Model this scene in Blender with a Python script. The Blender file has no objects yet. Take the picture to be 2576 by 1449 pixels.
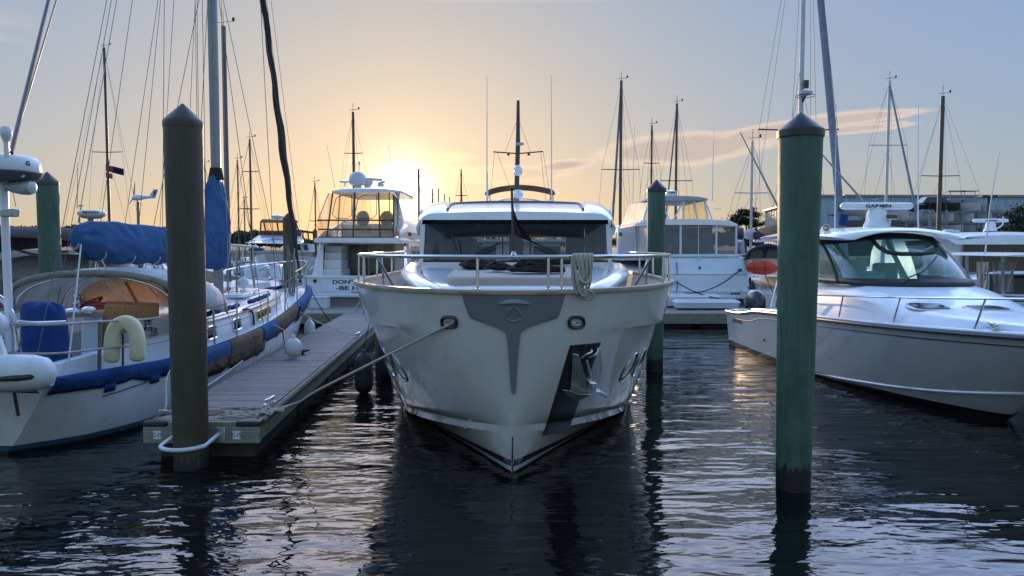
import bpy, bmesh, math, random
from math import sin, cos, pi, radians, atan, atan2, sqrt
from mathutils import Vector, Matrix, noise
random.seed(7)
SC = bpy.context.scene
COL = SC.collection
V3 = Vector

# ---------------------------------------------------------------- camera
FPX, CX, CY, CAMH = 1850.0, 1288.0, 724.5, 2.6      # focal length and centre on a 2576 px wide frame
PITCH = atan(104.5 / FPX)
cam = bpy.data.cameras.new('camera'); co = bpy.data.objects.new('camera', cam); COL.objects.link(co)
cam.sensor_width = 36; cam.lens = 36 * FPX / 2576; cam.clip_end = 6000; cam.clip_start = .05
co.location = (0, 0, CAMH); co.rotation_euler = (pi / 2 - PITCH, 0, 0)
SC.camera = co

def at(u, v, y):
    """the world point seen at (u, v) of the 2576x1449 photograph, y metres ahead"""
    a = (u - CX) / FPX; b = (CY - v) / FPX
    dy = cos(PITCH) + b * sin(PITCH); dz = -sin(PITCH) + b * cos(PITCH)
    t = y / dy
    return V3((a * t, y, CAMH + dz * t))
def onz(u, v, z):
    """the world point seen at (u, v) at height z"""
    p = at(u, v, 1.0)
    return at(u, v, (z - CAMH) / (p.z - CAMH))

# ---------------------------------------------------------------- light
SUN_AZ, SUN_EL = radians(-8.4), radians(5.2)
SC.view_settings.view_transform = 'Standard'; SC.view_settings.look = 'None'
SC.view_settings.gamma = 1; SC.view_settings.exposure = 0.35
SC.view_settings.use_curve_mapping = False
SC.cycles.max_bounces = 8; SC.cycles.transparent_max_bounces = 24
SC.cycles.sample_clamp_indirect = 4; SC.cycles.caustics_reflective = False; SC.cycles.caustics_refractive = False
SC.cycles.use_denoising = True
sl = bpy.data.lights.new('sun', 'SUN'); so = bpy.data.objects.new('sun', sl); COL.objects.link(so)
sl.energy = 2.2; sl.angle = radians(.6); sl.color = (1, .70, .40)
sd = V3((sin(SUN_AZ) * cos(SUN_EL), cos(SUN_AZ) * cos(SUN_EL), sin(SUN_EL)))
so.rotation_euler = sd.to_track_quat('Z', 'Y').to_euler()
so.location = (0, 0, 30)

W = bpy.data.worlds.new('World'); SC.world = W; W.use_nodes = True
nt = W.node_tree; nt.nodes.clear()
class N:
    """tiny node builder"""
    def __init__(s, tree): s.t = tree
    def n(s, typ, **kw):
        nd = s.t.nodes.new(typ)
        for k, v in kw.items():
            if k == 'ins':
                for i, x in v.items():
                    if hasattr(x, 'is_output'): s.t.links.new(x, nd.inputs[i])
                    else: nd.inputs[i].default_value = x
            else: setattr(nd, k, v)
        return nd
    def m(s, op, a, b=0.0, c=None, clamp=False):
        ins = {0: a, 1: b}
        if c is not None: ins[2] = c
        return s.n('ShaderNodeMath', operation=op, use_clamp=clamp, ins=ins).outputs[0]
    def mix(s, fac, a, b, mode='MIX'):
        nd = s.n('ShaderNodeMix', data_type='RGBA', blend_type=mode, clamp_factor=True)
        for i, x in ((0, fac), (6, a), (7, b)):
            if hasattr(x, 'is_output'): s.t.links.new(x, nd.inputs[i])
            else: nd.inputs[i].default_value = x if i == 0 else (tuple(x) + (1,))[:4]
        return nd.outputs[2]
    def ramp(s, fac, stops):
        nd = s.n('ShaderNodeValToRGB', ins={0: fac}); e = nd.color_ramp.elements
        while len(e) < len(stops): e.new(.5)
        for el, (p, c) in zip(e, stops):
            el.position = p; el.color = (c, c, c, 1) if isinstance(c, (int, float)) else tuple(c) + (1,)
        return nd.outputs[0]
    def link(s, a, b): s.t.links.new(a, b)
SKY_FILL = ((1.80, 1.66, 1.34), (7.6, 6.7, 6.5))
g = N(nt)
sky = g.n('ShaderNodeTexSky', sky_type='NISHITA', sun_disc=False, sun_elevation=SUN_EL, sun_rotation=SUN_AZ,
          altitude=0, air_density=1.0, dust_density=1.2, ozone_density=3.0)
tc = g.n('ShaderNodeTexCoord'); sx = g.n('ShaderNodeSeparateXYZ', ins={0: tc.outputs['Generated']})
az = g.m('ARCTAN2', sx.outputs[0], sx.outputs[1]); el = g.m('ARCSINE', sx.outputs[2])
def gauss(a0, e0, sa, se, rot=0.0):
    a0, e0, sa, se = map(radians, (a0, e0, sa, se))
    da = g.m('SUBTRACT', az, a0); de = g.m('SUBTRACT', el, e0)
    de = g.m('SUBTRACT', de, g.m('MULTIPLY', da, rot))
    q = g.m('ADD', g.m('POWER', g.m('ABSOLUTE', g.m('DIVIDE', da, sa)), 2.0), g.m('POWER', g.m('ABSOLUTE', g.m('DIVIDE', de, se)), 2.0))
    return g.m('EXPONENT', g.m('MULTIPLY', q, -1.0))
cv = g.n('ShaderNodeCombineXYZ', ins={0: g.m('MULTIPLY', az, 8.0), 1: g.m('MULTIPLY', g.m('SUBTRACT', el, g.m('MULTIPLY', az, .1)), 19.0), 2: 0.3})
n1 = g.n('ShaderNodeTexNoise', ins={'Vector': cv.outputs[0], 'Scale': 1.1, 'Detail': 7, 'Roughness': .58, 'Distortion': .5}).outputs[0]
env = None
for args, amp in (((13.4, 7.3, 5.5, .95, .05), 1.35), ((20, 8.35, 5.5, .6, .12), 1.2), ((24.8, 8.9, 4.2, .36, .04), 1.0), ((24.5, 8.15, 4., .30, .03), .9),
                  ((-1.0, 5.6, 5., .62, .02), 1.15), ((3.8, 6.2, 2.3, .42, .1), 1.0), ((-8, 6.6, 5, .4, .05), .8),
                  ((-60, 12, 22, 2, .05), .6), ((75, 9, 25, 2, -.05), .6)):
    e_ = g.m('MULTIPLY', gauss(*args), amp); env = e_ if env is None else g.m('MAXIMUM', env, e_)
dens = g.ramp(g.m('ADD', g.m('MULTIPLY', env, .62), g.m('MULTIPLY', n1, .62)), [(.40, 0.), (.56, .6), (.80, 1.)])
dens = g.m('MULTIPLY', dens, g.m('MINIMUM', g.m('MULTIPLY', env, 3.0), 1.0))
# brightness of the sunward glow (forward scattering of low haze)
dt = g.n('ShaderNodeVectorMath', operation='DOT_PRODUCT', ins={0: tc.outputs['Generated'], 1: (sin(SUN_AZ) * cos(radians(4.2)), cos(SUN_AZ) * cos(radians(4.2)), sin(radians(4.2)))}).outputs['Value']
ang = g.m('ARCCOSINE', g.m('MINIMUM', dt, .999999))
ex = lambda amp, tau: g.m('MULTIPLY', g.m('EXPONENT', g.m('DIVIDE', ang, -radians(tau))), amp)
glow = g.m('ADD', g.m('MULTIPLY', g.m('EXPONENT', g.m('MULTIPLY', g.m('POWER', g.m('DIVIDE', ang, radians(1.7)), 2.0), -1.0)), 13.0), g.m('ADD', ex(28., 1.15), ex(1.6, 4.)))
glowc = g.mix(1.0, (1, .84, .56), glow, 'MULTIPLY')
# milky evening air: the clear-sky model, softened
sp = g.n('ShaderNodeSeparateColor', ins={0: sky.outputs[0]}).outputs
blue = g.m('MULTIPLY', g.m('MULTIPLY', g.m('POWER', sp[2], .12), 3.72), g.m('POWER', g.m('DIVIDE', sp[2], g.m('MAXIMUM', sp[0], .01)), .20))
soft = g.n('ShaderNodeCombineColor', ins={0: g.m('MULTIPLY', g.m('POWER', sp[0], .425), 2.33), 1: g.m('MULTIPLY', g.m('POWER', sp[1], .285), 2.83), 2: blue}).outputs[0]
# unseen sky behind the viewer and above, brightened as added fill for the foreground
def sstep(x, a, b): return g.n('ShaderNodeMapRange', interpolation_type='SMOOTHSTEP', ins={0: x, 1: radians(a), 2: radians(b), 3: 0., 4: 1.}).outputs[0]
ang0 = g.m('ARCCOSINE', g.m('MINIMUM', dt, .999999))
soft = g.mix(1.0, soft, g.mix(sstep(ang0, 48, 100), (1, 1, 1), SKY_FILL[0]), 'MULTIPLY')
soft = g.mix(1.0, soft, g.mix(g.m('MULTIPLY', g.m('MULTIPLY', sstep(el, 17.8, 22), sstep(el, 62, 42)), sstep(ang0, 95, 55)), (1, 1, 1), SKY_FILL[1]), 'MULTIPLY')
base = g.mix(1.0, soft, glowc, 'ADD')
cc = g.mix(g.ramp(dens, [(.45, 0.), (.95, 1.)]), (9.0, 6.9, 5.0), (5.2, 4.25, 3.75))
cc = g.mix(g.ramp(g.m('MULTIPLY', ang, .75), [(.03, 0.), (.16, 1.)]), (14, 9.5, 5.2), cc)
dens = g.m('MULTIPLY', dens, sstep(ang, 1.0, 5.5))
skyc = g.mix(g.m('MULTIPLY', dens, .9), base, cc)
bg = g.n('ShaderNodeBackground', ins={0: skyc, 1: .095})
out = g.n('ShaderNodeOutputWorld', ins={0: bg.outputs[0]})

# ---------------------------------------------------------------- materials
MATS = {}
def M(name, col, rough=.5, metal=0., var=.12, vs=2.0, bump=0., bs=40., coat=0., spec=.5, stretch=(1, 1, 1), emit=None, fn=None, dirt=None, detail=4):
    if name in MATS: return MATS[name]
    m = bpy.data.materials.new(name); m.use_nodes = True; t = m.node_tree; t.nodes.clear(); q = N(t)
    b = q.n('ShaderNodeBsdfPrincipled'); o = q.n('ShaderNodeOutputMaterial', ins={0: b.outputs[0]})
    tc = q.n('ShaderNodeTexCoord').outputs['Object']
    mp = q.n('ShaderNodeMapping', ins={0: tc, 3: stretch}).outputs[0]
    nz = q.n('ShaderNodeTexNoise', ins={'Vector': mp, 'Scale': vs, 'Detail': detail, 'Roughness': .6}).outputs[0]
    c0 = tuple(x * (1 - var) for x in col); c1 = tuple(min(1, x * (1 + var)) for x in col)
    c = q.mix(q.ramp(nz, [(.3, 0.), (.7, 1.)]), c0, c1)
    if dirt:
        n2 = q.n('ShaderNodeTexNoise', ins={'Vector': q.n('ShaderNodeMapping', ins={0: tc, 3: (6, 6, .7)}).outputs[0], 'Scale': 1.2, 'Detail': 6, 'Roughness': .65}).outputs[0]
        c = q.mix(q.m('MULTIPLY', q.ramp(n2, [(.48, 0.), (.75, 1.)]), dirt[1]), c, dirt[0])
    if fn: c = fn(q, tc, c)
    q.link(c, b.inputs['Base Color'])
    rr = q.m('ADD', q.m('MULTIPLY', nz, rough * .5), rough * .75, clamp=True)
    q.link(rr, b.inputs['Roughness'])
    b.inputs['Metallic'].default_value = metal; b.inputs['Coat Weight'].default_value = coat
    b.inputs['Coat Roughness'].default_value = .06; b.inputs['Specular IOR Level'].default_value = spec
    if emit: b.inputs['Emission Color'].default_value = tuple(emit[0]) + (1,); b.inputs['Emission Strength'].default_value = emit[1]
    if bump:
        n3 = q.n('ShaderNodeTexNoise', ins={'Vector': mp, 'Scale': bs, 'Detail': 4}).outputs[0]
        bp = q.n('ShaderNodeBump', ins={'Height': n3, 'Distance': bump}); q.link(bp.outputs[0], b.inputs['Normal'])
    MATS[name] = m; return m
def Mcloth(name, col, trans=.3, bump=.012, bs=5, var=.15, rough=.9, tcol=None):
    """woven canvas: some light comes through it"""
    if name in MATS: return MATS[name]
    m = bpy.data.materials.new(name); m.use_nodes = True; t = m.node_tree; t.nodes.clear(); q = N(t)
    tc = q.n('ShaderNodeTexCoord').outputs['Object']
    nz = q.n('ShaderNodeTexNoise', ins={'Vector': tc, 'Scale': 2.5, 'Detail': 5, 'Roughness': .6}).outputs[0]
    c = q.mix(q.ramp(nz, [(.3, 0.), (.7, 1.)]), tuple(x * (1 - var) for x in col), tuple(x * (1 + var) for x in col))
    wr = q.n('ShaderNodeTexNoise', ins={'Vector': q.n('ShaderNodeMapping', ins={0: tc, 3: (1.4, .7, .8), 2: (.3, .5, .2)}).outputs[0], 'Scale': bs, 'Detail': 3, 'Distortion': .8}).outputs[0]
    bp = q.n('ShaderNodeBump', ins={'Height': wr, 'Distance': bump * 3}).outputs[0]
    d = q.n('ShaderNodeBsdfPrincipled', ins={'Base Color': c, 'Roughness': rough, 'Specular IOR Level': .25, 'Normal': bp})
    tr = q.n('ShaderNodeBsdfTranslucent', ins={'Color': c if not tcol else tuple(tcol) + (1,), 'Normal': bp})
    x = q.n('ShaderNodeMixShader', ins={0: trans, 1: d.outputs[0], 2: tr.outputs[0]})
    q.n('ShaderNodeOutputMaterial', ins={0: x.outputs[0]}); MATS[name] = m; return m
def Mglass(name, tint, opac, rough=.03, haze=(.3, .3, .3), wav=0., edge=.35, metal=False):
    """a pane: tinted see-through, a diffuse haze colour, mirror-like at grazing angles"""
    if name in MATS: return MATS[name]
    m = bpy.data.materials.new(name); m.use_nodes = True; t = m.node_tree; t.nodes.clear(); q = N(t)
    tc = q.n('ShaderNodeTexCoord').outputs['Object']
    nz = q.n('ShaderNodeTexNoise', ins={'Vector': tc, 'Scale': 2.0 if not wav else 3.5, 'Detail': 3}).outputs[0]
    nrm = {}
    if wav: nrm = {'Normal': q.n('ShaderNodeBump', ins={'Height': q.n('ShaderNodeTexNoise', ins={'Vector': q.n('ShaderNodeMapping', ins={0: tc, 3: (3, 3, .6)}).outputs[0], 'Scale': 1.6, 'Detail': 2}).outputs[0], 'Distance': wav}).outputs[0]}
    tr = q.n('ShaderNodeBsdfTransparent', ins={0: tuple(tint) + (1,)})
    df = q.n('ShaderNodeBsdfDiffuse', ins={0: tuple(haze) + (1,)})
    tl = q.n('ShaderNodeBsdfTranslucent', ins={0: tuple(haze) + (1,)})
    dd = q.n('ShaderNodeMixShader', ins={0: .5, 1: df.outputs[0], 2: tl.outputs[0]})
    op = q.m('MULTIPLY', q.m('ADD', nz, .5), opac, clamp=True)
    a = q.n('ShaderNodeMixShader', ins={0: op, 1: tr.outputs[0], 2: dd.outputs[0]})
    gl = q.n('ShaderNodeBsdfGlossy', ins=dict({'Color': (1, 1, 1, 1), 'Roughness': rough}, **nrm))
    lw = q.n('ShaderNodeLayerWeight', ins=dict({0: edge}, **nrm)).outputs['Fresnel']
    x = q.n('ShaderNodeMixShader', ins={0: lw, 1: a.outputs[0], 2: gl.outputs[0]})
    q.n('ShaderNodeOutputMaterial', ins={0: x.outputs[0]}); MATS[name] = m; return m

def zpaint(bands):
    """paint bands by height above the water: (z_low, z_high, colour)"""
    def fn(q, tc, c):
        z = q.n('ShaderNodeSeparateXYZ', ins={0: tc}).outputs[2]
        for lo, hi, col in bands:
            f = q.m('MULTIPLY', q.m('GREATER_THAN', z, lo), q.m('LESS_THAN', z, hi))
            c = q.mix(f, c, col)
        return c
    return fn
def pilepaint(low, zlow, streak):
    """bare wet foot under a ragged edge, faint vertical streaks above"""
    def fn(q, tc, c):
        z = q.n('ShaderNodeSeparateXYZ', ins={0: tc}).outputs[2]
        n = q.n('ShaderNodeTexNoise', ins={'Vector': q.n('ShaderNodeMapping', ins={0: tc, 3: (16, 16, 1.1)}).outputs[0], 'Scale': 1.6, 'Detail': 5, 'Roughness': .65}).outputs[0]
        c = q.mix(q.m('MULTIPLY', q.ramp(n, [(.44, 0.), (.70, 1.)]), .75), c, streak)
        n4 = q.n('ShaderNodeTexNoise', ins={'Vector': q.n('ShaderNodeMapping', ins={0: tc, 3: (3, 3, .8)}).outputs[0], 'Scale': 2.2, 'Detail': 4}).outputs[0]
        c = q.mix(q.m('MULTIPLY', q.ramp(n4, [(.5, 0.), (.72, 1.)]), .45), c, tuple(x * .45 for x in streak))
        zz = q.m('ADD', z, q.m('MULTIPLY', q.m('SUBTRACT', n, .5), .5))
        c = q.mix(q.ramp(q.m('DIVIDE', zz, zlow * 2), [(.46, 1.), (.54, 0.)]), c, low)
        return c
    return fn

WHITE = M('white_gelcoat', (.74, .75, .77), .22, var=.05, coat=.5, dirt=((.5, .48, .42), .25))
WHITE2 = M('cool_white_gelcoat', (.66, .70, .76), .3, var=.06, coat=.3, dirt=((.45, .45, .42), .25))
CREAM = M('cream_gelcoat', (.62, .60, .55), .3, var=.06, coat=.3, dirt=((.4, .36, .3), .3))
GREYW = M('grey_plastic', (.42, .43, .44), .45, var=.08)
TAUPE = M('taupe_cushion', (.36, .31, .27), .8, var=.08, bump=.003, bs=60)
TEAK = M('weathered_teak', (.30, .24, .17), .65, var=.25, vs=9, stretch=(1, .3, 6))
VARN = M('varnished_teak', (.36, .16, .055), .35, var=.25, vs=8, stretch=(8, .6, 1), coat=.3)
STEEL = M('stainless_steel', (.46, .46, .48), .16, 1., var=.08)
CHROME = M('polished_steel', (.88, .88, .90), .2, 1., var=.05)
ALU = M('anodised_aluminium', (.24, .25, .26), .45, .5, var=.12, vs=6)
ALUD = M('dark_painted_mast', (.07, .06, .055), .5, .2, var=.2)
WIRE = M('rigging_wire', (.10, .10, .105), .5, .1, var=.1)
WIREG = M('bronze_line', (.30, .24, .13), .6, .2, var=.1)
RUB = M('black_rubber', (.018, .018, .02), .55, var=.3)
BLACK = M('black_paint', (.02, .02, .022), .35, var=.2)
BROWNC = Mcloth('brown_canvas', (.15, .085, .055), .12)
NAVYC = Mcloth('navy_canvas', (.018, .022, .045), .06)
CHARC = Mcloth('charcoal_canvas', (.03, .03, .035), .05)
BLUEC = Mcloth('royal_blue_canvas', (.036, .10, .235), .10, bump=.02, bs=3.5)
BLUED = Mcloth('deep_blue_canvas', (.018, .058, .20), .08, bump=.02, bs=4)
TARP = Mcloth('brown_tarp', (.16, .12, .085), .08, bump=.03, bs=5)
TANC = Mcloth('tan_canvas', (.62, .48, .34), .38, bump=.012, tcol=(.80, .55, .36))
WCANV = Mcloth('white_canvas', (.66, .67, .70), .22)
YELC = Mcloth('pale_yellow_vinyl', (.76, .69, .43), .08, bump=.008, rough=.55)
ROPE = M('pale_rope', (.42, .38, .31), .9, var=.2, vs=30, bump=.006, bs=120)
ROPEW = M('white_rope', (.55, .53, .48), .9, var=.15, vs=30, bump=.005, bs=120)
ROPEB = M('black_rope', (.016, .014, .013), .9, var=.3, vs=30, bump=.006, bs=100)
REDC = M('red_plastic', (.62, .06, .02), .4, var=.12)
ORNG = M('orange_net', (.26, .04, .02), .7, var=.3, vs=20)
FENW = M('white_fender', (.62, .66, .68), .35, var=.06, dirt=((.4, .4, .36), .3))
GLASSD = Mglass('dark_cabin_glass', (.33, .35, .37), .30, haze=(.27, .30, .33), edge=.32)  # haze colour stands in for the grey-blue reflection on the panes
GLASSG = Mglass('green_tinted_glass', (.50, .84, .78), .10, haze=(.3, .5, .46), edge=.3)
GLASSB = M('black_window_glass', (.012, .013, .015), .06, var=.3, coat=.4)
VINYL = Mglass('amber_glow_vinyl', (.92, .82, .66), .16, .12, haze=(.55, .5, .42), wav=.03, edge=.2)  # amber tint puts the enclosure's warm glow into the pane colour
VINYLY = Mglass('yellow_vinyl', (.95, .82, .55), .22, .12, haze=(.75, .55, .25), wav=.02, edge=.2)  # deeper yellow tint and haze in the pane colour

# ---------------------------------------------------------------- mesh helpers
ORG = {}
class MB:
    def __init__(s): s.v = []; s.f = []
    def add(s, vs, fs):
        o = len(s.v); s.v += [tuple(p) for p in vs]; s.f += [[i + o for i in f] for f in fs]; return s
    def hexa(s, b, t):
        return s.add(list(b) + list(t), [[3, 2, 1, 0], [4, 5, 6, 7]] + [[i, (i + 1) % 4, 4 + (i + 1) % 4, 4 + i] for i in range(4)])
    def box(s, c, sz, rz=0., rx=0., ry=0.):
        m = Matrix.Rotation(rz, 3, 'Z') @ Matrix.Rotation(ry, 3, 'Y') @ Matrix.Rotation(rx, 3, 'X'); c = V3(c); x, y, z = (k / 2 for k in sz)
        p = [c + m @ V3(q) for q in ((-x, -y, -z), (x, -y, -z), (x, y, -z), (-x, y, -z), (-x, -y, z), (x, -y, z), (x, y, z), (-x, y, z))]
        return s.hexa(p[:4], p[4:])
    def bb(s, a, b):
        """box between two corners"""
        a = V3(a); b = V3(b); return s.box((a + b) / 2, [abs(q) for q in (b - a)])
    def tube(s, pts, r, n=8, closed=False, cap=True, flat=1.0):
        pts = [V3(p) for p in pts]; k = len(pts); rr = r if isinstance(r, (list, tuple)) else [r] * k
        rings = []; up = None
        for i, p in enumerate(pts):
            a = pts[i - 1] if (i or closed) else p; b = pts[(i + 1) % k] if (i < k - 1 or closed) else p
            t = (b - a); t = t.normalized() if t.length > 1e-9 else V3((0, 0, 1))
            if up is None: up = t.cross(V3((0, 0, 1))) if abs(t.z) < .95 else t.cross(V3((0, 1, 0)))
            up = (up - t * up.dot(t)); up = up.normalized() if up.length > 1e-9 else t.orthogonal().normalized()
            w = t.cross(up)
            rings.append([p + (up * cos(2 * pi * j / n) + w * sin(2 * pi * j / n) * flat) * rr[i] for j in range(n)])
        return s.loft(rings, True, cap and not closed, cap and not closed, closed)
    def loft(s, rings, ringclosed=True, c0=False, c1=False, closed=False):
        n = len(rings[0]); o = len(s.v)
        for r_ in rings: s.v += [tuple(p) for p in r_]
        k = len(rings); m = n if ringclosed else n - 1
        for i in range(k if closed else k - 1):
            a = o + i * n; b = o + ((i + 1) % k) * n
            for j in range(m): s.f.append([a + j, a + (j + 1) % n, b + (j + 1) % n, b + j])
        if c0: s.f.append([o + j for j in range(n)][::-1])
        if c1: s.f.append([o + (k - 1) * n + j for j in range(n)])
        return s
    def lathe(s, c, prof, n=20, ax=(0, 0, 1)):
        c = V3(c); q = V3((0, 0, 1)).rotation_difference(V3(ax))
        rings = [[c + q @ V3((r * cos(2 * pi * j / n), r * sin(2 * pi * j / n), z)) for j in range(n)] for r, z in prof]
        return s.loft(rings, True, True, True)
    def ball(s, c, r, n=14, m=9):
        r = r if isinstance(r, (tuple, list)) else (r, r, r); c = V3(c)
        rings = [[c + V3((r[0] * sin(pi * i / m) * cos(2 * pi * j / n), r[1] * sin(pi * i / m) * sin(2 * pi * j / n), -r[2] * cos(pi * i / m))) for j in range(n)] for i in range(1, m)]
        s.loft(rings, True, True, True); return s
    def plate(s, pts, th):
        """polygon pushed out along the vector th"""
        pts = [V3(p) for p in pts]; n = len(pts); th = V3(th)
        return s.add(pts + [p + th for p in pts], [list(range(n))[::-1], list(range(n, 2 * n))] + [[i, (i + 1) % n, n + (i + 1) % n, n + i] for i in range(n)])
    def quad(s, a, b, c, d): return s.add([a, b, c, d], [[0, 1, 2, 3]])
    def build(s, name, mat, parent=None, smooth=35, bevel=0., solid=0., fixn=True, mats=None):
        org = ORG.get(parent.name, V3()) if parent else V3()
        me = bpy.data.meshes.new(name); me.from_pydata([tuple(V3(p) - org) for p in s.v], [], s.f); me.materials.append(mat)
        for x in mats or []: me.materials.append(x)
        if fixn:
            bm = bmesh.new(); bm.from_mesh(me); bmesh.ops.recalc_face_normals(bm, faces=bm.faces); bm.to_mesh(me); bm.free()
        if smooth:
            me.shade_smooth(); me.set_sharp_from_angle(angle=radians(smooth))
        o = bpy.data.objects.new(name, me); COL.objects.link(o); o.parent = parent
        ORG[o.name] = org
        if solid: md = o.modifiers.new('thick', 'SOLIDIFY'); md.thickness = solid; md.offset = 0
        if bevel: md = o.modifiers.new('bevel', 'BEVEL'); md.width = bevel; md.segments = 2; md.limit_method = 'ANGLE'; md.angle_limit = radians(40)
        return o
def thing(name, loc, label, cat, group=None):
    o = bpy.data.objects.new(name, None); COL.objects.link(o); o.location = loc; o.empty_display_size = .3
    o['label'] = label; o['category'] = cat
    if group: o['group'] = group
    ORG[o.name] = V3(loc); return o
def tag(o, label, cat, group=None):
    o['label'] = label; o['category'] = cat
    if group: o['group'] = group
    return o
def struct(o): o['kind'] = 'structure'; return o
def text(body, c, xd, yd, h, mat, parent, name='lettering', ext=.004, bold=0., width=None, squash=None):
    """raised letters centred on c; xd is the reading direction, yd the up direction"""
    cu = bpy.data.curves.new(name, 'FONT'); cu.body = body; cu.align_x = 'CENTER'; cu.align_y = 'CENTER'; cu.size = 1; cu.extrude = .001; cu.offset = bold; cu.resolution_u = 4
    t = bpy.data.objects.new(name, cu); COL.objects.link(t)
    dg = bpy.context.evaluated_depsgraph_get(); me = bpy.data.meshes.new_from_object(t.evaluated_get(dg)); bpy.data.objects.remove(t)
    xs = [v.co.x for v in me.vertices]; ys = [v.co.y for v in me.vertices]
    sy = h / (max(ys) - min(ys)); sx = width / (max(xs) - min(xs)) if width else sy * (squash or 1)
    mx, my = (max(xs) + min(xs)) / 2, (max(ys) + min(ys)) / 2
    xd = V3(xd).normalized(); yd = V3(yd).normalized(); nd = xd.cross(yd); c = V3(c); org = ORG.get(parent.name, V3()) if parent else V3()
    for v in me.vertices: v.co = c + xd * ((v.co.x - mx) * sx) + yd * ((v.co.y - my) * sy) + nd * (v.co.z * ext / .001) - org
    me.materials.clear(); me.materials.append(mat); me.name = name
    o = bpy.data.objects.new(name, me); COL.objects.link(o); o.parent = parent; return o
def lerp(a, b, t): return a + (b - a) * t
def pl(tab, x):
    """piecewise linear table"""
    if x <= tab[0][0]: return tab[0][1]
    for (a, p), (b, q) in zip(tab, tab[1:]):
        if x <= b: return p + (q - p) * (x - a) / (b - a)
    return tab[-1][1]
def ps(tab, x):
    """smooth table (Catmull-Rom)"""
    if x <= tab[0][0]: return tab[0][1]
    if x >= tab[-1][0]: return tab[-1][1]
    for i, ((a, p), (b, q)) in enumerate(zip(tab, tab[1:])):
        if x <= b:
            t = (x - a) / (b - a)
            m0 = (q - tab[i - 1][1]) / (b - tab[i - 1][0]) if i else (q - p) / (b - a)
            m1 = (tab[i + 2][1] - p) / (tab[i + 2][0] - a) if i + 2 < len(tab) else (q - p) / (b - a)
            m0 *= (b - a); m1 *= (b - a)
            return (2*t**3-3*t*t+1)*p + (t**3-2*t*t+t)*m0 + (-2*t**3+3*t*t)*q + (t**3-t*t)*m1
def curve(pts, n=8):
    """smooth curve through points"""
    pts = [V3(p) for p in pts]; out_ = []
    for i in range(len(pts) - 1):
        p0 = pts[max(i - 1, 0)]; p1 = pts[i]; p2 = pts[i + 1]; p3 = pts[min(i + 2, len(pts) - 1)]
        for j in range(n):
            t = j / n
            out_.append(.5 * ((2 * p1) + (p2 - p0) * t + (2*p0 - 5*p1 + 4*p2 - p3) * t*t + (3*p1 - p0 - 3*p2 + p3) * t**3))
    out_.append(pts[-1]); return out_
def sag(a, b, s, n=14):
    a = V3(a); b = V3(b); return [a.lerp(b, i / n) - V3((0, 0, s * 4 * (i / n) * (1 - i / n))) for i in range(n + 1)]
def stay(parent, a, b, r=.005, mat=None, name='stay', s=0., n=5):
    return MB().tube(sag(a, b, s) if s else [a, b], r, n).build(name, mat or WIRE, parent)
# ================================================================ water
def water_mat():
    m = bpy.data.materials.new('harbour_water'); m.use_nodes = True; t = m.node_tree; t.nodes.clear(); q = N(t)
    tc = q.n('ShaderNodeTexCoord').outputs['Object']
    def nz(scale, stretch, rot, det, dist=0., rough=.5):
        mp = q.n('ShaderNodeMapping', ins={0: tc, 2: (0, 0, radians(rot)), 3: stretch}).outputs[0]
        return q.n('ShaderNodeTexNoise', ins={'Vector': mp, 'Scale': scale, 'Detail': det, 'Distortion': dist, 'Roughness': rough}).outputs[0]
    a = nz(.62, (.5, 1.6, 1), 12, 1.2, .3)          # long lazy wavelets
    b = nz(2.7, (.75, 1.75, 1), -12, 2.0, .5)
    e = nz(2.0, (.5, 1.7, 1), -24, 1.2, .7)        # narrow curved wavelets lying across         # short wavelets crossing them
    c = nz(7.0, (.5, 1.5, 1), 8, 2)                  # fine ripple
    pat = q.ramp(nz(.16, (1, 1, 1), 0, 3), [(.40, .25), (.62, 1.)])   # breeze patches
    xs = q.n('ShaderNodeSeparateXYZ', ins={0: tc}).outputs[0]
    shel = q.n('ShaderNodeMapRange', interpolation_type='SMOOTHSTEP', ins={0: xs, 1: -3.0, 2: 2.5, 3: 1.0, 4: .5}).outputs[0]   # calmer in the lee of the big yacht
    pat = q.m('MULTIPLY', pat, shel); b = q.m('MULTIPLY', b, shel)
    h = q.m('ADD', q.m('MULTIPLY', a, .066), q.m('ADD', q.m('ADD', q.m('MULTIPLY', e, .018), q.m('MULTIPLY', q.m('MULTIPLY', b, .032), q.m('ADD', q.m('MULTIPLY', pat, .6), .4))), q.m('MULTIPLY', q.m('MULTIPLY', c, .0085), pat)))
    bp = q.n('ShaderNodeBump', ins={'Height': h, 'Distance': 1.0, 'Strength': 1.0})
    p = q.n('ShaderNodeBsdfPrincipled', ins={'Base Color': (.005, .005, .0045, 1), 'Roughness': .02, 'IOR': 1.36, 'Normal': bp.outputs[0]})
    q.n('ShaderNodeOutputMaterial', ins={0: p.outputs[0]}); return m
w = MB().quad((-1500, -60, 0), (1500, -60, 0), (1500, 3000, 0), (-1500, 3000, 0)).build('water', water_mat(), smooth=0)
struct(w)
shore = MB().loft([[(-900, 230, -1), (-300, 215, -1), (-120, 190, -1), (40, 170, -1), (42, 92, -1), (400, 88, -1), (900, 200, -1)],
                   [(-900, 236, 1.2), (-300, 221, 1.2), (-120, 196, 1.2), (44, 176, 1.2), (44, 94, 1.2), (400, 90, 1.2), (900, 206, 1.2)],
                   [(-900, 900, 2), (-300, 900, 2), (-120, 900, 2), (44, 900, 2), (60, 900, 2), (400, 900, 2), (900, 900, 2)]], False).build(
    'ground', M('bank_soil', (.10, .09, .07), .95, var=.4, vs=.4), smooth=0)
struct(shore)

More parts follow.
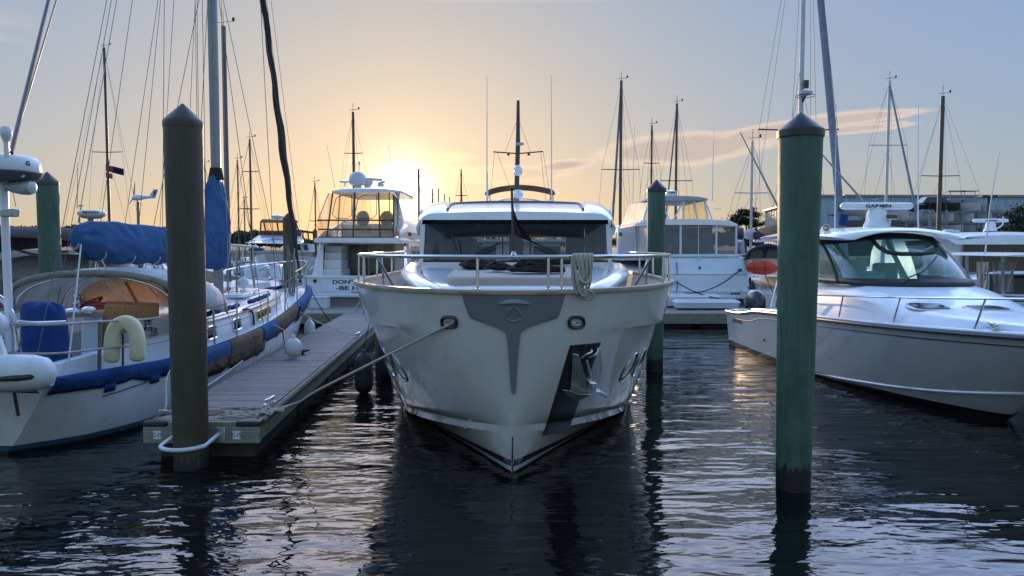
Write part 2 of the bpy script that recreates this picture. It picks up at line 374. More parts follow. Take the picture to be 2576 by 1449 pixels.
# ================================================================ docks
PLANK = M('weathered_decking', (.235, .205, .19), .75, var=.32, vs=3, stretch=(.5, 7, 1), bump=.002, bs=30, spec=.3, dirt=((.10, .085, .075), .5))
PLANKM = M('weathered_crossdock_decking', (.235, .205, .19), .75, var=.32, vs=3, stretch=(7, .5, 1), bump=.002, bs=30, spec=.3, dirt=((.10, .085, .075), .5))
BEAM = M('grey_green_timber', (.24, .235, .18), .85, var=.3, vs=4, stretch=(1, 1, 7), bump=.003, bs=30)
FLOAT = M('dark_dock_float', (.03, .028, .025), .8, var=.35, vs=3)
GALV = M('galvanised_steel', (.5, .52, .55), .4, .85, var=.15)
DZ = .46
fd = thing('floating_dock', (-3.8, 9, 0), 'grey plank finger dock beside the big yacht, numbered C-17 and C-15 at its end', 'dock')
D0 = V3((-4.44, 8.93, DZ)); D1 = V3((-3.11, 8.93, DZ))        # near corners
DD = V3((-.062, 1, 0)).normalized(); DL = 14.6
def dk(u, s, z): return D0 + (D1 - D0) * u + DD * s + V3((0, 0, z - DZ))
mb = MB(); s = .03; rnd = random.Random(3)
while s < DL - .15:
    j = rnd.uniform(-.004, .004); zz = DZ + rnd.uniform(-.003, .003)
    mb.hexa([dk(.045, s, zz - .035), dk(.955, s + j, zz - .035), dk(.955, s + .138 + j, zz - .035), dk(.045, s + .138, zz - .035)],
            [dk(.045, s, zz), dk(.955, s + j, zz), dk(.955, s + .138 + j, zz), dk(.045, s + .138, zz)]); s += .1445
mb.build('deck', PLANK, fd, smooth=0)
mb = MB()
for u0, u1 in ((.0, .04), (.96, 1.)):
    mb.hexa([dk(u0, 0, .2), dk(u1, 0, .2), dk(u1, DL, .2), dk(u0, DL, .2)], [dk(u0, 0, DZ - .01), dk(u1, 0, DZ - .01), dk(u1, DL, DZ - .01), dk(u0, DL, DZ - .01)])
mb.build('side_beam', BEAM, fd, smooth=0, bevel=.008)
mb = MB()
mb.hexa([dk(-.05, -.075, .2), dk(1.02, -.075, .2), dk(1.02, -.004, .2), dk(-.05, -.004, .2)], [dk(-.05, -.075, .405), dk(1.02, -.075, .405), dk(1.02, -.004, .405), dk(-.05, -.004, .405)])
mb.build('end_beam', BEAM, fd, smooth=0, bevel=.008)
MB().hexa([dk(.17, -.05, .407), dk(.80, -.05, .407), dk(.80, .02, .407), dk(.17, .02, .407)], [dk(.17, -.05, DZ - .002), dk(.80, -.05, DZ - .002), dk(.80, .02, DZ - .002), dk(.17, .02, DZ - .002)]).build('top_board', BEAM, fd, smooth=0, bevel=.006)
for u0, u1 in ((-.055, .165), (.81, 1.03)):
    MB().hexa([dk(u0, -.09, .408), dk(u1, -.09, .408), dk(u1, .1, .408), dk(u0, .1, .408)], [dk(u0, -.085, DZ + .012), dk(u1, -.085, DZ + .012), dk(u1, .06, DZ + .012), dk(u0, .06, DZ + .012)]).build('corner_bumper', RUB, fd, bevel=.02)
mb = MB()
for u, s0, s1 in ((1.012, .1, DL), (-.012, .1, DL)):
    mb.tube([dk(u, s0, DZ - .03), dk(u, s1, DZ - .03)], .035, 8)
mb.build('rub_strip', M('worn_rubber_strip', (.10, .085, .065), .8, var=.4, vs=6), fd)
mb = MB()
for k in range(6):
    s0 = .06 + k * 2.42; mb.hexa([dk(.06, s0, -.35), dk(.94, s0, -.35), dk(.94, s0 + 2.3, -.35), dk(.06, s0 + 2.3, -.35)], [dk(.06, s0, .198), dk(.94, s0, .198), dk(.94, s0 + 2.3, .198), dk(.06, s0 + 2.3, .198)])
mb.build('float', FLOAT, fd, bevel=.03)
SGN = M('white_sign', (.70, .72, .78), .4, var=.06); INK = M('dark_blue_ink', (.03, .035, .08), .6)
for u, tx in ((.083, 'C-17'), (.81, 'C-15')):
    c = dk(u, -.078, .305); pp = []
    for k in range(24):
        a = 2 * pi * k / 24; r = .052; pp.append(c + V3((r * max(-1, min(1, 1.35 * cos(a))), 0, r * max(-1, min(1, 1.35 * sin(a))))))
    sg = MB().plate(pp, (0, -.005, 0)).build('number_sign', SGN, fd, smooth=0)
    text(tx, c + V3((0, -.0055, 0)), (1, 0, 0), (0, 0, 1), .052, INK, sg, bold=.02, ext=.001, squash=.8)
    mb = MB()
    for dx in (-.04, .04):
        for dz_ in (-.04, .04): mb.ball(c + V3((dx, -.006, dz_)), .004, 6, 4)
    mb.build('screw', INK, sg)
# piling hoop
PL = V3((-3.87, 8.60, 0))
hp = [dk(.245, -.08, .30)] + [PL + V3((.262 * cos(a), .262 * sin(a) - .01, .262)) for a in [pi + pi * k / 16 for k in range(1, 16)]] + [dk(.645, -.08, .315)]
MB().tube(curve(hp, 3), .025, 10).build('pile_hoop', M('white_painted_pipe', (.6, .62, .68), .35, var=.12), fd)
mb = MB(); mb.hexa([dk(.63, -.09, .21), dk(.705, -.09, .21), dk(.705, -.076, .21), dk(.63, -.076, .21)], [dk(.63, -.09, .40), dk(.705, -.09, .40), dk(.705, -.076, .40), dk(.63, -.076, .40)]); mb.build('hoop_plate', GALV, fd, bevel=.006)
def cleat(p, a, mat, parent, k=1.0):
    p = V3(p); d = V3((cos(a), sin(a), 0)); mb = MB()
    mb.tube(curve([p - d * .17 * k + V3((0, 0, .075 * k)), p - d * .08 * k + V3((0, 0, .065 * k)), p + d * .08 * k + V3((0, 0, .065 * k)), p + d * .17 * k + V3((0, 0, .075 * k))], 4), [.012 * k] * 2 + [.022 * k] * 9 + [.012 * k] * 2, 8)
    for e in (-.06, .06): mb.tube([p + d * e * k, p + d * e * k + V3((0, 0, .07 * k))], [.03 * k, .018 * k], 8)
    mb.box(p + V3((0, 0, .006)), (.26 * k, .09 * k, .012), a); return mb.build('cleat', mat, parent)
cleat(dk(.10, 1.0, DZ), 1.6, BLACK, fd); cleat(onz(752, 893, DZ), .25, BLACK, fd, 1.25); cleat(dk(.90, 1.0, DZ), 1.5, GALV, fd)
cleat(onz(900, 847, DZ), 1.5, GALV, fd, 1.2); cleat(dk(.2, .55, DZ), .2, BLACK, fd)
# power-cord plate near the pile
MB().lathe(dk(.45, .42, DZ), [(.0, 0), (.16, 0), (.16, .012), (0, .014)], 20).build('deck_plate', M('rusty_plate', (.09, .06, .045), .8, var=.4, vs=12), fd)

md = thing('main_dock', (0, 24.8, 0), 'long grey timber walkway crossing behind the boats', 'dock')
mb = MB(); y = 23.6
MX0, MX1 = -34, 40
for k in range(17): mb.bb((MX0, y + k * .1445, DZ - .035), (MX1, y + k * .1445 + .138, DZ)); 
mb.build('deck', PLANKM, md, smooth=0)
MB().bb((MX0, 23.5, .12), (MX1, 23.59, DZ - .01)).build('front_beam', BEAM, md, smooth=0, bevel=.01)
MB().bb((MX0, 26.07, .12), (MX1, 26.16, DZ - .01)).build('rear_beam', BEAM, md, smooth=0, bevel=.01)
mb = MB()
for k in range(15): mb.bb((MX0 + k * 5 + .1, 23.65, -.3), (MX0 + k * 5 + 4.8, 26, .118))
mb.build('float', FLOAT, md, bevel=.03)

# ================================================================ pilings
PG = M('green_pile_sleeve', (.055, .118, .080), .62, var=.22, vs=3, bump=.003, bs=26, fn=pilepaint((.010, .010, .009), .26, (.028, .075, .05)))
PB = M('brown_pile_sleeve', (.055, .043, .028), .62, var=.18, vs=3, bump=.004, bs=20, fn=pilepaint((.02, .018, .015), .12, (.075, .058, .038)))
PW = M('bare_timber_pile', (.10, .075, .05), .85, var=.35, vs=3, stretch=(4, 4, .5), bump=.006, bs=24, fn=pilepaint((.012, .011, .01), .25, (.05, .036, .025)))
CAPB = M('black_pile_cap', (.016, .018, .021), .42, var=.25)
CAPBR = M('brown_pile_cap', (.055, .043, .03), .55, var=.2)
def piling(px, d, ztop, r0, r1, label, mat, cap, caph=.26, lean=0., sides=28):
    p = at(px, 620, d); x = p.x
    t = thing('piling', (x, d, 0), label, 'piling', 'dock pilings')
    n = sides; rings = []; rr = random.Random(int(px))
    zs = [-1.5] + [k * (ztop / 14) for k in range(0, 15)]
    for z in zs:
        k = z / ztop; r = lerp(r0, r1, max(0, k))
        rings.append([(x + lean * k + r * (1 + .02 * noise.noise((j * .9, z * .8, px))) * cos(2 * pi * j / n), d + r * (1 + .02 * noise.noise((j * .9, z * .8, px + 9))) * sin(2 * pi * j / n), z) for j in range(n)])
    MB().loft(rings, True, True, True).build('post', mat, t, smooth=60)
    xt = x + lean; c = r1 + (.014 if cap is CAPB else .004)
    MB().lathe((xt, d, ztop - .05), [(c, 0), (c * 1.01, .035), (c, .075), (c * .97, .085), (.02, caph + .05), (.004, caph + .06)], n).build('cap', cap, t, smooth=30)
    return t
piling(468, 8.60, 4.02, .198, .213, 'tall brown piling with a pointed cap, held by the hoop at the dock end', PB, CAPBR, .22)
piling(2008, 7.80, 3.79, .178, .222, 'tall green piling with a black cone cap standing in open water before the right-hand cruiser', PG, CAPB, .21)
piling(1650, 15.3, 3.77, .175, .185, 'green piling with a black cone cap just behind the bow rail of the big yacht', PG, CAPB, .2)
piling(125, 14.0, 3.80, .185, .19, 'green piling rising between the radar pole and the blue boom cover', PG, CAPBR, .2)
piling(726, 27.0, 3.62, .19, .195, 'weathered bare piling seen behind the furled headsail of the blue-trimmed sailboat', PW, CAPBR, .2)
piling(793, 62, 3.9, .17, .17, 'thin far piling left of the enclosed flybridge yacht', PW, CAPBR, .2, sides=12)
piling(962, 15.2, 1.42, .17, .17, 'short dark piling between the finger dock and the big yacht', PW, CAPB, .1)
# ================================================================ the big white yacht in the middle
ST0, ST1, CAPZ = 7.56, 8.30, 2.13
TX = lambda y: .0 + .012 * (y - 7.5)               # the axis drifts a little to the right going back
def ystem(z): return ST0 + (CAPZ - z) / CAPZ * (ST1 - ST0)
def sfun(k, L): return 1 - (1 - min(k, L) / L) ** 2
def wcap(k): return 2.2 * sfun(k, 3.0) ** .55 * (1 - .10 * max(0, (k - 6) / 6) ** 2)
def wchi(k): return 1.95 * sfun(k, 5.0) ** .9 * (1 - .10 * max(0, (k - 6) / 6) ** 2)
def zchi(k): return .50 * max(-.1, 1 - k / 3.35)
def zknu(k): return 1.70 - .055 * min(k, 3)
def step(k): return .085 * max(0, min(1, (k - .35) / .9)) ** 1.3
def wtop(k, z):
    """half-breadth of the topsides k metres aft of the stem at height z"""
    zc = zchi(k) + .10; zk = zknu(k)
    if z >= zk: f = 1.0
    else: f = max(0, (z - zc) / (zk - zc))
    wv = lerp(wchi(k) + .035 * min(1, k), wcap(k) * .957, lerp(1 - (1 - f) ** 1.7, f ** .62, min(1, k / .8)))
    if z >= zk: wv = lerp(wcap(k) * .957, wcap(k), (z - zk) / (CAPZ - zk)) ; 
    else: wv = lerp(wv, wv - step(k), f)
    return wv
def hull_s(x, z):
    """distance aft of the stem at which the topsides reach half-breadth |x|"""
    lo, hi = 0., 5.
    for _ in range(40):
        m_ = (lo + hi) / 2
        if wtop(m_, z) < abs(x): lo = m_
        else: hi = m_
    return lo
def hp_(x, z, off=0.):
    """point on the bow at lateral x, height z, pushed out by off"""
    def q(x, z): k = hull_s(x, z); return V3((x + TX(ystem(z) + k), ystem(z) + k, z))
    p = q(x, z)
    if off:
        e = .012; n = (q(x + e, z) - q(x - e, z)).cross(q(x, z + e) - q(x, z - e))
        n.normalize()
        if n.y > 0: n = -n
        p = p + n * off
    return p
def onhull(u, v):
    Y = 7.9
    for _ in range(60):
        p = at(u, v, Y); x = p.x - TX(Y); Yn = ystem(p.z) + hull_s(x, p.z); Y = Y * .4 + Yn * .6
    p = at(u, v, Y); return p.x - TX(Y), p.z
yt = thing('motor_yacht', (TX(7.6), 7.6, 0), 'large white yacht pointing straight at the viewer with a grey T on its bow', 'yacht')
def hullpaint(q, tc, c):
    # faint brown scum line above the water and a few vertical weeps, then the boot stripe
    z = q.n('ShaderNodeSeparateXYZ', ins={0: tc}).outputs[2]
    n = q.n('ShaderNodeTexNoise', ins={'Vector': q.n('ShaderNodeMapping', ins={0: tc, 3: (5, 5, .8)}).outputs[0], 'Scale': 1.8, 'Detail': 6, 'Roughness': .7}).outputs[0]
    lo = q.ramp(q.m('ADD', z, q.m('MULTIPLY', n, -.45)), [(.0, 1.), (.30, 0.)])
    c = q.mix(q.m('MULTIPLY', lo, .55), c, (.33, .29, .20))
    n2 = q.n('ShaderNodeTexNoise', ins={'Vector': q.n('ShaderNodeMapping', ins={0: tc, 3: (9, 9, .35)}).outputs[0], 'Scale': 1.3, 'Detail': 5, 'Roughness': .6}).outputs[0]
    c = q.mix(q.m('MULTIPLY', q.ramp(n2, [(.56, 0.), (.74, 1.)]), .14), c, (.40, .36, .29))
    return zpaint([(-9, .022, (.012, .012, .014)), (.080, .165, (.022, .024, .034))])(q, tc, c)
HULLM = M('yacht_hull_gelcoat', (.70, .70, .68), .13, var=.03, coat=.7, dirt=((.52, .50, .44), .16),
          fn=hullpaint)
ks = [0, .02, .05, .09, .14, .2, .28, .38, .5, .65, .8, 1, 1.2, 1.45, 1.7, 2, 2.3, 2.65, 3, 3.5, 4, 5, 6, 7.5, 9, 10.5, 12]
mb = MB()
for sg in (-1, 1):
    rings = []
    for k in ks:
        zk = .45 - .98 * min(1, k / .06) - .25 * min(k, 2.4) / 2.4 if k < .06 else -.53 - .25 * min(k, 2.4) / 2.4
        if k == 0: zk = -.55
        zc = zchi(k); wc = wchi(k); kn = zknu(k); row = []
        for j in range(7): f = j / 6; row.append((wc * f, lerp(zk, zc, f)))
        if k == 0: row = [(0, lerp(-.55, .5, j / 6)) for j in range(7)]
        row.append((wc + .010 * min(1, k), zc + .004)); row.append((wc + .026 * min(1, k), zc + .095)); 
        row.append((wtop(k, zc + .11) + .0, zc + .11))
        for j in range(1, 12): z = lerp(zc + .11, kn - .004, j / 11); row.append((wtop(k, z), z))
        row.append((wtop(k, kn + .0001), kn + .012))
        for j in range(1, 6): z = lerp(kn + .012, CAPZ - .02, j / 5); row.append((wtop(k, z), z))
        rings.append([(sg * w_ + TX(ystem(z) + k), ystem(z) + k, z) for w_, z in row])
    mb.loft(rings, False)
# transom
a = [p for p in mb.v[len(ks) * 26 - 26:len(ks) * 26]] if False else None
mb.quad((-2 + TX(20), 20.25, -.5), (2 + TX(20), 20.25, -.5), (2 + TX(20), 19.6, CAPZ), (-2 + TX(20), 19.6, CAPZ))
hu = mb.build('hull', HULLM, yt, smooth=24)
# bright stem band
mb = MB(); mb.tube([(TX(8), ystem(z) - .006, z) for z in (-.1, .1, .3, .47)], .012, 6); mb.build('stem_band', STEEL, hu)
# toe rail cap all round
CAPM = M('beige_cap_rail', (.30, .24, .17), .5, var=.2, vs=6)
def capring(k, sg, o, z): 
    y = ystem(CAPZ) + k; return V3((sg * max(0, wtop(k, CAPZ) + o) + TX(y), y - (0 if k > .6 else o * (1 - k / .6)) + max(0, ystem(z) - ystem(CAPZ) - .01), z))
kc = [12, 10, 8, 6, 5, 4, 3.4, 3, 2.6, 2.2, 1.9, 1.6, 1.3, 1.05, .8, .6, .45, .3, .2, .12, .06, .02]
path = [(k, -1) for k in kc] + [(0, 1)] + [(k, 1) for k in kc[::-1]]
rings = []
for k, sg in path: rings.append([capring(k, sg, .025, CAPZ - .028), capring(k, sg, .032, CAPZ + .0), capring(k, sg, .02, CAPZ + .02), capring(k, sg, -.09, CAPZ + .02), capring(k, sg, -.10, CAPZ - .028)])
MB().loft(rings, True, True, True).build('cap_rail', CAPM, yt, smooth=50)
# bulwark lining and deck
rings = [[capring(k, sg, -.085, CAPZ - .02), capring(k, sg, -.10, 1.9), capring(k, sg, -.13, 1.66)] for k, sg in path]
MB().loft(rings, False).build('bulwark_lining', CREAM, yt)
mb = MB(); L_ = [capring(k, -1, -.12, 1.66) for k in kc]; R_ = [capring(k, 1, -.12, 1.66) for k in kc]
mb.loft([L_, R_], False); mb.build('deck', TEAK, yt, smooth=0)
# grey T emblem panel
def rowpatch(name, mat, prof, n, off, parent, side=.0):
    """patch of the bow between two outlines given in the photograph; prof: list of (left uv, right uv) from top to bottom"""
    L = [onhull(*a) for a, b in prof]; R = [onhull(*b) for a, b in prof]; rows = []
    for (la, ra, lb, rb) in zip(L, R, L[1:], R[1:]):
        m_ = max(1, int(abs(la[1] - lb[1]) / .03))
        for i in range(m_):
            t = i / m_; rows.append((lerp(la[0], lb[0], t), lerp(la[1], lb[1], t), lerp(ra[0], rb[0], t), lerp(ra[1], rb[1], t)))
    rows.append((*L[-1], *R[-1])); mb = MB(); rings = []
    for lx, lz, rx, rz in rows:
        r_ = [hp_(lx, lz, -.01)]
        for j in range(n + 1): f = j / n; r_.append(hp_(lerp(lx, rx, f), lerp(lz, rz, f), off * (1 if 0 < j < n else .6)))
        r_.append(hp_(rx, rz, -.01)); rings.append(r_)
    rings = [[hp_(0.5 * 0 + lerp(rows[0][0], rows[0][2], max(0, min(1, (j - 1) / n))), lerp(rows[0][1], rows[0][3], max(0, min(1, (j - 1) / n))), -.01) for j in range(n + 3)]] + rings
    lr = rows[-1]; rings.append([hp_(lerp(lr[0], lr[2], max(0, min(1, (j - 1) / n))), lerp(lr[1], lr[3], max(0, min(1, (j - 1) / n))), -.01) for j in range(n + 3)])
    return mb.loft(rings, False).build(name, mat, parent, smooth=40)
PANEL = M('grey_bow_panel', (.215, .23, .25), .3, var=.05, coat=.3)
prof = [((1162, 739), (1421, 739)), ((1171, 767), (1413, 767)), ((1180, 792), (1405.5, 792)), ((1184, 798), (1401, 798)), ((1192, 802), (1392, 802)), ((1228, 815), (1351, 815)), ((1256, 825), (1325, 825)), ((1266, 830.5), (1315, 830.5)),
        ((1271, 836), (1311, 836)), ((1274, 844), (1308.5, 844)), ((1277, 868), (1306, 868)), ((1282, 930), (1301, 930)), ((1285.5, 975), (1298, 975)), ((1287, 985), (1296.5, 985)), ((1289.5, 989), (1294, 989))]
pn = rowpatch('bow_panel', PANEL, prof, 26, .022, yt)
# moulded crescent and ring on the panel
mb = MB(); rows = []
for i in range(17):
    u = lerp(1251, 1336, i / 16); e = 1 - abs(i / 8 - 1) ** 2
    r_ = []
    for f in (0, .5, 1.):
        x, z = onhull(u, 761 - 2.5 * e - f * 9 * e); r_.append(hp_(x, z, .02 + (.026 if f == .5 else .03 if f == 0 else 0) * min(1, e * 2)))
    x, z = onhull(u, 761 - 2.5 * e); r_.insert(0, hp_(x, z, .015)); rows.append(r_)
mb.loft(rows, False).build('crescent', PANEL, pn, smooth=50)
mb = MB()
cp = []
for i in range(29):
    a = 2 * pi * i / 28; u = 1292.5 + 16.5 * sin(a); v = 789.5 - 17 * cos(a); x, z = onhull(u, v); cp.append(hp_(x, z, .026))
for c_ in (range(1, 9), range(10, 19), range(20, 28)): mb.tube([cp[i] for i in c_], [.004] + [.0095] * (len(c_) - 2) + [.004], 8)
for u, v, u2, v2 in ((1292.5, 766, 1292.5, 772), (1273, 783, 1278, 786), (1310, 780, 1305, 783), (1273, 799, 1279, 802), (1312, 799, 1306, 802)):
    a = onhull(u, v); b_ = onhull(u2, v2); mb.tube([hp_(*a, .024), hp_(*b_, .024)], [.003, .012], 6)
mb.build('ring_emblem', PANEL, pn)
# fairleads
for cu, cv_ in ((1131, 809.5), (1449, 810)):
    pts = []; inn = []
    for i in range(28):
        a = 2 * pi * i / 28; ca, sa = cos(a), sin(a)
        ex = (abs(ca) ** .6) * (1 if ca > 0 else -1); ez = (abs(sa) ** .75) * (1 if sa > 0 else -1)
        x, z = onhull(cu + 18.5 * ex, cv_ + 13.5 * ez); pts.append(hp_(x, z, .012)); x, z = onhull(cu + 14 * ex, cv_ + 9.5 * ez); inn.append((hp_(x, z, .016), hp_(x, z, -.05)))
    f = MB().tube(pts, .018, 8, closed=True).build('fairlead', M('dark_fairlead_rim', (.10, .085, .085), .25, .6, var=.2), yt)
    c_ = sum((b for a, b in inn), V3()) / 28; mb = MB(); mb.loft([[a for a, b in inn], [b + (b - c_) * -.12 for a, b in inn]], True, False, True); mb.build('liner', STEEL, f, fixn=False)
    x, z = onhull(cu, cv_); MB().tube([hp_(x - .035, z - .01, .0), hp_(x, z, -.005), hp_(x + .035, z + .005, .0)], .014, 6).build('roller', CHROME, f)
# anchor plate
def plate_prof(n=12):
    o = []
    for i in range(n + 1):
        t = i / n; o.append(((lerp(1434, 1367, t), lerp(868.5, 1094.5, t)), (lerp(1510.6, 1430, t), lerp(861, 1083, t))))
    return o
apl = rowpatch('anchor_plate', M('dark_anchor_plate', (.03, .028, .027), .34, .0, var=.3, vs=3, coat=.12), plate_prof(), 10, .012, yt)
# hull windows
for sg in (-1, 1):
    for k0, dk_ in ((1.38, .0), (1.80, .02)):
        pts = []
        for i in range(30):
            a = 2 * pi * i / 30; k = k0 + .15 * cos(a) + .03 * sin(a); z = 1.06 + .19 * sin(a)
            pts.append((k, z))
        P3 = [V3((sg * (wtop(k, z) + .004) + TX(ystem(z) + k), ystem(z) + k - .01, z)) for k, z in pts]
        c_ = sum(P3, V3()) / 30
        pw = MB().tube(P3, .010, 6, closed=True).build('hull_window', STEEL, yt)
        MB().add([c_ + V3((sg * -.015, 0, 0))] + [p.lerp(c_, .08) - V3((sg * .008, 0, 0)) for p in P3], [[0, i + 1, (i + 1) % 30 + 1] for i in range(30)]).build('pane', GLASSB, pw, smooth=0)
# rub strake end, through-hull
x, z = onhull(1171, 1078); MB().lathe(hp_(x, z, -.005), [(.0, 0), (.022, 0), (.026, .02), (.012, .03), (.0, .012)], 12, ax=(-.1, -1, .2)).build('drain_fitting', STEEL, yt)
# ---- bow rail
RZ = 2.49
def railpt(k, sg, z, o=-.05): y = ystem(CAPZ) + k; return V3((sg * (wtop(k, CAPZ) + o) + TX(y), y + (0 if k > .6 else .06 * (1 - k / .6)), z))
kr = [6.5, 5, 4, 3.4, 3, 2.6, 2.3, 2.0, 1.7, 1.4, 1.1, .85, .6, .4, .25, .12, .05]
rp = [railpt(k, -1, RZ) for k in kr] + [railpt(0, 1, RZ)] + [railpt(k, 1, RZ) for k in kr[::-1]]
rail = MB().tube(rp, .021, 10).build('bow_rail', STEEL, yt, smooth=60)
def post(k, sg, lean=0.0): MB().tube([railpt(k, sg, CAPZ + .015), railpt(k + lean, sg, RZ)], .016, 8).build('rail_post', STEEL, rail)
for k in (2.15, 2.9, 3.9, 5.2):
    for sg in (-1, 1): post(k, sg, .02)
for sg in (-1, 1):
    MB().tube([railpt(1.55, sg, CAPZ + .015), railpt(1.55, sg, RZ)], .016, 8).build('rail_post', STEEL, rail)
for u in (1190, 1391, 1425): 
    p = at(u, 727, 7.72); k = hull_s(p.x - TX(7.7), CAPZ - .01); sg = 1 if p.x > TX(7.7) else -1
    MB().tube([railpt(max(.03, k), sg, CAPZ + .015), railpt(max(.03, k), sg, RZ)], .0165, 8).build('rail_post', STEEL, rail)
    MB().lathe(railpt(max(.03, k), sg, CAPZ + .015), [(.035, 0), (.035, .012), (.018, .02)], 10).build('post_foot', STEEL, rail)
for sg in (-1, 1):     # inner braces and gate
    MB().tube([railpt(2.6, sg, RZ - .03, -.28), railpt(1.75, sg, 1.80, -.62)], .017, 8).build('rail_brace', BLACK, rail)
    MB().tube([railpt(2.6, sg, RZ - .03, -.28), railpt(2.6, sg, RZ - .03, -.05)], .014, 8).build('rail_brace', STEEL, rail)
    MB().tube([railpt(3.4, sg, RZ - .06, -.22), railpt(3.45, sg, 1.75, -.25)], .014, 8).build('rail_brace', STEEL, rail)
# ---- foredeck trunk and sun pad
def plan(y, yf, yb, wf, wb): return lerp(wf, wb, min(1, max(0, (y - yf) / (yb - yf))) ** .8)
rings = []
for z, ins, fwd in ((1.64, 0, 0), (1.98, .04, .06), (2.08, .09, .14), (2.11, .18, .26), (2.115, .3, .45)):
    ring = []
    for sg in (-1, 1):
        r_ = []
        for i in range(13):
            t = i / 12; y = 9.0 + fwd + t * (12.2 - 9.0 - fwd)
            wv = (1.02 + .62 * t ** .7) - ins - .35 * max(0, 1 - t * 6) ** 2
            zz = z + (.17 * t if z > 1.9 else 0); r_.append(V3((sg * wv + TX(y), y, zz)))
        ring += r_[::-1] if sg < 0 else r_
    rings.append(ring)
tr = MB(); tr.loft(rings, True, False, True); tr.build('trunk', WHITE, yt, smooth=40)
for sg in (-1, 1):      # bright horn-shaped mouldings either side of the pad
    pts = [V3((sg * a_ + TX(y), y, z)) for a_, y, z in ((1.66, 12.0, 2.26), (1.56, 11.0, 2.23), (1.42, 10.2, 2.19), (1.22, 9.6, 2.12), (1.0, 9.2, 2.03), (.9, 9.05, 1.95))]
    MB().tube(curve(pts, 5), [.13] * 6 + [.145] * 8 + [.14] * 6 + [.12, .10, .08, .06, .045, .03], 16, flat=.55).build('coaming', WHITE, yt, smooth=60)
rings = []
for z, ins in ((2.02, .03), (2.03, 0), (2.17, 0), (2.205, .03), (2.215, .09)):
    ring = []
    for i in range(48):
        a = 2 * pi * i / 48; c_, s_ = cos(a), sin(a)
        x = (.90 - ins) * (abs(c_) ** .28) * (1 if c_ > 0 else -1); y = 10.32 + (1.05 - ins) * (abs(s_) ** .28) * (1 if s_ > 0 else -1)
        ring.append(V3((x + TX(10.3), y, z + .055 * (y - 9.3))))
    rings.append(ring)
MB().loft(rings, True, True, True).build('sun_pad', TAUPE, yt, smooth=50)
# ---- cabin
WZ0, WZ1 = 2.34, 3.02
def wsx(f, z): 
    """front glass: f -1..1 across"""
    y = 12.15 + .22 * abs(f) ** 2.2 + .12 * (z - WZ0) / .7; hw = lerp(1.62, 1.57, (z - WZ0) / (WZ1 - WZ0)); return V3((f * hw + TX(y), y, z))
n = 24
MB().loft([[wsx(-1 + 2 * i / n, z) for i in range(n + 1)] for z in (1.66, 2.0, WZ0 + .02)], False).build('cabin_front', WHITE, yt)
ws = MB().loft([[wsx(-.965 + 1.93 * i / n, z) for i in range(n + 1)] for z in (WZ0 + .02, 2.6, 2.8, WZ1)], False).build('windshield', GLASSD, yt)
for sg in (-1, 1):
    b_ = [wsx(sg * .955, WZ0 - .02), wsx(sg * 1.0, WZ0 - .02), wsx(sg * 1.0, WZ0 - .02) + V3((0, .14, 0)), wsx(sg * .955, WZ0 - .02) + V3((0, .14, 0))]
    t_ = [wsx(sg * .965, WZ1 + .03), wsx(sg * 1.0, WZ1 + .03), wsx(sg * 1.0, WZ1 + .03) + V3((0, .14, 0)), wsx(sg * .965, WZ1 + .03) + V3((0, .14, 0))]
    MB().hexa([p - V3((0, .02, 0)) for p in b_], [p - V3((0, .02, 0)) for p in t_]).build('windshield_pillar', WHITE, yt, bevel=.01)
MB().hexa([wsx(-.02, WZ0) + V3((0, .01, 0)), wsx(.02, WZ0) + V3((0, .01, 0)), wsx(.02, WZ0) + V3((0, .06, 0)), wsx(-.02, WZ0) + V3((0, .06, 0))],
          [wsx(-.02, WZ1) + V3((0, .01, 0)), wsx(.02, WZ1) + V3((0, .01, 0)), wsx(.02, WZ1) + V3((0, .06, 0)), wsx(-.02, WZ1) + V3((0, .06, 0))]).build('windshield_mullion', BLACK, yt)
MB().tube([wsx(-.97 + 1.94 * i / n, WZ0 + .015) - V3((0, .004, 0)) for i in range(n + 1)], .016, 6).build('windshield_gasket', RUB, yt)
CABD = M('dark_cabin_lining', (.10, .085, .07), .7, var=.2)
cb = MB()
yb = 16.6
for sg in (-1, 1):      # side walls with long window openings
    x0 = sg * 1.6; X = lambda y: x0 + TX(y)
    cb.bb((X(13) - .03, 12.5, 1.66), (X(13) + .03, yb, 2.36)); cb.bb((X(13) - .03, 12.5, 2.92), (X(13) + .03, yb, 3.06))
    for y in (12.55, 14.2, 16.5): cb.bb((X(13) - .029, y - .06, 2.36), (X(13) + .029, y + .06, 2.92))
cb.build('side_wall', WHITE, yt, smooth=0)
for sg in (-1, 1): MB().quad((sg * 1.6 + .06, 12.6, 2.36), (sg * 1.6 + .06, 16.45, 2.36), (sg * 1.6 + .06, 16.45, 2.92), (sg * 1.6 + .06, 12.6, 2.92)).build('side_window', GLASSD, yt, smooth=0)
x_ = .06
bk = MB(); bk.bb((-1.57 + x_, yb, 1.66), (-.95 + x_, yb + .06, 3.06)); bk.bb((1.15 + x_, yb, 1.66), (1.57 + x_, yb + .06, 3.06)); bk.bb((-.95 + x_, yb, 2.80), (1.15 + x_, yb + .06, 3.06)); bk.bb((-.95 + x_, yb, 1.66), (1.15 + x_, yb + .06, 2.2)); bk.bb((-.12 + x_, yb, 2.2), (.2 + x_, yb + .06, 2.8))
bk.build('aft_bulkhead', CABD, yt, smooth=0)
inn = MB(); inn.bb((-1.55, 12.4, 2.18), (1.65, 13.0, 2.33)); inn.bb((.25, 13.1, 1.7), (1.0, 13.5, 2.42)); inn.bb((-1.4, 14.2, 1.7), (-.75, 16.4, 2.4)); inn.build('dashboard', M('dark_dash', (.05, .045, .045), .6, var=.2), yt, bevel=.03)
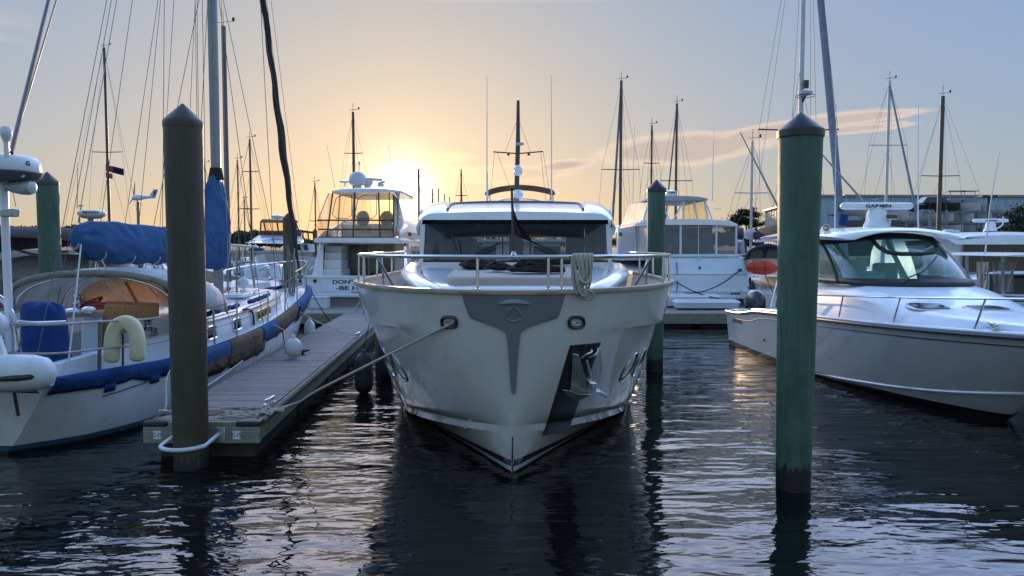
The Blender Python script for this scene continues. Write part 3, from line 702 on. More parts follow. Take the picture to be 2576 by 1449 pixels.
for x0 in (-.55, .65):
    mb = MB(); mb.box((x0, 13.7, 2.35), (.5, .12, .5), 0, -.1); mb.box((x0, 13.5, 2.08), (.5, .45, .14)); mb.tube([(x0, 13.5, 1.66), (x0, 13.5, 2.05)], .05, 8); mb.build('helm_seat', M('beige_leather', (.4, .34, .28), .6), yt, bevel=.05)
MB().bb((-1.57 + x_, 12.4, 3.0), (1.57 + x_, yb, 3.03)).build('headliner', CABD, yt, smooth=0)
# roof: brow, crowned front slope, shoulders, side wings
def rf(y, f, z0): return V3((f + TX(y), y, z0))
rings = []
for y, hw, zt, zb in ((11.78, 1.50, 3.10, 3.025), (11.8, 1.54, 3.16, 3.015), (11.95, 1.58, 3.20, 3.02), (12.6, 1.62, 3.30, 3.04), (13.3, 1.66, 3.385, 3.06), (13.5, 1.68, 3.395, 3.06), (15, 1.68, 3.40, 3.06), (17.2, 1.66, 3.38, 3.06)):
    top = []
    for i in range(41):
        f = -1 + 2 * i / 40; q = abs(f); lift = .055 * max(0, min(1, (q - .70) / .05)) * min(1, max(0, (y - 11.8) / .25))
        top.append(rf(y, hw * f * (1 if q < .99 else .995), zt - .045 * q ** 2 + lift * (1 - .6 * max(0, (q - .8) / .2)) - .10 * max(0, (q - .86) / .14) ** 2))
    bot = [rf(y, hw * (1 - 2 * i / 6) * .985, zb) for i in range(7)]
    rings.append(top + bot)
MB().loft(rings, True, True, True).build('roof', WHITE, yt, smooth=38)
for sg in (-1, 1):
    pts = [V3((sg * a_ + TX(y), y, z)) for a_, y, z in ((1.10, 11.98, 3.205), (1.12, 12.5, 3.285), (1.13, 13.1, 3.36), (1.1, 13.42, 3.385))]
    MB().tube(curve(pts, 4), .022, 6).build('roof_trim', M('grey_trim', (.10, .11, .12), .4), yt)
MB().tube([V3((1.1 * f / 8 + TX(13.4), 13.38 + .03 * (f / 8) ** 2, 3.405 - .03 * (f / 8) ** 2)) for f in range(-8, 9)], .028, 8).build('roof_trim', M('grey_trim', (.10, .11, .12), .4), yt)
for sg in (-1, 1):      # overhanging side wings
    rings = []
    for y, k in ((12.5, .15), (13.0, .5), (13.6, .85), (14.3, 1.), (15.5, 1.), (17.5, .95)):
        xi, xo = 1.60, 1.60 + .29 * k
        rings.append([V3((sg * q + TX(y), y, z)) for q, z in ((xi, 3.24), (xo - .16 * k, 3.17 - .02 * k), (xo - .04 * k, 3.04 - .02 * k), (xo, 2.96 - .03 * k), (xo - .03, 2.90 - .08 * k), (xo - .07, 2.86 - .1 * k), (xo - .12 * k, 2.90 - .1 * k), (xi + .03, 3.0))])
    MB().loft(rings, True, True, True).build('roof_wing', WHITE, yt, smooth=60)
    MB().bb((sg * 1.82 + .06 - .05, 16.2, 1.7), (sg * 1.82 + .06 + .05, 16.6, 2.8)).build('wing_post', M('beige_post', (.40, .34, .27), .5), yt, bevel=.02)
# wipers
def wiper(a, b, c, d): 
    A, B, C, D_ = (at(*q, 12.06) for q in (a, b, c, d))
    mb = MB(); mb.tube([A, B], [.016, .008], 6); mb.tube([A + V3((0, 0, .03)), B + V3((0, -.01, .015))], [.008, .006], 6); mb.tube([C, (C + D_) / 2 - V3((0, .015, 0)), D_], .010, 6); mb.build('wiper', BLACK, yt)
wiper((1194, 641), (1259, 612), (1264, 590), (1264, 643)); wiper((1403, 641), (1332, 606), (1335, 604), (1335, 643)); wiper((1150, 634), (1138, 590), (1136, 586), (1147, 632))
# flybridge things above the roof
fb = MB(); fb.tube(curve([at(1232, 513, 15.2), at(1262, 503, 15.0), at(1300, 500, 14.9), at(1345, 503, 15.0), at(1384, 513, 15.2)], 5), .012, 6)
for u in (1262, 1345): fb.tube([at(u, 503, 15), at(u - 2, 516, 15)], .01, 6)
fb.build('flybridge_rail', STEEL, yt)
bp_ = [at(*q, 16.0) for q in ((1225, 492), (1228, 486), (1240, 481), (1262, 476), (1300, 472), (1340, 474), (1375, 480), (1388, 485), (1391, 491))]
bm_ = MB().tube(curve(bp_, 4), [.055] * 3 + [.062] * 26 + [.055] * 4, 10).build('folded_bimini', BROWNC, yt)
mb = MB()
for u0, v0, u1, v1 in ((1225, 490, 1224, 512), (1391, 490, 1392, 512), (1228, 488, 1238, 512), (1388, 488, 1379, 512)): mb.tube([at(u0, v0, 16), at(u1, v1, 16)], .012, 6)
mb.build('bimini_frame', STEEL, bm_)
# signal mast
D = 15.0
ms = MB(); ms.tube([at(1299, 512, D), at(1300, 470, D), at(1303, 360, D), at(1303.5, 253, D)], [.06, .05, .045, .03], 10); 
ms = ms.build('signal_mast', ALUD, yt)
MB().tube([at(1241, 382, D), at(1303, 386.5, D), at(1366, 381, D)], .014, 6).build('crosstree', ALUD, ms)
for u in (1279, 1330): MB().lathe(at(u, 391, D), [(.0, 0), (.03, 0), (.03, .02), (.015, .05), (0, .06)], 10).build('hanging_light', BLACK, ms)
MB().lathe(at(1303, 441, D - .1), [(.0, -.02), (.06, 0), (.085, .04), (.09, .12), (.075, .17), (.04, .2), (0, .205)], 14).build('dome_antenna', WHITE, ms)
MB().lathe(at(1307, 366, D - .08), [(.03, 0), (.085, .01), (.085, .05), (.03, .06)], 12).build('mast_light', GREYW, ms)
MB().lathe(at(1304, 493, D - .25), [(.0, -.05), (.09, -.02), (.1, .05), (.06, .12), (0, .13)], 14).build('searchlight', WHITE, ms)
mb = MB()
for a_, b_ in (((1244, 382), (1232, 511)), ((1250, 382), (1282, 470)), ((1360, 382), (1374, 511)), ((1335, 383), (1304, 300)), ((1270, 384), (1302, 300)), ((1366, 381), (1386, 505))): mb.tube([at(*a_, D), at(*b_, D + .05)], .0035, 4)
mb.build('mast_wire', WIRE, ms)
for u, v0, v1, d in ((1225, 190, 512, 15.3), (1387.5, 188, 512, 15.3), (1227, 434, 512, 15.5)):
    MB().tube([at(u, v1, d), at(u, lerp(v1, v0, .35), d), at(u + (.3 if u < 1300 else -.8), v0, d)], [.016, .012, .005], 6).build('whip_antenna', WHITE2, yt)
# wing mirrors of light: port nav light
for sg, c_ in ((-1, (.3, .02, .02)), (1, (.02, .25, .1))): MB().box((sg * 1.9 + .06, 13.3, 2.82), (.05, .12, .07)).build('side_light', M('side_light_%s' % ('red' if sg < 0 else 'green'), c_, .2), yt, bevel=.01)
# ---- flagstaff on the rail with a furled dark flag (its own thing)
fs = thing('flagstaff', at(1292, 647, 7.72), 'thin flagstaff on the bow rail with a limp dark flag', 'flagstaff')
b0 = V3((at(1292, 647, 7.70).x, 7.70, RZ + .01))
MB().tube([b0, at(1290, 560, 7.72), at(1287.5, 477, 7.74)], [.017, .015, .013], 8).build('staff', M('dark_varnished_wood', (.05, .03, .025), .4, var=.3), fs)
MB().lathe(b0 - V3((0, 0, .03)), [(.05, 0), (.05, .02), (.03, .04), (.022, .08)], 12).build('staff_socket', STEEL, fs)
MB().ball(at(1287.5, 475, 7.74), .02).build('finial', BLACK, fs)
rows = []
for i in range(15):
    t = i / 14; v = lerp(490, 590, t); w_ = ps([(0, 3), (.3, 6), (.5, 12), (.7, 22), (.85, 40), (1, 48)], t) 
    row = []
    for j in range(11):
        f = j / 10; u = 1288.5 + .02 * (v - 490) + w_ * f - 4 * (1 - t) * f; vv = v + f * (4 + 22 * max(0, t - .3)) + (18 * (1 - f) if t > .9 else 0) * 0
        p = at(u, vv, 7.74); row.append(p + V3((0, .03 * sin(f * 9 + t * 2) * (.3 + t), 0)))
    rows.append(row)
MB().loft(rows, False).build('flag', Mcloth('dark_flag_cloth', (.045, .035, .05), .15), fs, smooth=80, solid=.003)
# ---- rope coil hung on the rail
rnd = random.Random(5)
rc = MB()
hang = []
cu0 = 1466
for i in range(9):
    u = cu0 - 22 + i * 5.6 + rnd.uniform(-1, 1); dz_ = .0
    top = at(u, 645, 7.80); k = hull_s(top.x - TX(7.8), 2.1); yr = ystem(CAPZ) + k
    top = V3((top.x, yr + .05, RZ + .03)); ln = rnd.uniform(.30, .46); sp = rnd.uniform(.015, .05)
    lp = [top + V3((0, -.005, .0)), top + V3((-sp * .6, -.055, -.05)), top + V3((-sp + .02 * (4 - i) / 4, -.07, -ln * .6)), top + V3((.02 * (4 - i) / 4, -.075, -ln)), top + V3((sp + .02 * (4 - i) / 4, -.065, -ln * .6)), top + V3((sp * .6, -.05, -.05)), top + V3((.012, .0, .0)), top + V3((.012, .04, -.06)), top + V3((.0, .045, -.16)), top + V3((-.01, .03, -.05)), top + V3((0, -.005, 0))]
    rc.tube(curve(lp, 5), .0135, 7)
p = at(1480, 738, 7.72); rc.tube([p + V3((.05 * cos(a), -.02 * sin(a), .05 * sin(a) - .02)) for a in [2 * pi * k / 14 for k in range(14)]], .013, 7, closed=True)
p2 = at(1467, 712, 7.72); rc.tube(curve([p2 + V3((-.06, 0, .1)), p2 + V3((-.02, -.03, .02)), p2 + V3((.05, -.03, .0)), p2 + V3((.07, .0, .08))], 5), .014, 7)
rc.tube(curve([at(1447, 668, 7.74), at(1450, 700, 7.70), at(1456, 730, 7.70), at(1470, 746, 7.70), at(1476, 735, 7.7)], 5), .0135, 7)
tag(rc.build('coiled_rope', ROPE, None, smooth=60), 'thick pale rope coiled over the bow rail of the big yacht', 'rope')
# ---- black rope heaps on the pad
def heap(c, rx, ry, n, seed, r=.014, hgt=.05):
    rr = random.Random(seed); pts = []
    for i in range(n):
        a = i * 2.1 + rr.uniform(-.6, .6); k = rr.uniform(.35, 1.)
        pts.append(V3((c[0] + rx * k * cos(a), c[1] + ry * k * sin(a), c[2] + r + rr.uniform(0, hgt) * (1.15 - k))))
    return MB().tube(curve(pts, 5), r, 6)
def padz(y): return 2.225 + .055 * (y - 9.3)
for (u, d, rx, ry, n_, sd_, lb) in ((1195, 10.5, .27, .22, 34, 1, 'heap of black rope on the left of the foredeck sun pad'), (1252, 10.0, .22, .10, 20, 8, 'flat string of black rope on the left-centre front of the sun pad'), (1346, 9.75, .42, .12, 40, 2, 'long pile of black rope across the right front of the sun pad'), (1365, 11.0, .42, .14, 40, 3, 'pile of black rope at the back of the sun pad under the windshield')):
    x0 = at(u, 680, d).x
    hb_ = heap((x0, d, padz(d)), rx, ry, n_, sd_, .024, .15); tag(hb_.build('rope_pile', ROPEB, None, smooth=60), lb, 'rope', 'black rope piles on the sun pad')
# ---- anchor
ANC = M('brightened_steel', (.80, .81, .83), .34, .75, var=.12, vs=8)  # less metallic, pale base stands in for the bright sky reflection
an = thing('anchor', onz(1465, 950, 1.2), 'polished steel plough anchor stowed against the dark plate on the bow', 'anchor')
def A(u, v, o): x, z = onhull(u, v); return hp_(x, z, o)
def fluke(L, th=.012): 
    pts = [A(*q) for q in L]; n_ = (pts[1] - pts[0]).cross(pts[2] - pts[0]).normalized() * th; return MB().plate(pts, n_)
fluke([(1436, 884, .05), (1446, 884, .07), (1452, 930, .16), (1462, 972, .13), (1446, 996, .05), (1429, 990, .04), (1433, 930, .05)]).build('fluke', ANC, an, bevel=.004)
fluke([(1495, 872, .05), (1502, 868, .06), (1500, 915, .10), (1494, 962, .09), (1476, 950, .16), (1480, 915, .14)]).build('fluke', ANC, an, bevel=.004)
fluke([(1409, 974, .04), (1430, 996, .05), (1446, 998, .06), (1463, 968, .17), (1440, 976, .10), (1424, 972, .07)]).build('fluke_toe', ANC, an, bevel=.004)
MB().tube([A(1463, 895, .10), A(1467, 945, .16)], [.014, .018], 8).build('shank', ANC, an)
MB().tube(curve([A(1455, 893, .06), A(1459, 878, .12), A(1468, 870, .14), A(1474, 869, .10)], 5), .012, 8).build('roll_bar', ANC, an)
MB().tube(curve([A(1474, 893, .05), A(1482, 881, .10), A(1494, 872, .08)], 5), .010, 8).build('roll_bar', ANC, an)
MB().hexa([A(1459, 938, .1), A(1476, 940, .1), A(1476, 940, .19), A(1459, 938, .19)], [A(1460, 955, .1), A(1472, 957, .1), A(1472, 957, .2), A(1460, 955, .2)]).build('shackle', ANC, an, bevel=.012)
MB().hexa([A(1474, 960, .08), A(1480, 958, .08), A(1480, 958, .2), A(1474, 960, .2)], [A(1500, 980, .12), A(1507, 974, .12), A(1507, 974, .17), A(1500, 980, .17)]).build('stock', ANC, an, bevel=.006)
# ---- mooring lines of the yacht
x, z = onhull(1131, 815)
ml = curve([hp_(x, z, -.02), hp_(x - .03, z - .02, .03), V3((-1.55, 8.42, 1.29)), V3((-2.35, 8.82, .86)), onz(752, 1012, DZ + .03), onz(690, 1030, DZ + .02), onz(655, 1040, DZ + .02)], 8)
tag(MB().tube(ml, .0155, 8).build('mooring_line', ROPE, None, smooth=60), 'pale mooring line from the left bow fairlead of the big yacht to the dock', 'mooring line')
tag(MB().tube(sag(onz(668, 1028, DZ + .03), at(908, 756, 15.5), .04), .007, 6).build('mooring_line', ROPE, None), 'thin taut line rising from the dock rope pile to the yacht side', 'mooring line')
hpz = MB(); rr = random.Random(11)
c0 = onz(640, 1038, DZ)
def loop(c, a, L, w_, r): return [c + V3((cos(a) * L * cos(t) - sin(a) * w_ * sin(t), sin(a) * L * cos(t) + cos(a) * w_ * sin(t), .02 + .012 * sin(3 * t))) for t in [2 * pi * k / 20 for k in range(21)]]
for (u, v, a, L, w_) in ((585, 1051, .05, .17, .06), (610, 1048, -.1, .2, .05), (600, 1042, .1, .14, .05), (618, 1028, .0, .16, .035), (640, 1030, .1, .17, .04), (650, 1042, .8, .09, .06), (668, 1042, -.3, .1, .05), (660, 1038, 1.2, .08, .05), (690, 1038, .5, .12, .03)):
    hpz.tube(loop(onz(u, v, DZ), a, L, w_, 0), .0145, 7)
hpz.tube(curve([onz(556, 1026, DZ + .02), onz(580, 1025, DZ + .02), onz(610, 1024, DZ + .03), onz(650, 1022, DZ + .02), onz(700, 1030, DZ + .02), onz(740, 1015, DZ + .02)], 5), .0145, 7)
tag(hpz.build('rope_pile', ROPE, None, smooth=60), 'loose loops of pale rope on the near end of the finger dock', 'rope', 'rope piles on the dock')
# ---- fenders between yacht and dock
def fender(c, r, L, mat, label, line=None, group=None, lmat=None):
    t = thing('fender', c, label, 'fender', group); c = V3(c)
    MB().lathe(c - V3((0, 0, L / 2)), [(.0, -.04), (.035, -.04), (.04, 0), (r * .6, .03), (r * .92, .1), (r, .18), (r, L - .18), (r * .92, L - .1), (r * .6, L - .03), (.04, L), (.035, L + .05), (0, L + .05)], 20).build('body', mat, t, smooth=60)
    if line: MB().tube(sag(c + V3((0, 0, L / 2 + .04)), line, -.0), .007, 5).build('lanyard', lmat or ROPEB, t)
    return t
fender((-2.62, 12.9, .36), .16, .74, RUB, 'black cylinder fender hanging beside the finger dock', (-2.24, 12.4, 2.1))
fender((-2.46, 14.2, .45), .15, .9, RUB, 'second black fender tucked between dock and yacht, farther back', (-2.24, 14.0, 2.1))
# ================================================================ generic hull
class Hull:
    def __init__(s, S, B, hb, wl, zs, bow=.5, stern=0., flare=.75, zk=-.35, f0=0):
        s.f0 = f0
        s.S, s.B = V3((S[0], S[1], 0)), V3((B[0], B[1], 0)); s.L = (s.B - s.S).length; s.ax = (s.B - s.S).normalized(); s.sd = V3((s.ax.y, -s.ax.x, 0))
        s.hb, s.wl, s.zs, s.bow, s.stern, s.flare, s.zk = hb, wl, zs, bow, stern, flare, zk
    def pt(s, t, sg, z, o=0.):
        Z = ps(s.zs, t); f = max(0, min(1.15, z / Z)); w = ps(s.wl, t) + (ps(s.hb, t) - ps(s.wl, t)) * f ** s.flare
        if s.f0: w = ps(s.wl, t) + (ps(s.hb, t) - ps(s.wl, t)) * f ** lerp(s.f0, s.flare, min(1, t / .2))
        if z < 0: w = ps(s.wl, t) * (1 - .5 * z / s.zk)
        al = t * s.L - s.bow * t ** 5 * (1 - min(f, 1)) + s.stern * (1 - t) ** 5 * (1 - min(f, 1))
        return s.S + s.ax * al + s.sd * (sg * max(0, w + o)) + V3((0, 0, z))
    def c(s, t, off=0., z=0.): return s.S + s.ax * (t * s.L) + s.sd * off + V3((0, 0, z))
    def mesh(s, n=26, rows=8, t0=0., t1=1.):
        mb = MB(); ts = [t0 + (t1 - t0) * (i / n) for i in range(n)] + [t0 + (t1 - t0) * q for q in (.975, .99, 1.)]; ts = sorted(set(ts))
        st = []
        for t in ts:
            Z = ps(s.zs, t); st.append([s.zk, s.zk * .4] + [Z * k / rows for k in range(rows + 1)])
        for sg in (-1, 1): mb.loft([[s.pt(t, sg, z) for z in r] for t, r in zip(ts, st)], False)
        L = [s.pt(t0, -1, z) for z in st[0]]; R = [s.pt(t0, 1, z) for z in st[0]]; mb.loft([L, R], False)
        return mb
    def deck(s, dz=-.03, inset=-.02, n=20, t0=0., t1=1.):
        ts = [lerp(t0, t1, i / n) for i in range(n + 1)]
        return MB().loft([[s.pt(t, -1, ps(s.zs, t) + dz, inset) for t in ts], [s.c(t, 0, ps(s.zs, t) + dz + .04) for t in ts], [s.pt(t, 1, ps(s.zs, t) + dz, inset) for t in ts]], False)
    def edge(s, sg, dz=0., o=0., t0=0., t1=1., n=24): return [s.pt(lerp(t0, t1, i / n), sg, ps(s.zs, lerp(t0, t1, i / n)) + dz, o) for i in range(n + 1)]

# ================================================================ blue-trimmed sailboat on the left
S, B = (-6.5, 8.9), (-5.8, 20.5); LL = 11.62
dd = lambda d: (d - 8.9) / 11.6
SH = Hull(S, B, [(dd(a), b) for a, b in ((8.9, .84), (9.4, .95), (10.95, 1.27), (11.7, 1.40), (13.9, 1.38), (15.8, 1.22), (18.2, .86), (19.5, .47), (20.5, 0.0))],
          [(dd(a), b) for a, b in ((8.9, .12), (9.6, .75), (10.9, 1.12), (13.5, 1.28), (16, 1.0), (18.5, .45), (19.8, .12), (20.5, 0))],
          [(dd(a), b) for a, b in ((8.9, .90), (10.95, .83), (11.7, .85), (13.9, .93), (15.8, 1.06), (18.2, 1.33), (20.5, 1.52))], bow=1.3, stern=.25, flare=.6, f0=.9)
sb = thing('sailboat', (-6.3, 13, 0), 'white sailboat with royal blue boom cover, blue and brown rail covers and tan dodger', 'sailboat')
SBM = M('sailboat_gelcoat', (.66, .69, .72), .28, var=.05, coat=.35, dirt=((.42, .42, .38), .3), fn=zpaint([(-9, .03, (.015, .03, .04)), (.03, .10, (.04, .10, .16))]))
hu = SH.mesh(34).build('hull', SBM, sb, smooth=40)
SH.deck(-.06).build('deck', WHITE2, sb, smooth=0)
ax = SH.c
def hz(d, sg, z, o=.006): return SH.pt(dd(d), sg, z, o)
MB().tube([hz(9.75 + .1 * i, 1, .60 + .008 * i, .004) for i in range(0, 19)], .011, 5).build('cove_stripe', M('navy_stripe', (.01, .015, .06), .4), hu)
# rail covers: blue aft, then alternating brown tarp and blue
def cover(d0, d1, mat, name, sg=1, drop=.18, seed=0, up=.10, th=.05):
    rr = random.Random(seed); n = max(6, int((d1 - d0) * 8)); rings = []
    for i in range(n + 1):
        t = dd(lerp(d0, d1, i / n)); Z = ps(SH.zs, t); w = noise.noise((i * .7, seed, 0)) * .02; dr = drop + noise.noise((i * .45, seed + 5, 0)) * .05
        rings.append([SH.pt(t, sg, Z + up * .9, -.10), SH.pt(t, sg, Z + up, -.03 + w), SH.pt(t, sg, Z + up * .8, th * .6 + w), SH.pt(t, sg, Z, th + w), SH.pt(t, sg, Z - dr * .6, th * .55 + w + .008), SH.pt(t, sg, Z - dr, .018 + w * .5)])
    return MB().loft(rings, False).build(name, mat, sb, smooth=80, solid=.006)
cover(8.95, 11.35, BLUED, 'rail_cover', drop=.13, seed=1)
for d_ in (9.75, 10.55): MB().loft([[SH.pt(dd(d_ + e), 1, ps(SH.zs, dd(d_)) - .10, .03), SH.pt(dd(d_ + e), 1, ps(SH.zs, dd(d_)) - .22, .014)] for e in (0, .09, .18)], False).build('cover_flap', BLUED, sb, solid=.006)
cover(11.35, 12.6, BLUEC, 'rail_cover', drop=.22, seed=2, th=.06); cover(11.6, 14.35, TARP, 'tarp_cover', drop=.38, seed=3, up=.085, th=.045); cover(12.62, 14.1, TARP, 'tarp_cover', drop=.3, seed=6, th=.062)
cover(14.1, 15.0, BLUEC, 'rail_cover', drop=.22, seed=4, th=.075); cover(15.0, 16.9, TARP, 'tarp_cover', drop=.24, seed=7); cover(16.9, 19.9, BLUEC, 'rail_cover', drop=.34, seed=9, th=.09)
cover(8.95, 16.0, BLUED, 'rail_cover', sg=-1, seed=11); cover(16.0, 20.0, BLUED, 'rail_cover', sg=-1, seed=12, th=.09)
# cabin trunk
cz = lambda d: ps([(12.6, 1.30), (15, 1.38), (17.6, 1.53)], d)
rings = []
for d, w_ in ((12.5, .90), (13.5, .92), (14.5, .90), (15.5, .84), (16.5, .73), (17.2, .60), (17.6, .44)):
    t = dd(d); Z = cz(d); zb = ps(SH.zs, t) - .08; k = 1 if d < 17.5 else .8
    rings.append([ax(t, a * w_, zb + (Z - zb) * b) for a, b in ((-1.02, 0), (-.97, .85), (-.93, .97), (-.84, 1.04), (-.4, 1.13), (0, 1.16), (.4, 1.13), (.84, 1.04), (.93, .97), (.97, .85), (1.02, 0))])
cab = MB().loft(rings, False); cab.f.append([cab.v.index(tuple(p)) for p in rings[-1]]); cab.f.append([cab.v.index(tuple(p)) for p in rings[0]][::-1]); cab.build('cabin_trunk', WHITE, sb, smooth=50)
def side(d, f, o=.0):
    t = dd(d); zb = ps(SH.zs, t) - .08; Z = cz(d); w_ = ps([(12.5, .90), (13.5, .92), (14.5, .90), (15.5, .84), (16.5, .73), (17.2, .60), (17.6, .44)], d)
    return ax(t, w_ * (1.02 - .06 * f) + o, zb + (Z - zb) * f)
for d in (13.05, 14.1): 
    pts = []
    for i in range(20):
        a = 2 * pi * i / 20; pts.append(side(d + .17 * max(-1, min(1, 1.3 * cos(a))), .52 + .22 * max(-1, min(1, 1.3 * sin(a))), .012))
    pf = MB().tube(pts, .017, 6, closed=True).build('portlight', CHROME, sb); MB().add([p - V3((.004, 0, 0)) for p in pts], [list(range(20))]).build('pane', GLASSB, pf, smooth=0)
for d in (15.25, 15.48, 15.71, 15.94):
    pts = [side(d + .09 * a, .52 + .2 * b, .013) for a, b in ((-1, -1), (1, -1), (1, 1), (-1, 1))]
    pf = MB().tube(pts, .018, 6, closed=True).build('portlight', M('brass_frame', (.75, .62, .3), .25, .9), sb); MB().add([p - V3((.004, 0, 0)) for p in pts], [[0, 1, 2, 3]]).build('pane', GLASSB, pf, smooth=0)
MB().tube([side(d / 10, .9, .012) for d in range(126, 175)], .016, 6).build('grab_rail', VARN, sb)
for d0, d1 in ((12.9, 14.4), (15.0, 16.3)): MB().tube([side(lerp(d0, d1, i / 12), 1.08, -.06) + V3((0, 0, .05 + .012 * sin(i * 2.3))) for i in range(13)], .045, 8).build('handrail_cover', BLUED, sb)
MB().tube(curve([side(14.9, .2, .02), side(14.9, .7, .03), side(14.75, .95, 0), side(14.5, 1.0, 0)], 4), .022, 6).build('cabin_grip', RUB, sb)
for i, (d, o) in enumerate(((15.9, .1), (16.6, -.05))):
    t = dd(d); z = cz(d) + .08; mb = MB(); mb.hexa([ax(dd(d - .28), o - .28, z), ax(dd(d - .28), o + .28, z), ax(dd(d + .28), o + .28, z + .03), ax(dd(d + .28), o - .28, z + .03)], [ax(dd(d - .25), o - .25, z + .07), ax(dd(d - .25), o + .25, z + .07), ax(dd(d + .25), o + .25, z + .1), ax(dd(d + .25), o - .25, z + .1)]); mb.build('deck_hatch', WHITE, sb, bevel=.015)
mb = MB(); mb.tube([at(612, 752, 16.2), at(612, 728, 16.2)], .07, 10); mb.ball(at(612, 712, 16.2), (.125, .08, .125)); mb.build('cowl_vent', M('white_vent', (.7, .72, .74), .4), sb)
# mast, boom, covers
MX = ax(dd(15.3)); HEAD = MX + V3((0, 0, 17))
mb = MB(); mb.tube([MX + V3((0, 0, 1.3)), MX + V3((0, 0, 17))], .098, 16); mb.tube([MX + V3((.0, -.10, 2.3)), MX + V3((0, -.10, 17))], .02, 6); ma = mb.build('mast', ALU, sb, smooth=60)
MB().tube([ax(dd(10.75), 0, 2.62), MX + V3((0, 0, 2.35))], .07, 10).build('boom', ALU, sb)
CT = ((10.72, 2.62, 2.78, .03), (10.8, 2.52, 2.9, .11), (11.1, 2.42, 2.98, .17), (11.7, 2.36, 3.0, .19), (12.4, 2.33, 2.97, .19), (13.1, 2.31, 2.95, .19), (13.8, 2.27, 3.0, .2), (14.3, 2.25, 3.15, .21), (14.75, 2.2, 3.6, .22), (15.0, 2.13, 3.95, .235), (15.2, 2.1, 4.1, .24), (15.42, 2.1, 4.12, .23), (15.6, 2.12, 3.9, .16), (15.7, 2.2, 3.5, .05))
tb = lambda i: [(r_[0], r_[i]) for r_ in CT]
rings = []
for i in range(101):
    d = lerp(10.72, 15.7, i / 100); t = dd(d); zb, zt, hw = pl(tb(1), d), pl(tb(2), d), pl(tb(3), d); ring = []
    for j in range(44):
        a = 2 * pi * j / 44; top = max(.0, sin(a)); k = min(1, hw / .15)
        fold = abs(noise.noise((d * 2.4 + sin(a) * 1.1, sin(a) * 1.6 - d * .9, 4))) * .085 + .02 * noise.noise((d * 5.5, a * 2.2, 8)); sagd = .035 * sin(d * 5.2) ** 2 * max(0, -sin(a))
        w_ = (hw * 1.08 - fold * k * .9) * cos(a) * (1 - .42 * top * (1 if zt > 3.1 else .35))
        ring.append(ax(t, w_, lerp(zb, zt, .5 + .5 * sin(a)) - sagd * k + .03 * k * noise.noise((d * 1.7, j * .2, 7))))
    rings.append(ring)
MB().loft(rings, True, True, True).build('sail_cover', BLUEC, sb, smooth=70)
for d in (11.25, 12.0, 12.75, 13.5):
    zb, hw = pl(tb(1), d), pl(tb(3), d); MB().tube([ax(dd(d), hw * .95 * cos(a_), zb + .1 + .14 * sin(a_)) for a_ in [pi + pi * k / 10 for k in range(11)]], .008, 5).build('cover_lacing', ROPEW, sb)
mb = MB(); mb.tube([MX + V3((0, 0, 3.98)), MX + V3((0, 0, 4.22))], [.16, .115], 12); mb.build('cover_collar', CHARC, sb)
mb = MB()
for d, o in ((11.2, .12), (11.22, .0), (12.4, -.1)): mb.tube(sag(ax(dd(d), o, 2.4), ax(dd(d + .1), o + .35, 1.75), .06), .012, 5)
mb.build('mainsheet', ROPEW, sb)
# furled headsail
bw = ax(dd(20.2), 0, 1.62); rr = random.Random(4); pts = []; rad = []
for i in range(61):
    t = i / 60; p = bw.lerp(HEAD - V3((0, 0, .4)), t); pts.append(p + V3((.018 * sin(i * 1.3), .0, 0)))
    rad.append(.035 if i < 4 else (.07 + .028 * max(0, 1 - abs(t - .24) / .09) + .012 * noise.noise((i * .6, 0, 0))))
MB().tube(pts, rad, 10).build('furled_headsail', Mcloth('dark_sail_wrap', (.055, .05, .055), .06), sb, smooth=70)
MB().lathe(bw + V3((0, -.03, .1)), [(.05, 0), (.1, .03), (.1, .12), (.05, .15)], 14, ax=(.0, -.35, 1)).build('furling_drum', ALU, sb)
# standing rigging and running lines
def Lx(name, a, b, r=.005, mat=None, s=0.): return stay(sb, a, b, r, mat, name, s)
Lx('topping_lift', ax(dd(10.85), .0, 2.95), HEAD, .0065, ROPE); 
Lx('backstay', ax(dd(9.0), -.55, .95), HEAD, .011, WIRE); Lx('backstay', ax(dd(9.0), .6, .95), HEAD - V3((0, 0, .05)), .005)
for sg in (-1, 1):
    cp_ = SH.pt(dd(15.3), sg, 1.12, -.05)
    Lx('shroud', cp_, MX + SH.sd * (sg * .95) + V3((0, 0, 9.2)), .0065); Lx('shroud', SH.pt(dd(16.3), sg, 1.15, -.05), MX + V3((0, 0, 8.8)), .0065); Lx('shroud', SH.pt(dd(14.4), sg, 1.05, -.05), MX + V3((0, 0, 8.8)), .0065)
    MB().tube([MX + V3((0, 0, 9.2)), MX + SH.sd * (sg * .98) + V3((0, 0, 9.25))], .03, 6).build('spreader', ALU, sb)
for d0, sg, o, zt, dy in ((15.0, -1, .0, 16, .1), (14.2, -1, .05, 15, .0), (13.6, -1, .02, 13, -.1), (12.9, -1, .0, 16.5, .0), (15.9, -1, .0, 12, .1), (12.0, -1, .03, 16.8, 0)):
    Lx('halyard', SH.pt(dd(d0), sg, ps(SH.zs, dd(d0)), -.06), MX + SH.sd * (sg * (.08 + o)) + V3((0, dy, zt)), .0055, WIRE)
for o, d0 in ((-.14, 15.25), (-.2, 15.15), (-.26, 15.3), (.16, 15.2)): Lx('halyard', ax(dd(d0), o * 1.6, 1.4), MX + V3((o, 0, 16.6)), .006, ROPE if o > 0 else WIRE)
Lx('halyard', ax(dd(20.0), .1, 1.6), MX + V3((.1, .1, 16.8)), .005); Lx('halyard', SH.pt(dd(19.3), 1, 1.5, -.05), MX + V3((.15, .1, 16.9)), .005); Lx('halyard', SH.pt(dd(19.2), 1, 1.5, -.05), MX + V3((.12, .15, 13)), .005)
Lx('halyard', SH.pt(dd(9.3), 1, .95, -.12), ax(dd(10.9), .02, 2.75), .012, ROPEW)

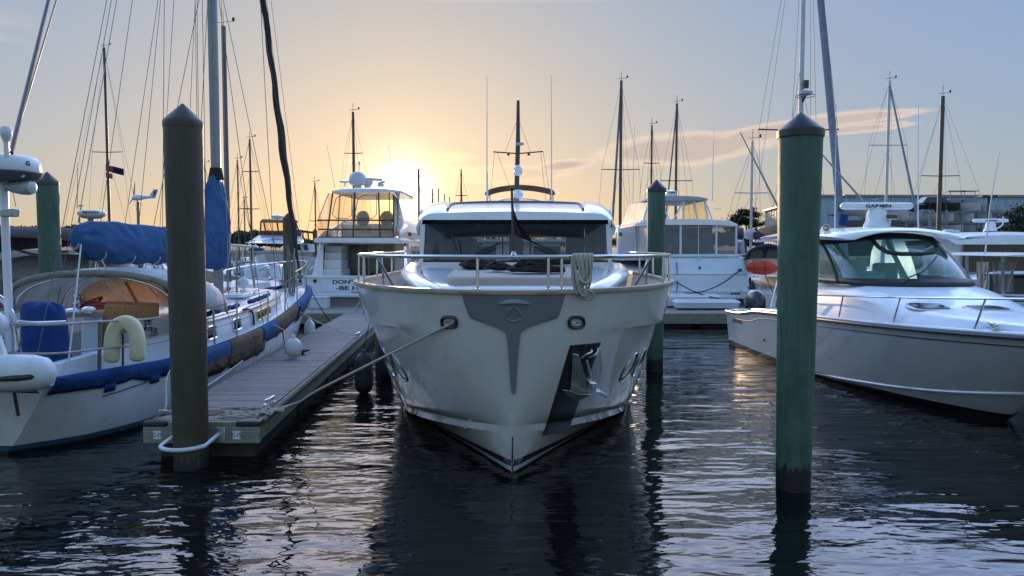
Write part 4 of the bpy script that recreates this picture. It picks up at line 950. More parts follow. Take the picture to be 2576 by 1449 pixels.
# bow rails, stanchions and lifelines
pul = curve([SH.pt(dd(17.2), 1, 2.0, -.12), SH.pt(dd(18.6), 1, 2.12, -.1), ax(dd(20.35), 0, 2.2), SH.pt(dd(18.6), -1, 2.12, -.1), SH.pt(dd(17.2), -1, 2.0, -.12)], 6)
pr = MB().tube(pul, .018, 8).build('bow_pulpit', STEEL, sb)
for d, sg in ((17.3, 1), (18.7, 1), (19.7, 1), (17.3, -1), (18.7, -1), (19.7, -1)): MB().tube([SH.pt(dd(d), sg, ps(SH.zs, dd(d)), -.08), SH.pt(dd(d), sg, ps([(17.2, 2.0), (18.6, 2.12), (20.3, 2.2)], d), -.1)], .015, 6).build('pulpit_leg', STEEL, pr)
for u0, v0, u1, v1, d in ((595, 690, 640, 678, 17.4),): pass
for d in (9.75, 11.55, 13.1, 14.7, 16.0):
    zt = ps(SH.zs, dd(d)); MB().tube([SH.pt(dd(d), 1, zt - .02, -.06), SH.pt(dd(d), 1, zt + .74, -.05)], .016 if d > 10 else .024, 8).build('stanchion', M('aged_stanchion', (.16, .13, .11), .6, .3, var=.3) if d < 10 else STEEL, sb)
    MB().tube([SH.pt(dd(d), -1, zt - .02, -.06), SH.pt(dd(d), -1, zt + .74, -.05)], .016, 8).build('stanchion', STEEL, sb)
for k, r in ((.74, .017), (.38, .015)):
    mb = MB(); pts = [ax(dd(8.93), -.3, .93 + k), SH.pt(dd(8.98), 1, .91 + k, -.12)] + [SH.pt(dd(d), 1, ps(SH.zs, dd(d)) + k - (.02 if i % 2 else 0), -.05) for i, d in enumerate((9.75, 10.6, 11.55))]; mb.tube(curve(pts, 5), r, 7); mb.build('lifeline', M('stained_lifeline', (.40, .34, .29), .8, var=.35, vs=6), sb)
    MB().tube([SH.pt(dd(d), 1, ps(SH.zs, dd(d)) + k, -.05) for d in (11.55, 13.1, 14.7, 16, 17.3)], .006, 5).build('lifeline', WIRE, sb)
    MB().tube([SH.pt(dd(d), -1, ps(SH.zs, dd(d)) + k, -.05) for d in (9, 9.75, 11.55, 13.1, 14.7, 16, 17.3)], .008, 5).build('lifeline', WIRE, sb)
# bow clutter: folded boarding ladder, stowed poles
for u0, v0, u1, v1, d in ((600, 660, 625, 790, 16.6), (572, 700, 582, 800, 16.2), (628, 640, 645, 760, 17)): MB().tube([at(u1, v1, d), at(u0, v0, d)], .02, 8).build('deck_pole', ALU, sb)
MB().tube(curve([at(596, 790, 16.1), at(596, 672, 16.1), at(604, 662, 16.1), at(636, 659, 16.2)], 4), .024, 8).build('deck_pole', ALU, sb)
mb = MB(); rr = random.Random(2)
for i in range(16):
    u = 722 + rr.uniform(-18, 26); mb.tube(sag(at(u + rr.uniform(-8, 8), 800 + rr.uniform(-20, 15), 18.6 + rr.uniform(-.5, .5)), at(730 + rr.uniform(-9, 12), 640 + rr.uniform(-25, 30), 19.3), rr.uniform(0, .08), 6), rr.uniform(.007, .016), 5)
mb.build('hanging_lines', M('grey_lines', (.22, .20, .17), .8, var=.3), sb)
# dodger
def arch(d, zt, zb, hw, n=16, pw=.55): return [ax(dd(d), hw * -cos(pi * i / n), zb + (zt - zb) * abs(sin(pi * i / n)) ** pw) for i in range(n + 1)]
MB().loft([arch(11.15, 2.20, 1.62, 1.36), arch(11.7, 2.27, 1.60, 1.38), arch(12.3, 2.24, 1.55, 1.36), arch(12.75, 2.12, 1.5, 1.3)], False).build('dodger_top', Mcloth('cream_canvas', (.66, .66, .66), .30, bump=.012), sb, smooth=70, solid=.006)
MB().loft([arch(12.75, 2.12, 1.5, 1.3), arch(13.05, 1.9, 1.4, 1.22), arch(13.35, 1.50, 1.32, 1.1)], False).build('dodger_front', TANC, sb, smooth=70, solid=.006)
for d, zt, hw in ((11.17, 2.18, 1.34), (12.3, 2.21, 1.33)): MB().tube([p - V3((0, 0, .03)) for p in arch(d, zt, 1.0, hw, 24, .4)], .017, 7).build('dodger_bow', STEEL, sb)
MB().tube([p + V3((0, -.03, .0)) for p in arch(11.15, 2.2, 1.62, 1.37)], [.05 + .012 * noise.noise((i, 0, 3)) for i in range(17)], 8).build('dodger_hem', Mcloth('weathered_hem', (.27, .25, .21), .15, bump=.03), sb)
for o in (-.55, .12, .7): MB().tube([ax(dd(12.9), o, 1.98), ax(dd(13.3), o * .95, 1.46)], .035, 4).build('dodger_seam', Mcloth('seam_webbing', (.35, .30, .23), .1), sb)
for o in (-1.25, -1.0): MB().tube(curve([ax(dd(11.1), o, 1.75), ax(dd(11.0), o + .02, 1.3), ax(dd(10.9), o - .03, .9)], 4), [.045 + .012 * noise.noise((i * .9, o, 0)) for i in range(9)], 7).build('rolled_curtain', Mcloth('weathered_hem', (.27, .25, .21), .15, bump=.03), sb)
# cockpit
CK = MB()
for sg in (-1, 1): CK.hexa([ax(dd(9.2), sg * .55, .8), ax(dd(9.2), sg * .75, .8), ax(dd(12.5), sg * .95, .8), ax(dd(12.5), sg * .75, .8)], [ax(dd(9.2), sg * .58, 1.12), ax(dd(9.2), sg * .70, 1.12), ax(dd(12.5), sg * .90, 1.24), ax(dd(12.5), sg * .78, 1.24)])
CK.build('cockpit_coaming', WHITE2, sb, bevel=.02)
MB().hexa([ax(dd(12.45), -.9, .8), ax(dd(12.45), .9, .8), ax(dd(12.5), .9, .8), ax(dd(12.5), -.9, .8)], [ax(dd(12.45), -.88, 1.35), ax(dd(12.45), .88, 1.35), ax(dd(12.5), .88, 1.35), ax(dd(12.5), -.88, 1.35)]).build('bridge_bulkhead', WHITE, sb)
MB().hexa([at(256, 888, 10.7), at(283, 884, 10.7), at(283, 884, 10.95), at(256, 888, 10.95)], [at(258, 782, 10.7), at(286, 780, 10.7), at(286, 780, 10.95), at(258, 782, 10.95)]).build('teak_panel', VARN, sb, bevel=.008)
MB().hexa([at(262, 800, 10.7), at(400, 800, 11.2), at(400, 796, 11.9), at(268, 792, 11.6)], [at(262, 767, 10.7), at(400, 772, 11.2), at(400, 762, 11.9), at(270, 757, 11.6)]).build('teak_table', VARN, sb, bevel=.01)
MB().hexa([at(204, 905, 10.5), at(256, 900, 10.5), at(256, 900, 10.9), at(204, 905, 10.9)], [at(206, 792, 10.5), at(256, 790, 10.5), at(256, 790, 10.9), at(206, 792, 10.9)]).build('seat_locker', WHITE2, sb, bevel=.02)
MB().hexa([at(158, 800, 10.2), at(258, 797, 10.4), at(258, 797, 10.55), at(158, 800, 10.35)], [at(158, 789, 10.2), at(258, 783, 10.4), at(258, 783, 10.55), at(158, 789, 10.35)]).build('coaming_rail', TEAK, sb, bevel=.006)
for u, v in ((181, 786), (223, 782)): MB().lathe(at(u, v, 10.3), [(.045, -.03), (.045, 0), (.09, .01), (.085, .04), (.05, .06), (0, .065)], 16).build('mushroom_vent', WHITE, sb)
for u, v, d in ((196, 770, 10.9), (372, 832, 11.2), (388, 850, 12.2)): MB().lathe(at(u, v, d), [(.08, 0), (.085, .04), (.055, .06), (.05, .12), (.065, .15), (.04, .17), (0, .18)], 16).build('winch', STEEL, sb)
mb = MB(); rr = random.Random(8); hc = at(238, 765, 11.1)
tag(heap(hc - V3((0, 0, .08)), .25, .2, 50, 5, .02, .22).build('net_bag', ORNG, None), 'tangled orange line heaped under the tan dodger', 'rope')
# wheel pedestal under a blue cover
rings = []
pc = at(112, 850, 9.75)
for z, rx, ry in ((.82, .32, .24), (1.2, .29, .22), (1.55, .27, .2), (1.74, .25, .19), (1.82, .22, .17), (1.86, .12, .1)):
    rings.append([V3((pc.x + .04 * (1.8 - z) + rx * (abs(cos(a)) ** .6) * (1 if cos(a) > 0 else -1) + .02 * noise.noise((z * 4, a * 2, 0)), 9.75 + ry * sin(a) + .03 * noise.noise((z * 3, a * 2, 5)), z + .05 * noise.noise((a * 1.5, z, 9)))) for a in [2 * pi * j / 28 for j in range(28)]])
MB().loft(rings, True, True, True).build('wheel_cover', BLUED, sb, smooth=70)
for u in (40, 50): pass
MB().tube(curve([at(-30, 738, 8.95), at(0, 750, 8.95), at(22, 775, 8.95), at(38, 815, 8.95), at(46, 858, 8.95), at(40, 905, 8.95)], 5), .035, 10).build('stern_rail', STEEL, sb)
MB().tube(curve([at(-60, 815, 9.0), at(20, 808, 9.0), at(90, 812, 9.1), SH.pt(dd(9.2), 1, 1.66, -.05)], 5), .018, 8).build('stern_rail', STEEL, sb)
MB().tube(curve([at(70, 770, 10.2), at(68, 820, 10.1), at(75, 860, 10), at(82, 880, 9.9)], 5), [.05, .055, .06, .055, .05, .05, .055, .06, .06, .055, .05, .05, .05, .05, .05, .05][:16], 7).build('rolled_curtain', Mcloth('weathered_hem', (.27, .25, .21), .15, bump=.03), sb)
# radar pole
PD = 8.95; pz = at(9, 450, PD)
rp_ = MB().tube([V3((pz.x, PD, .9)), V3((pz.x, PD, pz.z))], .046, 12).build('radar_pole', WHITE2, sb)
rc_ = at(17, 424, PD - .12)
rd = MB().lathe(rc_ - V3((0, 0, .14)), [(.0, 0), (.28, .0), (.335, .04), (.355, .12), (.35, .22), (.31, .27), (.2, .295), (0, .305)], 28).build('radome', M('radome_white', (.66, .68, .70), .35, var=.05), rp_, smooth=50)
MB().lathe(rc_ - V3((0, 0, .15)), [(.0, 0), (.29, .0), (.35, .045), (.372, .10), (.362, .112), (0, .11)], 28).build('radome_base', M('radome_grey', (.10, .105, .115), .5), rd, smooth=50)
for k_, (ang_, tx) in enumerate(((-1.62, 'GARMIN'), (-.35, 'G'), (-2.55, 'D'))):
    n_ = V3((cos(ang_), sin(ang_), 0)); text(tx, rc_ + V3((0, 0, .05)) + n_ * .358, (-n_.y, n_.x, 0), (0, 0, 1), .055, INK, rd, ext=.003, bold=.02)
MB().hexa([at(-20, 442, PD + .1), at(60, 446, PD + .1), at(60, 446, PD - .3), at(-20, 442, PD - .3)], [at(-20, 437, PD + .1), at(64, 441, PD + .1), at(64, 441, PD - .3), at(-20, 437, PD - .3)]).build('radar_bracket', GALV, rp_)
MB().tube([at(20, 440, PD - .38), at(17, 380, PD - .38), at(16, 352, PD - .38)], .03, 8).build('antenna_stalk', M('radome_white', (.66, .68, .70), .35), rp_)
MB().lathe(at(16, 352, PD - .38), [(.035, -.02), (.05, .03), (.062, .06), (.062, .13), (.05, .15), (0, .155)], 16).build('gps_antenna', M('radome_white', (.66, .68, .70), .35), rp_)
q_ = at(36, 470, PD - .1)
rings = [[q_ + V3((l, 0, -.02 * l)) + V3((0, .11 * r * cos(a), .095 * r * sin(a))) for a in [2 * pi * j / 16 for j in range(16)]] for l, r in ((-.08, .1), (-.07, .55), (-.02, .75), (.08, .95), (.17, 1.0), (.215, .85), (.235, .4))]
MB().loft(rings, True, True, True).build('hailer_horn', M('horn_blue_grey', (.45, .48, .54), .4), rp_)
MB().tube([at(16, 480, PD), at(34, 462, PD - .1)], .02, 6).build('horn_arm', GALV, rp_)
q_ = at(26, 535, PD - .1); MB().hexa([q_ + V3(k) for k in ((-.09, -.07, -.05), (.06, -.07, -.05), (.06, .07, -.05), (-.09, .07, -.05))], [q_ + V3(k) for k in ((-.09, -.06, .04), (.085, -.07, .045), (.085, .07, .045), (-.09, .06, .04))]).build('deck_light', GREYW, rp_, bevel=.015)
MB().tube([at(28, 462, PD - .1), at(40, 520, PD - .1)], .004, 4).build('light_lanyard', WIRE, rp_)
MB().tube([at(28, 385, PD - .3), at(122, 0, 12), at(150, -120, 13)], .026, 8).build('furled_stay', M('dark_stay', (.05, .04, .035), .5, var=.3), sb)
# ---- inflatable dinghy on the stern davits
dg_ = thing('dinghy', (-6.6, 8.35, 1.1), 'grey-white inflatable dinghy with a dark rub strake hung across the sailboat stern', 'dinghy')
DGY = M('dinghy_hypalon', (.60, .64, .67), .5, var=.08, dirt=((.35, .38, .34), .4))
def dtube(y, z, r, x0, x1):
    pts = [V3((x0, y, z)), V3((lerp(x0, x1, .5), y, z - .02)), V3((x1 - .45, y, z)), V3((x1 - .22, y, z)), V3((x1 - .1, y, z)), V3((x1 - .03, y, z)), V3((x1, y, z))]; return pts, [r, r, r, r * .97, r * .85, r * .55, r * .12]
for y, z in ((8.30, 1.16), (8.46, 1.70)):
    p_, r_ = dtube(y, z, .215 if y < 8.4 else .18, -8.2, -5.22 if y < 8.4 else -5.85); MB().tube(p_, r_, 22).build('air_tube', DGY, dg_, smooth=60)
MB().tube([V3((-5.72, 8.30 - .205, 1.13)), V3((-5.5, 8.30 - .21, 1.14)), V3((-5.36, 8.30 - .19, 1.15)), V3((-5.27, 8.30 - .10, 1.16))], [.028, .035, .03, .012], 8).build('rub_strake', RUB, dg_)
MB().hexa([V3((-8, 8.34, 1.2)), V3((-5.75, 8.34, 1.2)), V3((-5.75, 8.40, 1.2)), V3((-8, 8.40, 1.2))], [V3((-8, 8.42, 1.68)), V3((-5.95, 8.42, 1.68)), V3((-5.95, 8.48, 1.68)), V3((-8, 8.48, 1.68))]).build('hull_bottom', DGY, dg_)
MB().hexa([at(-40, 962, 8.5), at(62, 955, 8.5), at(62, 955, 8.62), at(-40, 962, 8.62)], [at(-40, 985, 8.5), at(100, 990, 8.5), at(100, 990, 8.62), at(-40, 985, 8.62)]).build('dinghy_skirt', BLUED, dg_)
MB().tube([at(32, 965, 8.65), at(46, 1045, 8.75)], .02, 8).build('stern_ladder', ALUD, sb)
MB().tube([at(-5, 990, 8.65), at(6, 960, 8.65)], .02, 8).build('stern_ladder', ALUD, sb)
# ---- horseshoe buoy
hbz = thing('horseshoe_buoy', at(314, 920, 10.05), 'pale yellow horseshoe lifebuoy hung upside down on the sailboat lifeline', 'lifebuoy')
cu_ = curve([at(u, v, 10.05) for u, v in ((281, 912), (281, 880), (284, 846), (294, 822), (314, 811), (334, 820), (344, 845), (347, 880), (345, 908))], 5)
rings = []
for i, p in enumerate(cu_):
    t_ = (cu_[min(i + 1, len(cu_) - 1)] - cu_[max(i - 1, 0)]).normalized(); w_ = V3((0, 1, 0)); u_ = t_.cross(w_); k = 1 if 2 < i < len(cu_) - 3 else (.55, .85, .97)[min(i, len(cu_) - 1 - i)]
    rings.append([p + u_ * (.098 * k * (abs(cos(a)) ** .6) * (1 if cos(a) > 0 else -1)) + w_ * (.075 * k * (abs(sin(a)) ** .6) * (1 if sin(a) > 0 else -1)) for a in [2 * pi * j / 18 for j in range(18)]])
MB().loft(rings, True, True, True).build('float_cover', YELC, hbz, smooth=60)
MB().hexa([at(306, 836, 10.0), at(322, 838, 10.0), at(322, 838, 10.1), at(306, 836, 10.1)], [at(308, 800, 10.0), at(322, 802, 10.0), at(322, 802, 10.1), at(308, 800, 10.1)]).build('strap', M('stained_strap', (.25, .18, .07), .8), hbz)
MB().tube([at(309, 838, 10.1), at(309, 925, 10.12)], .016, 6).build('hanger', ALUD, hbz)
# ---- fenders and dock lines of the sailboat
fd1 = thing('fender', at(738, 875, 14.0), 'round white ball fender resting on the finger dock edge by the black cleat', 'fender', 'white fenders')
c_ = at(738, 874, 14.0); MB().ball(c_, (.17, .17, .185), 20, 12).build('body', FENW, fd1, smooth=60); MB().lathe(c_ + V3((0, 0, .165)), [(.05, 0), (.045, .05), (.025, .08), (0, .085)], 12).build('eye', FENW, fd1); MB().tube(sag(c_ + V3((0, 0, .24)), SH.pt(dd(14.6), 1, 1.06, .08), .0), .008, 5).build('lanyard', ROPEW, fd1)
fender(at(779, 836, 18.3), .13, .62, FENW, 'upright white fender hanging farther forward on the sailboat bow', SH.pt(dd(18.6), 1, 1.36, .05), 'white fenders', ROPEW)
tag(MB().tube(sag(SH.pt(dd(17), 1, 1.1, .05), onz(898, 846, DZ + .08), .06), .011, 6).build('mooring_line', ROPEW, None), 'white mooring line from the sailboat bow across to the far dock cleat', 'mooring line')
tag(MB().tube(curve([SH.pt(dd(15.2), 1, 1.0, .08), at(716, 870, 14.7), at(722, 894, 14.6), onz(752, 890, DZ + .06)], 6), .011, 6).build('mooring_line', ROPEB, None), 'black mooring line drooping from the sailboat rail to the dock cleat', 'mooring line')
tag(MB().tube(sag(SH.pt(dd(13.2), 1, .55, .03), dk(.06, .95, DZ + .08), .02), .012, 6).build('mooring_line', ROPEW, None), 'white line from the sailboat side down behind the brown piling', 'mooring line')
tag(MB().tube(curve([SH.pt(dd(10.9), 1, .82, .08), at(418, 960, 10.0), at(418, 1020, 9.4), dk(-.01, .35, DZ + .04)], 6), .012, 6).build('mooring_line', ROPE, None), 'worn mooring line hanging left of the brown piling from the blue rail cover', 'mooring line')
tag(heap(onz(413, 1042, DZ), .09, .12, 22, 9, .014, .08).build('rope_pile', ROPE, None), 'small knot of rope on the dock corner left of the brown piling', 'rope', 'rope piles on the dock')
tag(MB().tube(sag(SH.pt(dd(19.6), 1, 1.45, .05), at(862, 850, 23.8), .1), .014, 6).build('mooring_line', ROPEB, None), 'dark mooring line from the sailboat bow to the main dock', 'mooring line')
# ================================================================ walkaround cruiser on the right
gS, gB = (7.15, 19.7), (7.45, 8.9); gd = lambda d: (19.7 - d) / 10.8
GH = Hull(gS, gB, [(gd(a), b) for a, b in ((19.7, 1.40), (17, 1.5), (14, 1.5), (12.5, 1.40), (11.2, 1.14), (10.2, .78), (9.4, .40), (8.9, 0))], [(0, 1.36), (.25, 1.36), (.5, 1.18), (.7, .80), (.85, .36), (.95, .1), (1, 0)],
          [(gd(a), b) for a, b in ((19.7, .90), (18.6, .94), (17.2, 1.10), (13.8, 1.25), (9.7, 1.40), (8.9, 1.46))], bow=2.0, stern=.15, flare=.85, zk=-.4)
gw = thing('cabin_cruiser', (7.2, 14, 0), 'white walkaround fishing cruiser with green-tinted windshield, behind the right green piling', 'motorboat')
GHM = M('cruiser_hull_gelcoat', (.50, .51, .50), .2, var=.04, coat=.5, dirt=((.38, .36, .3), .25), fn=zpaint([(-9, .12, (.014, .014, .016))]))
gh = GH.mesh(34, 10).build('hull', GHM, gw, smooth=40)
GH.deck(-.0, -.04).build('deck', WHITE2, gw, smooth=0)
for sg in (-1, 1):
    MB().tube(GH.edge(sg, -.02, .012, 0, 1, 36), .032, 8).build('rub_rail', M('rub_rail_dark', (.05, .055, .075), .4), gw)
    MB().tube(GH.edge(sg, .03, -.02, .2, 1, 36), .028, 8).build('toe_moulding', WHITE2, gw)
    MB().tube([GH.pt(t, sg, ps(GH.zs, t) - ps([(0, .14), (.12, .2), (.2, .24), (.25, .17), (1, .15)], t), .004) for t in [i / 40 for i in range(41)]], .008, 5).build('hull_stripe', BLACK, gh)
    MB().tube([GH.pt(t, sg, ps([(.4, .02), (.6, .16), (.8, .32), (.97, .52)], t), .008) for t in [.4 + i * .57 / 24 for i in range(25)]], [.002 + .022 * min(1, i / 6) for i in range(25)], 6).build('chine_strake', GHM, gh)
MB().tube([GH.pt(1, 1, z) + V3((0, -.01, 0)) for z in (.05, .4, .8, 1.2, 1.42)], .015, 6).build('stem_guard', STEEL, gh)
p_ = GH.pt(gd(18.75), 1, .70, .012); q_ = GH.pt(gd(18.0), 1, .72, .012)
text('GRADY-WHITE', p_, q_ - p_, (0, 0, 1), .085, BLACK, gh, ext=.003, width=.72, bold=.03)
for u_ in (16.9, 14.9): 
    c_ = GH.pt(gd(u_), 1, .46, .0); MB().lathe(c_, [(.03, -.01), (.035, .015), (.015, .02), (0, .012)], 10, ax=(-1, 0, 0)).build('drain_fitting', BLACK, gh)
# foredeck house
rings = []
for d, hw, z in ((15.3, 1.20, 1.90), (13.6, 1.22, 1.93), (13.2, 1.21, 1.93), (12.75, 1.17, 1.87), (12.3, 1.13, 1.74), (11.8, 1.08, 1.61), (11.0, .92, 1.57), (10.3, .62, 1.535), (9.8, .34, 1.51), (9.5, .12, 1.49)):
    t = gd(d); zb = ps(GH.zs, t) - .02; rings.append([GH.c(t, a * hw, zb + (z - zb) * b) for a, b in ((-1.06, 0), (-1.02, .6), (-.95, .86), (-.8, .96), (-.4, 1.02), (0, 1.04), (.4, 1.02), (.8, .96), (.95, .86), (1.02, .6), (1.06, 0))])
MB().loft(rings, False).build('cabin_house', WHITE2, gw, smooth=50)
# cockpit
mb = MB()
for sg in (-1, 1): mb.loft([[GH.pt(t, sg, ps(GH.zs, t) + .03, o) for t in [i / 10 * .42 for i in range(11)]] for o in (0, -.22)] + [[GH.pt(t, sg, .45, -.22) for t in [i / 10 * .42 for i in range(11)]]], False)
mb.build('cockpit_gunwale', WHITE, gw)
a_, b_ = GH.c(.0, -1.3, .93), GH.c(.05, 1.3, .93); MB().bb((a_.x, 19.1, .5), (b_.x, 19.6, .95)).build('transom_bench', WHITE, gw, bevel=.04)
for o in (-.45, .45):
    c_ = GH.c(0, o, 0) + V3((0, .55, 0)); mb = MB(); rings = []
    for z, rx, ry in ((.75, .2, .3), (.85, .27, .4), (1.15, .27, .42), (1.32, .22, .36), (1.40, .12, .22)): rings.append([c_ + V3((rx * cos(a), ry * sin(a), z)) for a in [2 * pi * j / 18 for j in range(18)]])
    mb.loft(rings, True, True, True); mb.box(c_ + V3((0, .1, .4)), (.16, .3, .8)); mb.build('outboard_engine', M('dark_engine_cowl', (.03, .03, .033), .25, coat=.4), gw, smooth=50)
tag(heap((8.0, 18.9, .92), .3, .25, 10, 3, .07, .3).build('tackle_pile', BLACK, None), 'dark gear piled in the stern of the right-hand cruiser', 'gear')
# windshield
def gl(f, k):
    """f -1..1 round the glass, k 0 base .. 1 top"""
    s_ = abs(f); sg = 1 if f > 0 else -1
    if s_ < .62: q = s_ / .62; hw = lerp(0, 1, sin(q * pi / 2)); d0 = 13.75 - .95 * cos(q * pi / 2); d1 = 14.75 - .65 * cos(q * pi / 2)
    else: q = (s_ - .62) / .38; hw = 1 + .06 * q; d0 = 13.75 + 1.7 * q; d1 = 14.75 + 1.1 * q
    z0 = 1.94 - .02 * max(0, (s_ - .6)); z1 = 2.86 - .13 * hw ** 2
    p = GH.c(gd(d0), hw * 1.2 * sg, z0); r = GH.c(gd(d1), hw * 1.12 * sg, z1); return p.lerp(r, k) + V3((0, -.10 * sin(pi * k) * (1 - s_ * .5), .03 * sin(pi * k)))
n = 44
MB().loft([[gl(-1 + 2 * i / n, k) for i in range(n + 1)] for k in (.05, .25, .5, .75, .93)], False).build('windshield', GLASSG, gw, smooth=80)
MB().loft([[gl(-1 + 2 * i / n, k) - V3((0, .006, 0)) for i in range(n + 1)] for k in (-.04, .085)], False).build('windshield_gasket', RUB, gw, solid=.012)
MB().loft([[gl(-1 + 2 * i / n, k) - V3((0, .006, 0)) for i in range(n + 1)] for k in (.86, 1.0)], False).build('windshield_header', RUB, gw, solid=.012)
for f in (-.63, .63): MB().tube([gl(f, k) + V3((0, .02, 0)) for k in (0, .25, .5, .75, 1)], .035, 8).build('windshield_pillar', RUB, gw)
MB().tube([gl(f, k) - V3((0, .012, 0)) for f, k in ((-.30, .95), (-.26, .80), (-.21, .66), (-.14, .58), (-.04, .54), (.08, .54), (.15, .58), (.18, .7), (.18, .95))], .04, 8).build('vent_frame', RUB, gw)
wp = [gl(.17, .02), gl(.12, .12), gl(.02, .22)]; mb = MB(); mb.tube([p - V3((0, .04, 0)) for p in wp], .012, 6); mb.tube([gl(-.14, .5) - V3((0, .04, 0)), gl(-.02, .3) - V3((0, .045, 0)), gl(.06, .16) - V3((0, .04, 0))], .014, 6); mb.build('wiper', BLACK, gw)
# inside
LIN = M('pale_cabin_lining', (.52, .50, .44), .6)
mb = MB(); a_ = GH.c(gd(13.5)); mb.bb((a_.x - 1.05, 13.3, 1.5), (a_.x + 1.05, 14.1, 1.97)); mb.bb((a_.x - .9, 14.2, 1.0), (a_.x - .1, 14.5, 2.12)); mb.build('dashboard', M('pale_dash', (.42, .44, .42), .5), gw, bevel=.05)
for o in (.65, -.5):
    c_ = GH.c(gd(15.1), o, 0); mb = MB(); mb.box(c_ + V3((0, 0, 1.55)), (.55, .5, .16)); mb.box(c_ + V3((0, .22, 1.95)), (.52, .14, .62)); mb.box(c_ + V3((0, 0, 1.0)), (.4, .35, 1.0)); mb.build('helm_seat', M('cream_seat', (.55, .52, .44), .6), gw, bevel=.06)
for sg in (-1, 1):
    for d0, d1 in ((15.5, 16.2), (16.9, 16.4)): MB().tube([GH.c(gd(d0), sg * 1.25, 1.2), GH.c(gd(d1), sg * 1.05, 2.80)], .045, 8).build('top_support', WHITE2, gw)
    MB().tube([GH.c(gd(14.4), sg * .45, 1.95), GH.c(gd(15.6), sg * .6, 2.85)], .05, 6).build('top_support', LIN, gw)
MB().bb((GH.c(gd(15)).x - .5, 16.3, 1.2), (GH.c(gd(15)).x + .6, 16.5, 2.3)).build('tackle_station', LIN, gw, bevel=.03)
# hardtop
rings = []
for d, hw, z, th in ((13.72, 1.0, 2.90, .02), (13.78, 1.2, 2.93, .07), (14.0, 1.34, 2.96, .10), (14.6, 1.43, 2.99, .11), (16.0, 1.46, 3.0, .11), (17.2, 1.44, 2.98, .10), (17.35, 1.4, 2.96, .05)):
    t = gd(d); r_ = [GH.c(t, hw * (-1 + 2 * i / 20), z - .17 * abs(-1 + 2 * i / 20) ** 2.2) for i in range(21)] + [GH.c(t, hw * .96 * (1 - 2 * i / 10), z - th * .7 - .165 * abs(1 - 2 * i / 10) ** 2.2) for i in range(11)]
    rings.append(r_)
MB().loft(rings, True, True, True).build('hardtop', WHITE, gw, smooth=40)
def array_radar(c, L, parent, tx_h, k=1.0, base=None):
    c = V3(c); ped = MB().lathe(c - V3((0, 0, .42 * k)), [(.0, 0), (.24 * k, 0), (.235 * k, .05 * k), (.20 * k, .12 * k), (.185 * k, .28 * k), (.15 * k, .335 * k), (.10 * k, .36 * k), (.09 * k, .40 * k), (0, .40 * k)], 22).build('radar_pedestal', WHITE, parent, smooth=50)
    rings = []
    for x, r in ((-.5, .3), (-.492, .7), (-.47, .95), (-.44, 1), (.44, 1), (.47, .95), (.492, .7), (.5, .3)): rings.append([c + V3((x * L, .075 * k * r * cos(a), .07 * k * r * (abs(sin(a)) ** .7) * (1 if sin(a) > 0 else -1))) for a in [2 * pi * j / 16 for j in range(16)]])
    b = MB().loft(rings, True, True, True).build('radar_bar', WHITE, ped, smooth=50)
    text('GARMIN', c + V3((0, -.077 * k, 0)), (1, 0, 0), (0, 0, 1), tx_h, INK, ped, bold=.025, ext=.003, squash=1.45); return ped
array_radar(at(2205, 518.5, 15.0), 1.46, gw, .07)
lb = MB(); p_ = at(2240, 545, 14.8); lb.box(p_, (.25, .1, .11)); lb = lb.build('flood_light', WHITE2, gw, bevel=.01); MB().box(p_ - V3((0, .055, 0)), (.22, .01, .085)).build('lens', GLASSB, lb); MB().tube([p_, p_ - V3((0, -.05, .25))], .025, 6).build('light_stalk', WHITE2, lb)
MB().lathe(at(2079, 573, 14.6), [(.03, .25), (.035, .08), (.055, .02), (.075, 0), (.06, 0), (.03, .05)], 14, ax=(.15, 1, 0)).build('horn', STEEL, gw)
for u0, v0, u1, v1, d in ((1995, 594, 1862, 333, 15.6), (2198, 536, 2030, 345, 16.2)):
    a_, b_ = at(u0, v0, d), at(u1, v1, d + .8); MB().tube([a_, a_.lerp(b_, .5), b_], [.028, .02, .012], 8).build('outrigger', ALU, gw)
MB().tube([at(2100, 584, 15.4), at(2101, 480, 15.4), at(2104, 263, 15.4)], [.016, .012, .006], 6).build('whip_antenna', WHITE2, gw)
MB().tube([at(2310, 588, 16), at(2309, 480, 16), at(2310.5, 265, 16)], [.018, .014, .007], 6).build('whip_antenna', WHITE2, gw)
MB().lathe(at(2305, 580, 14.9), [(.0, -.02), (.05, 0), (.06, .03), (.045, .06), (0, .065)], 12).build('gps_antenna', WHITE, gw)
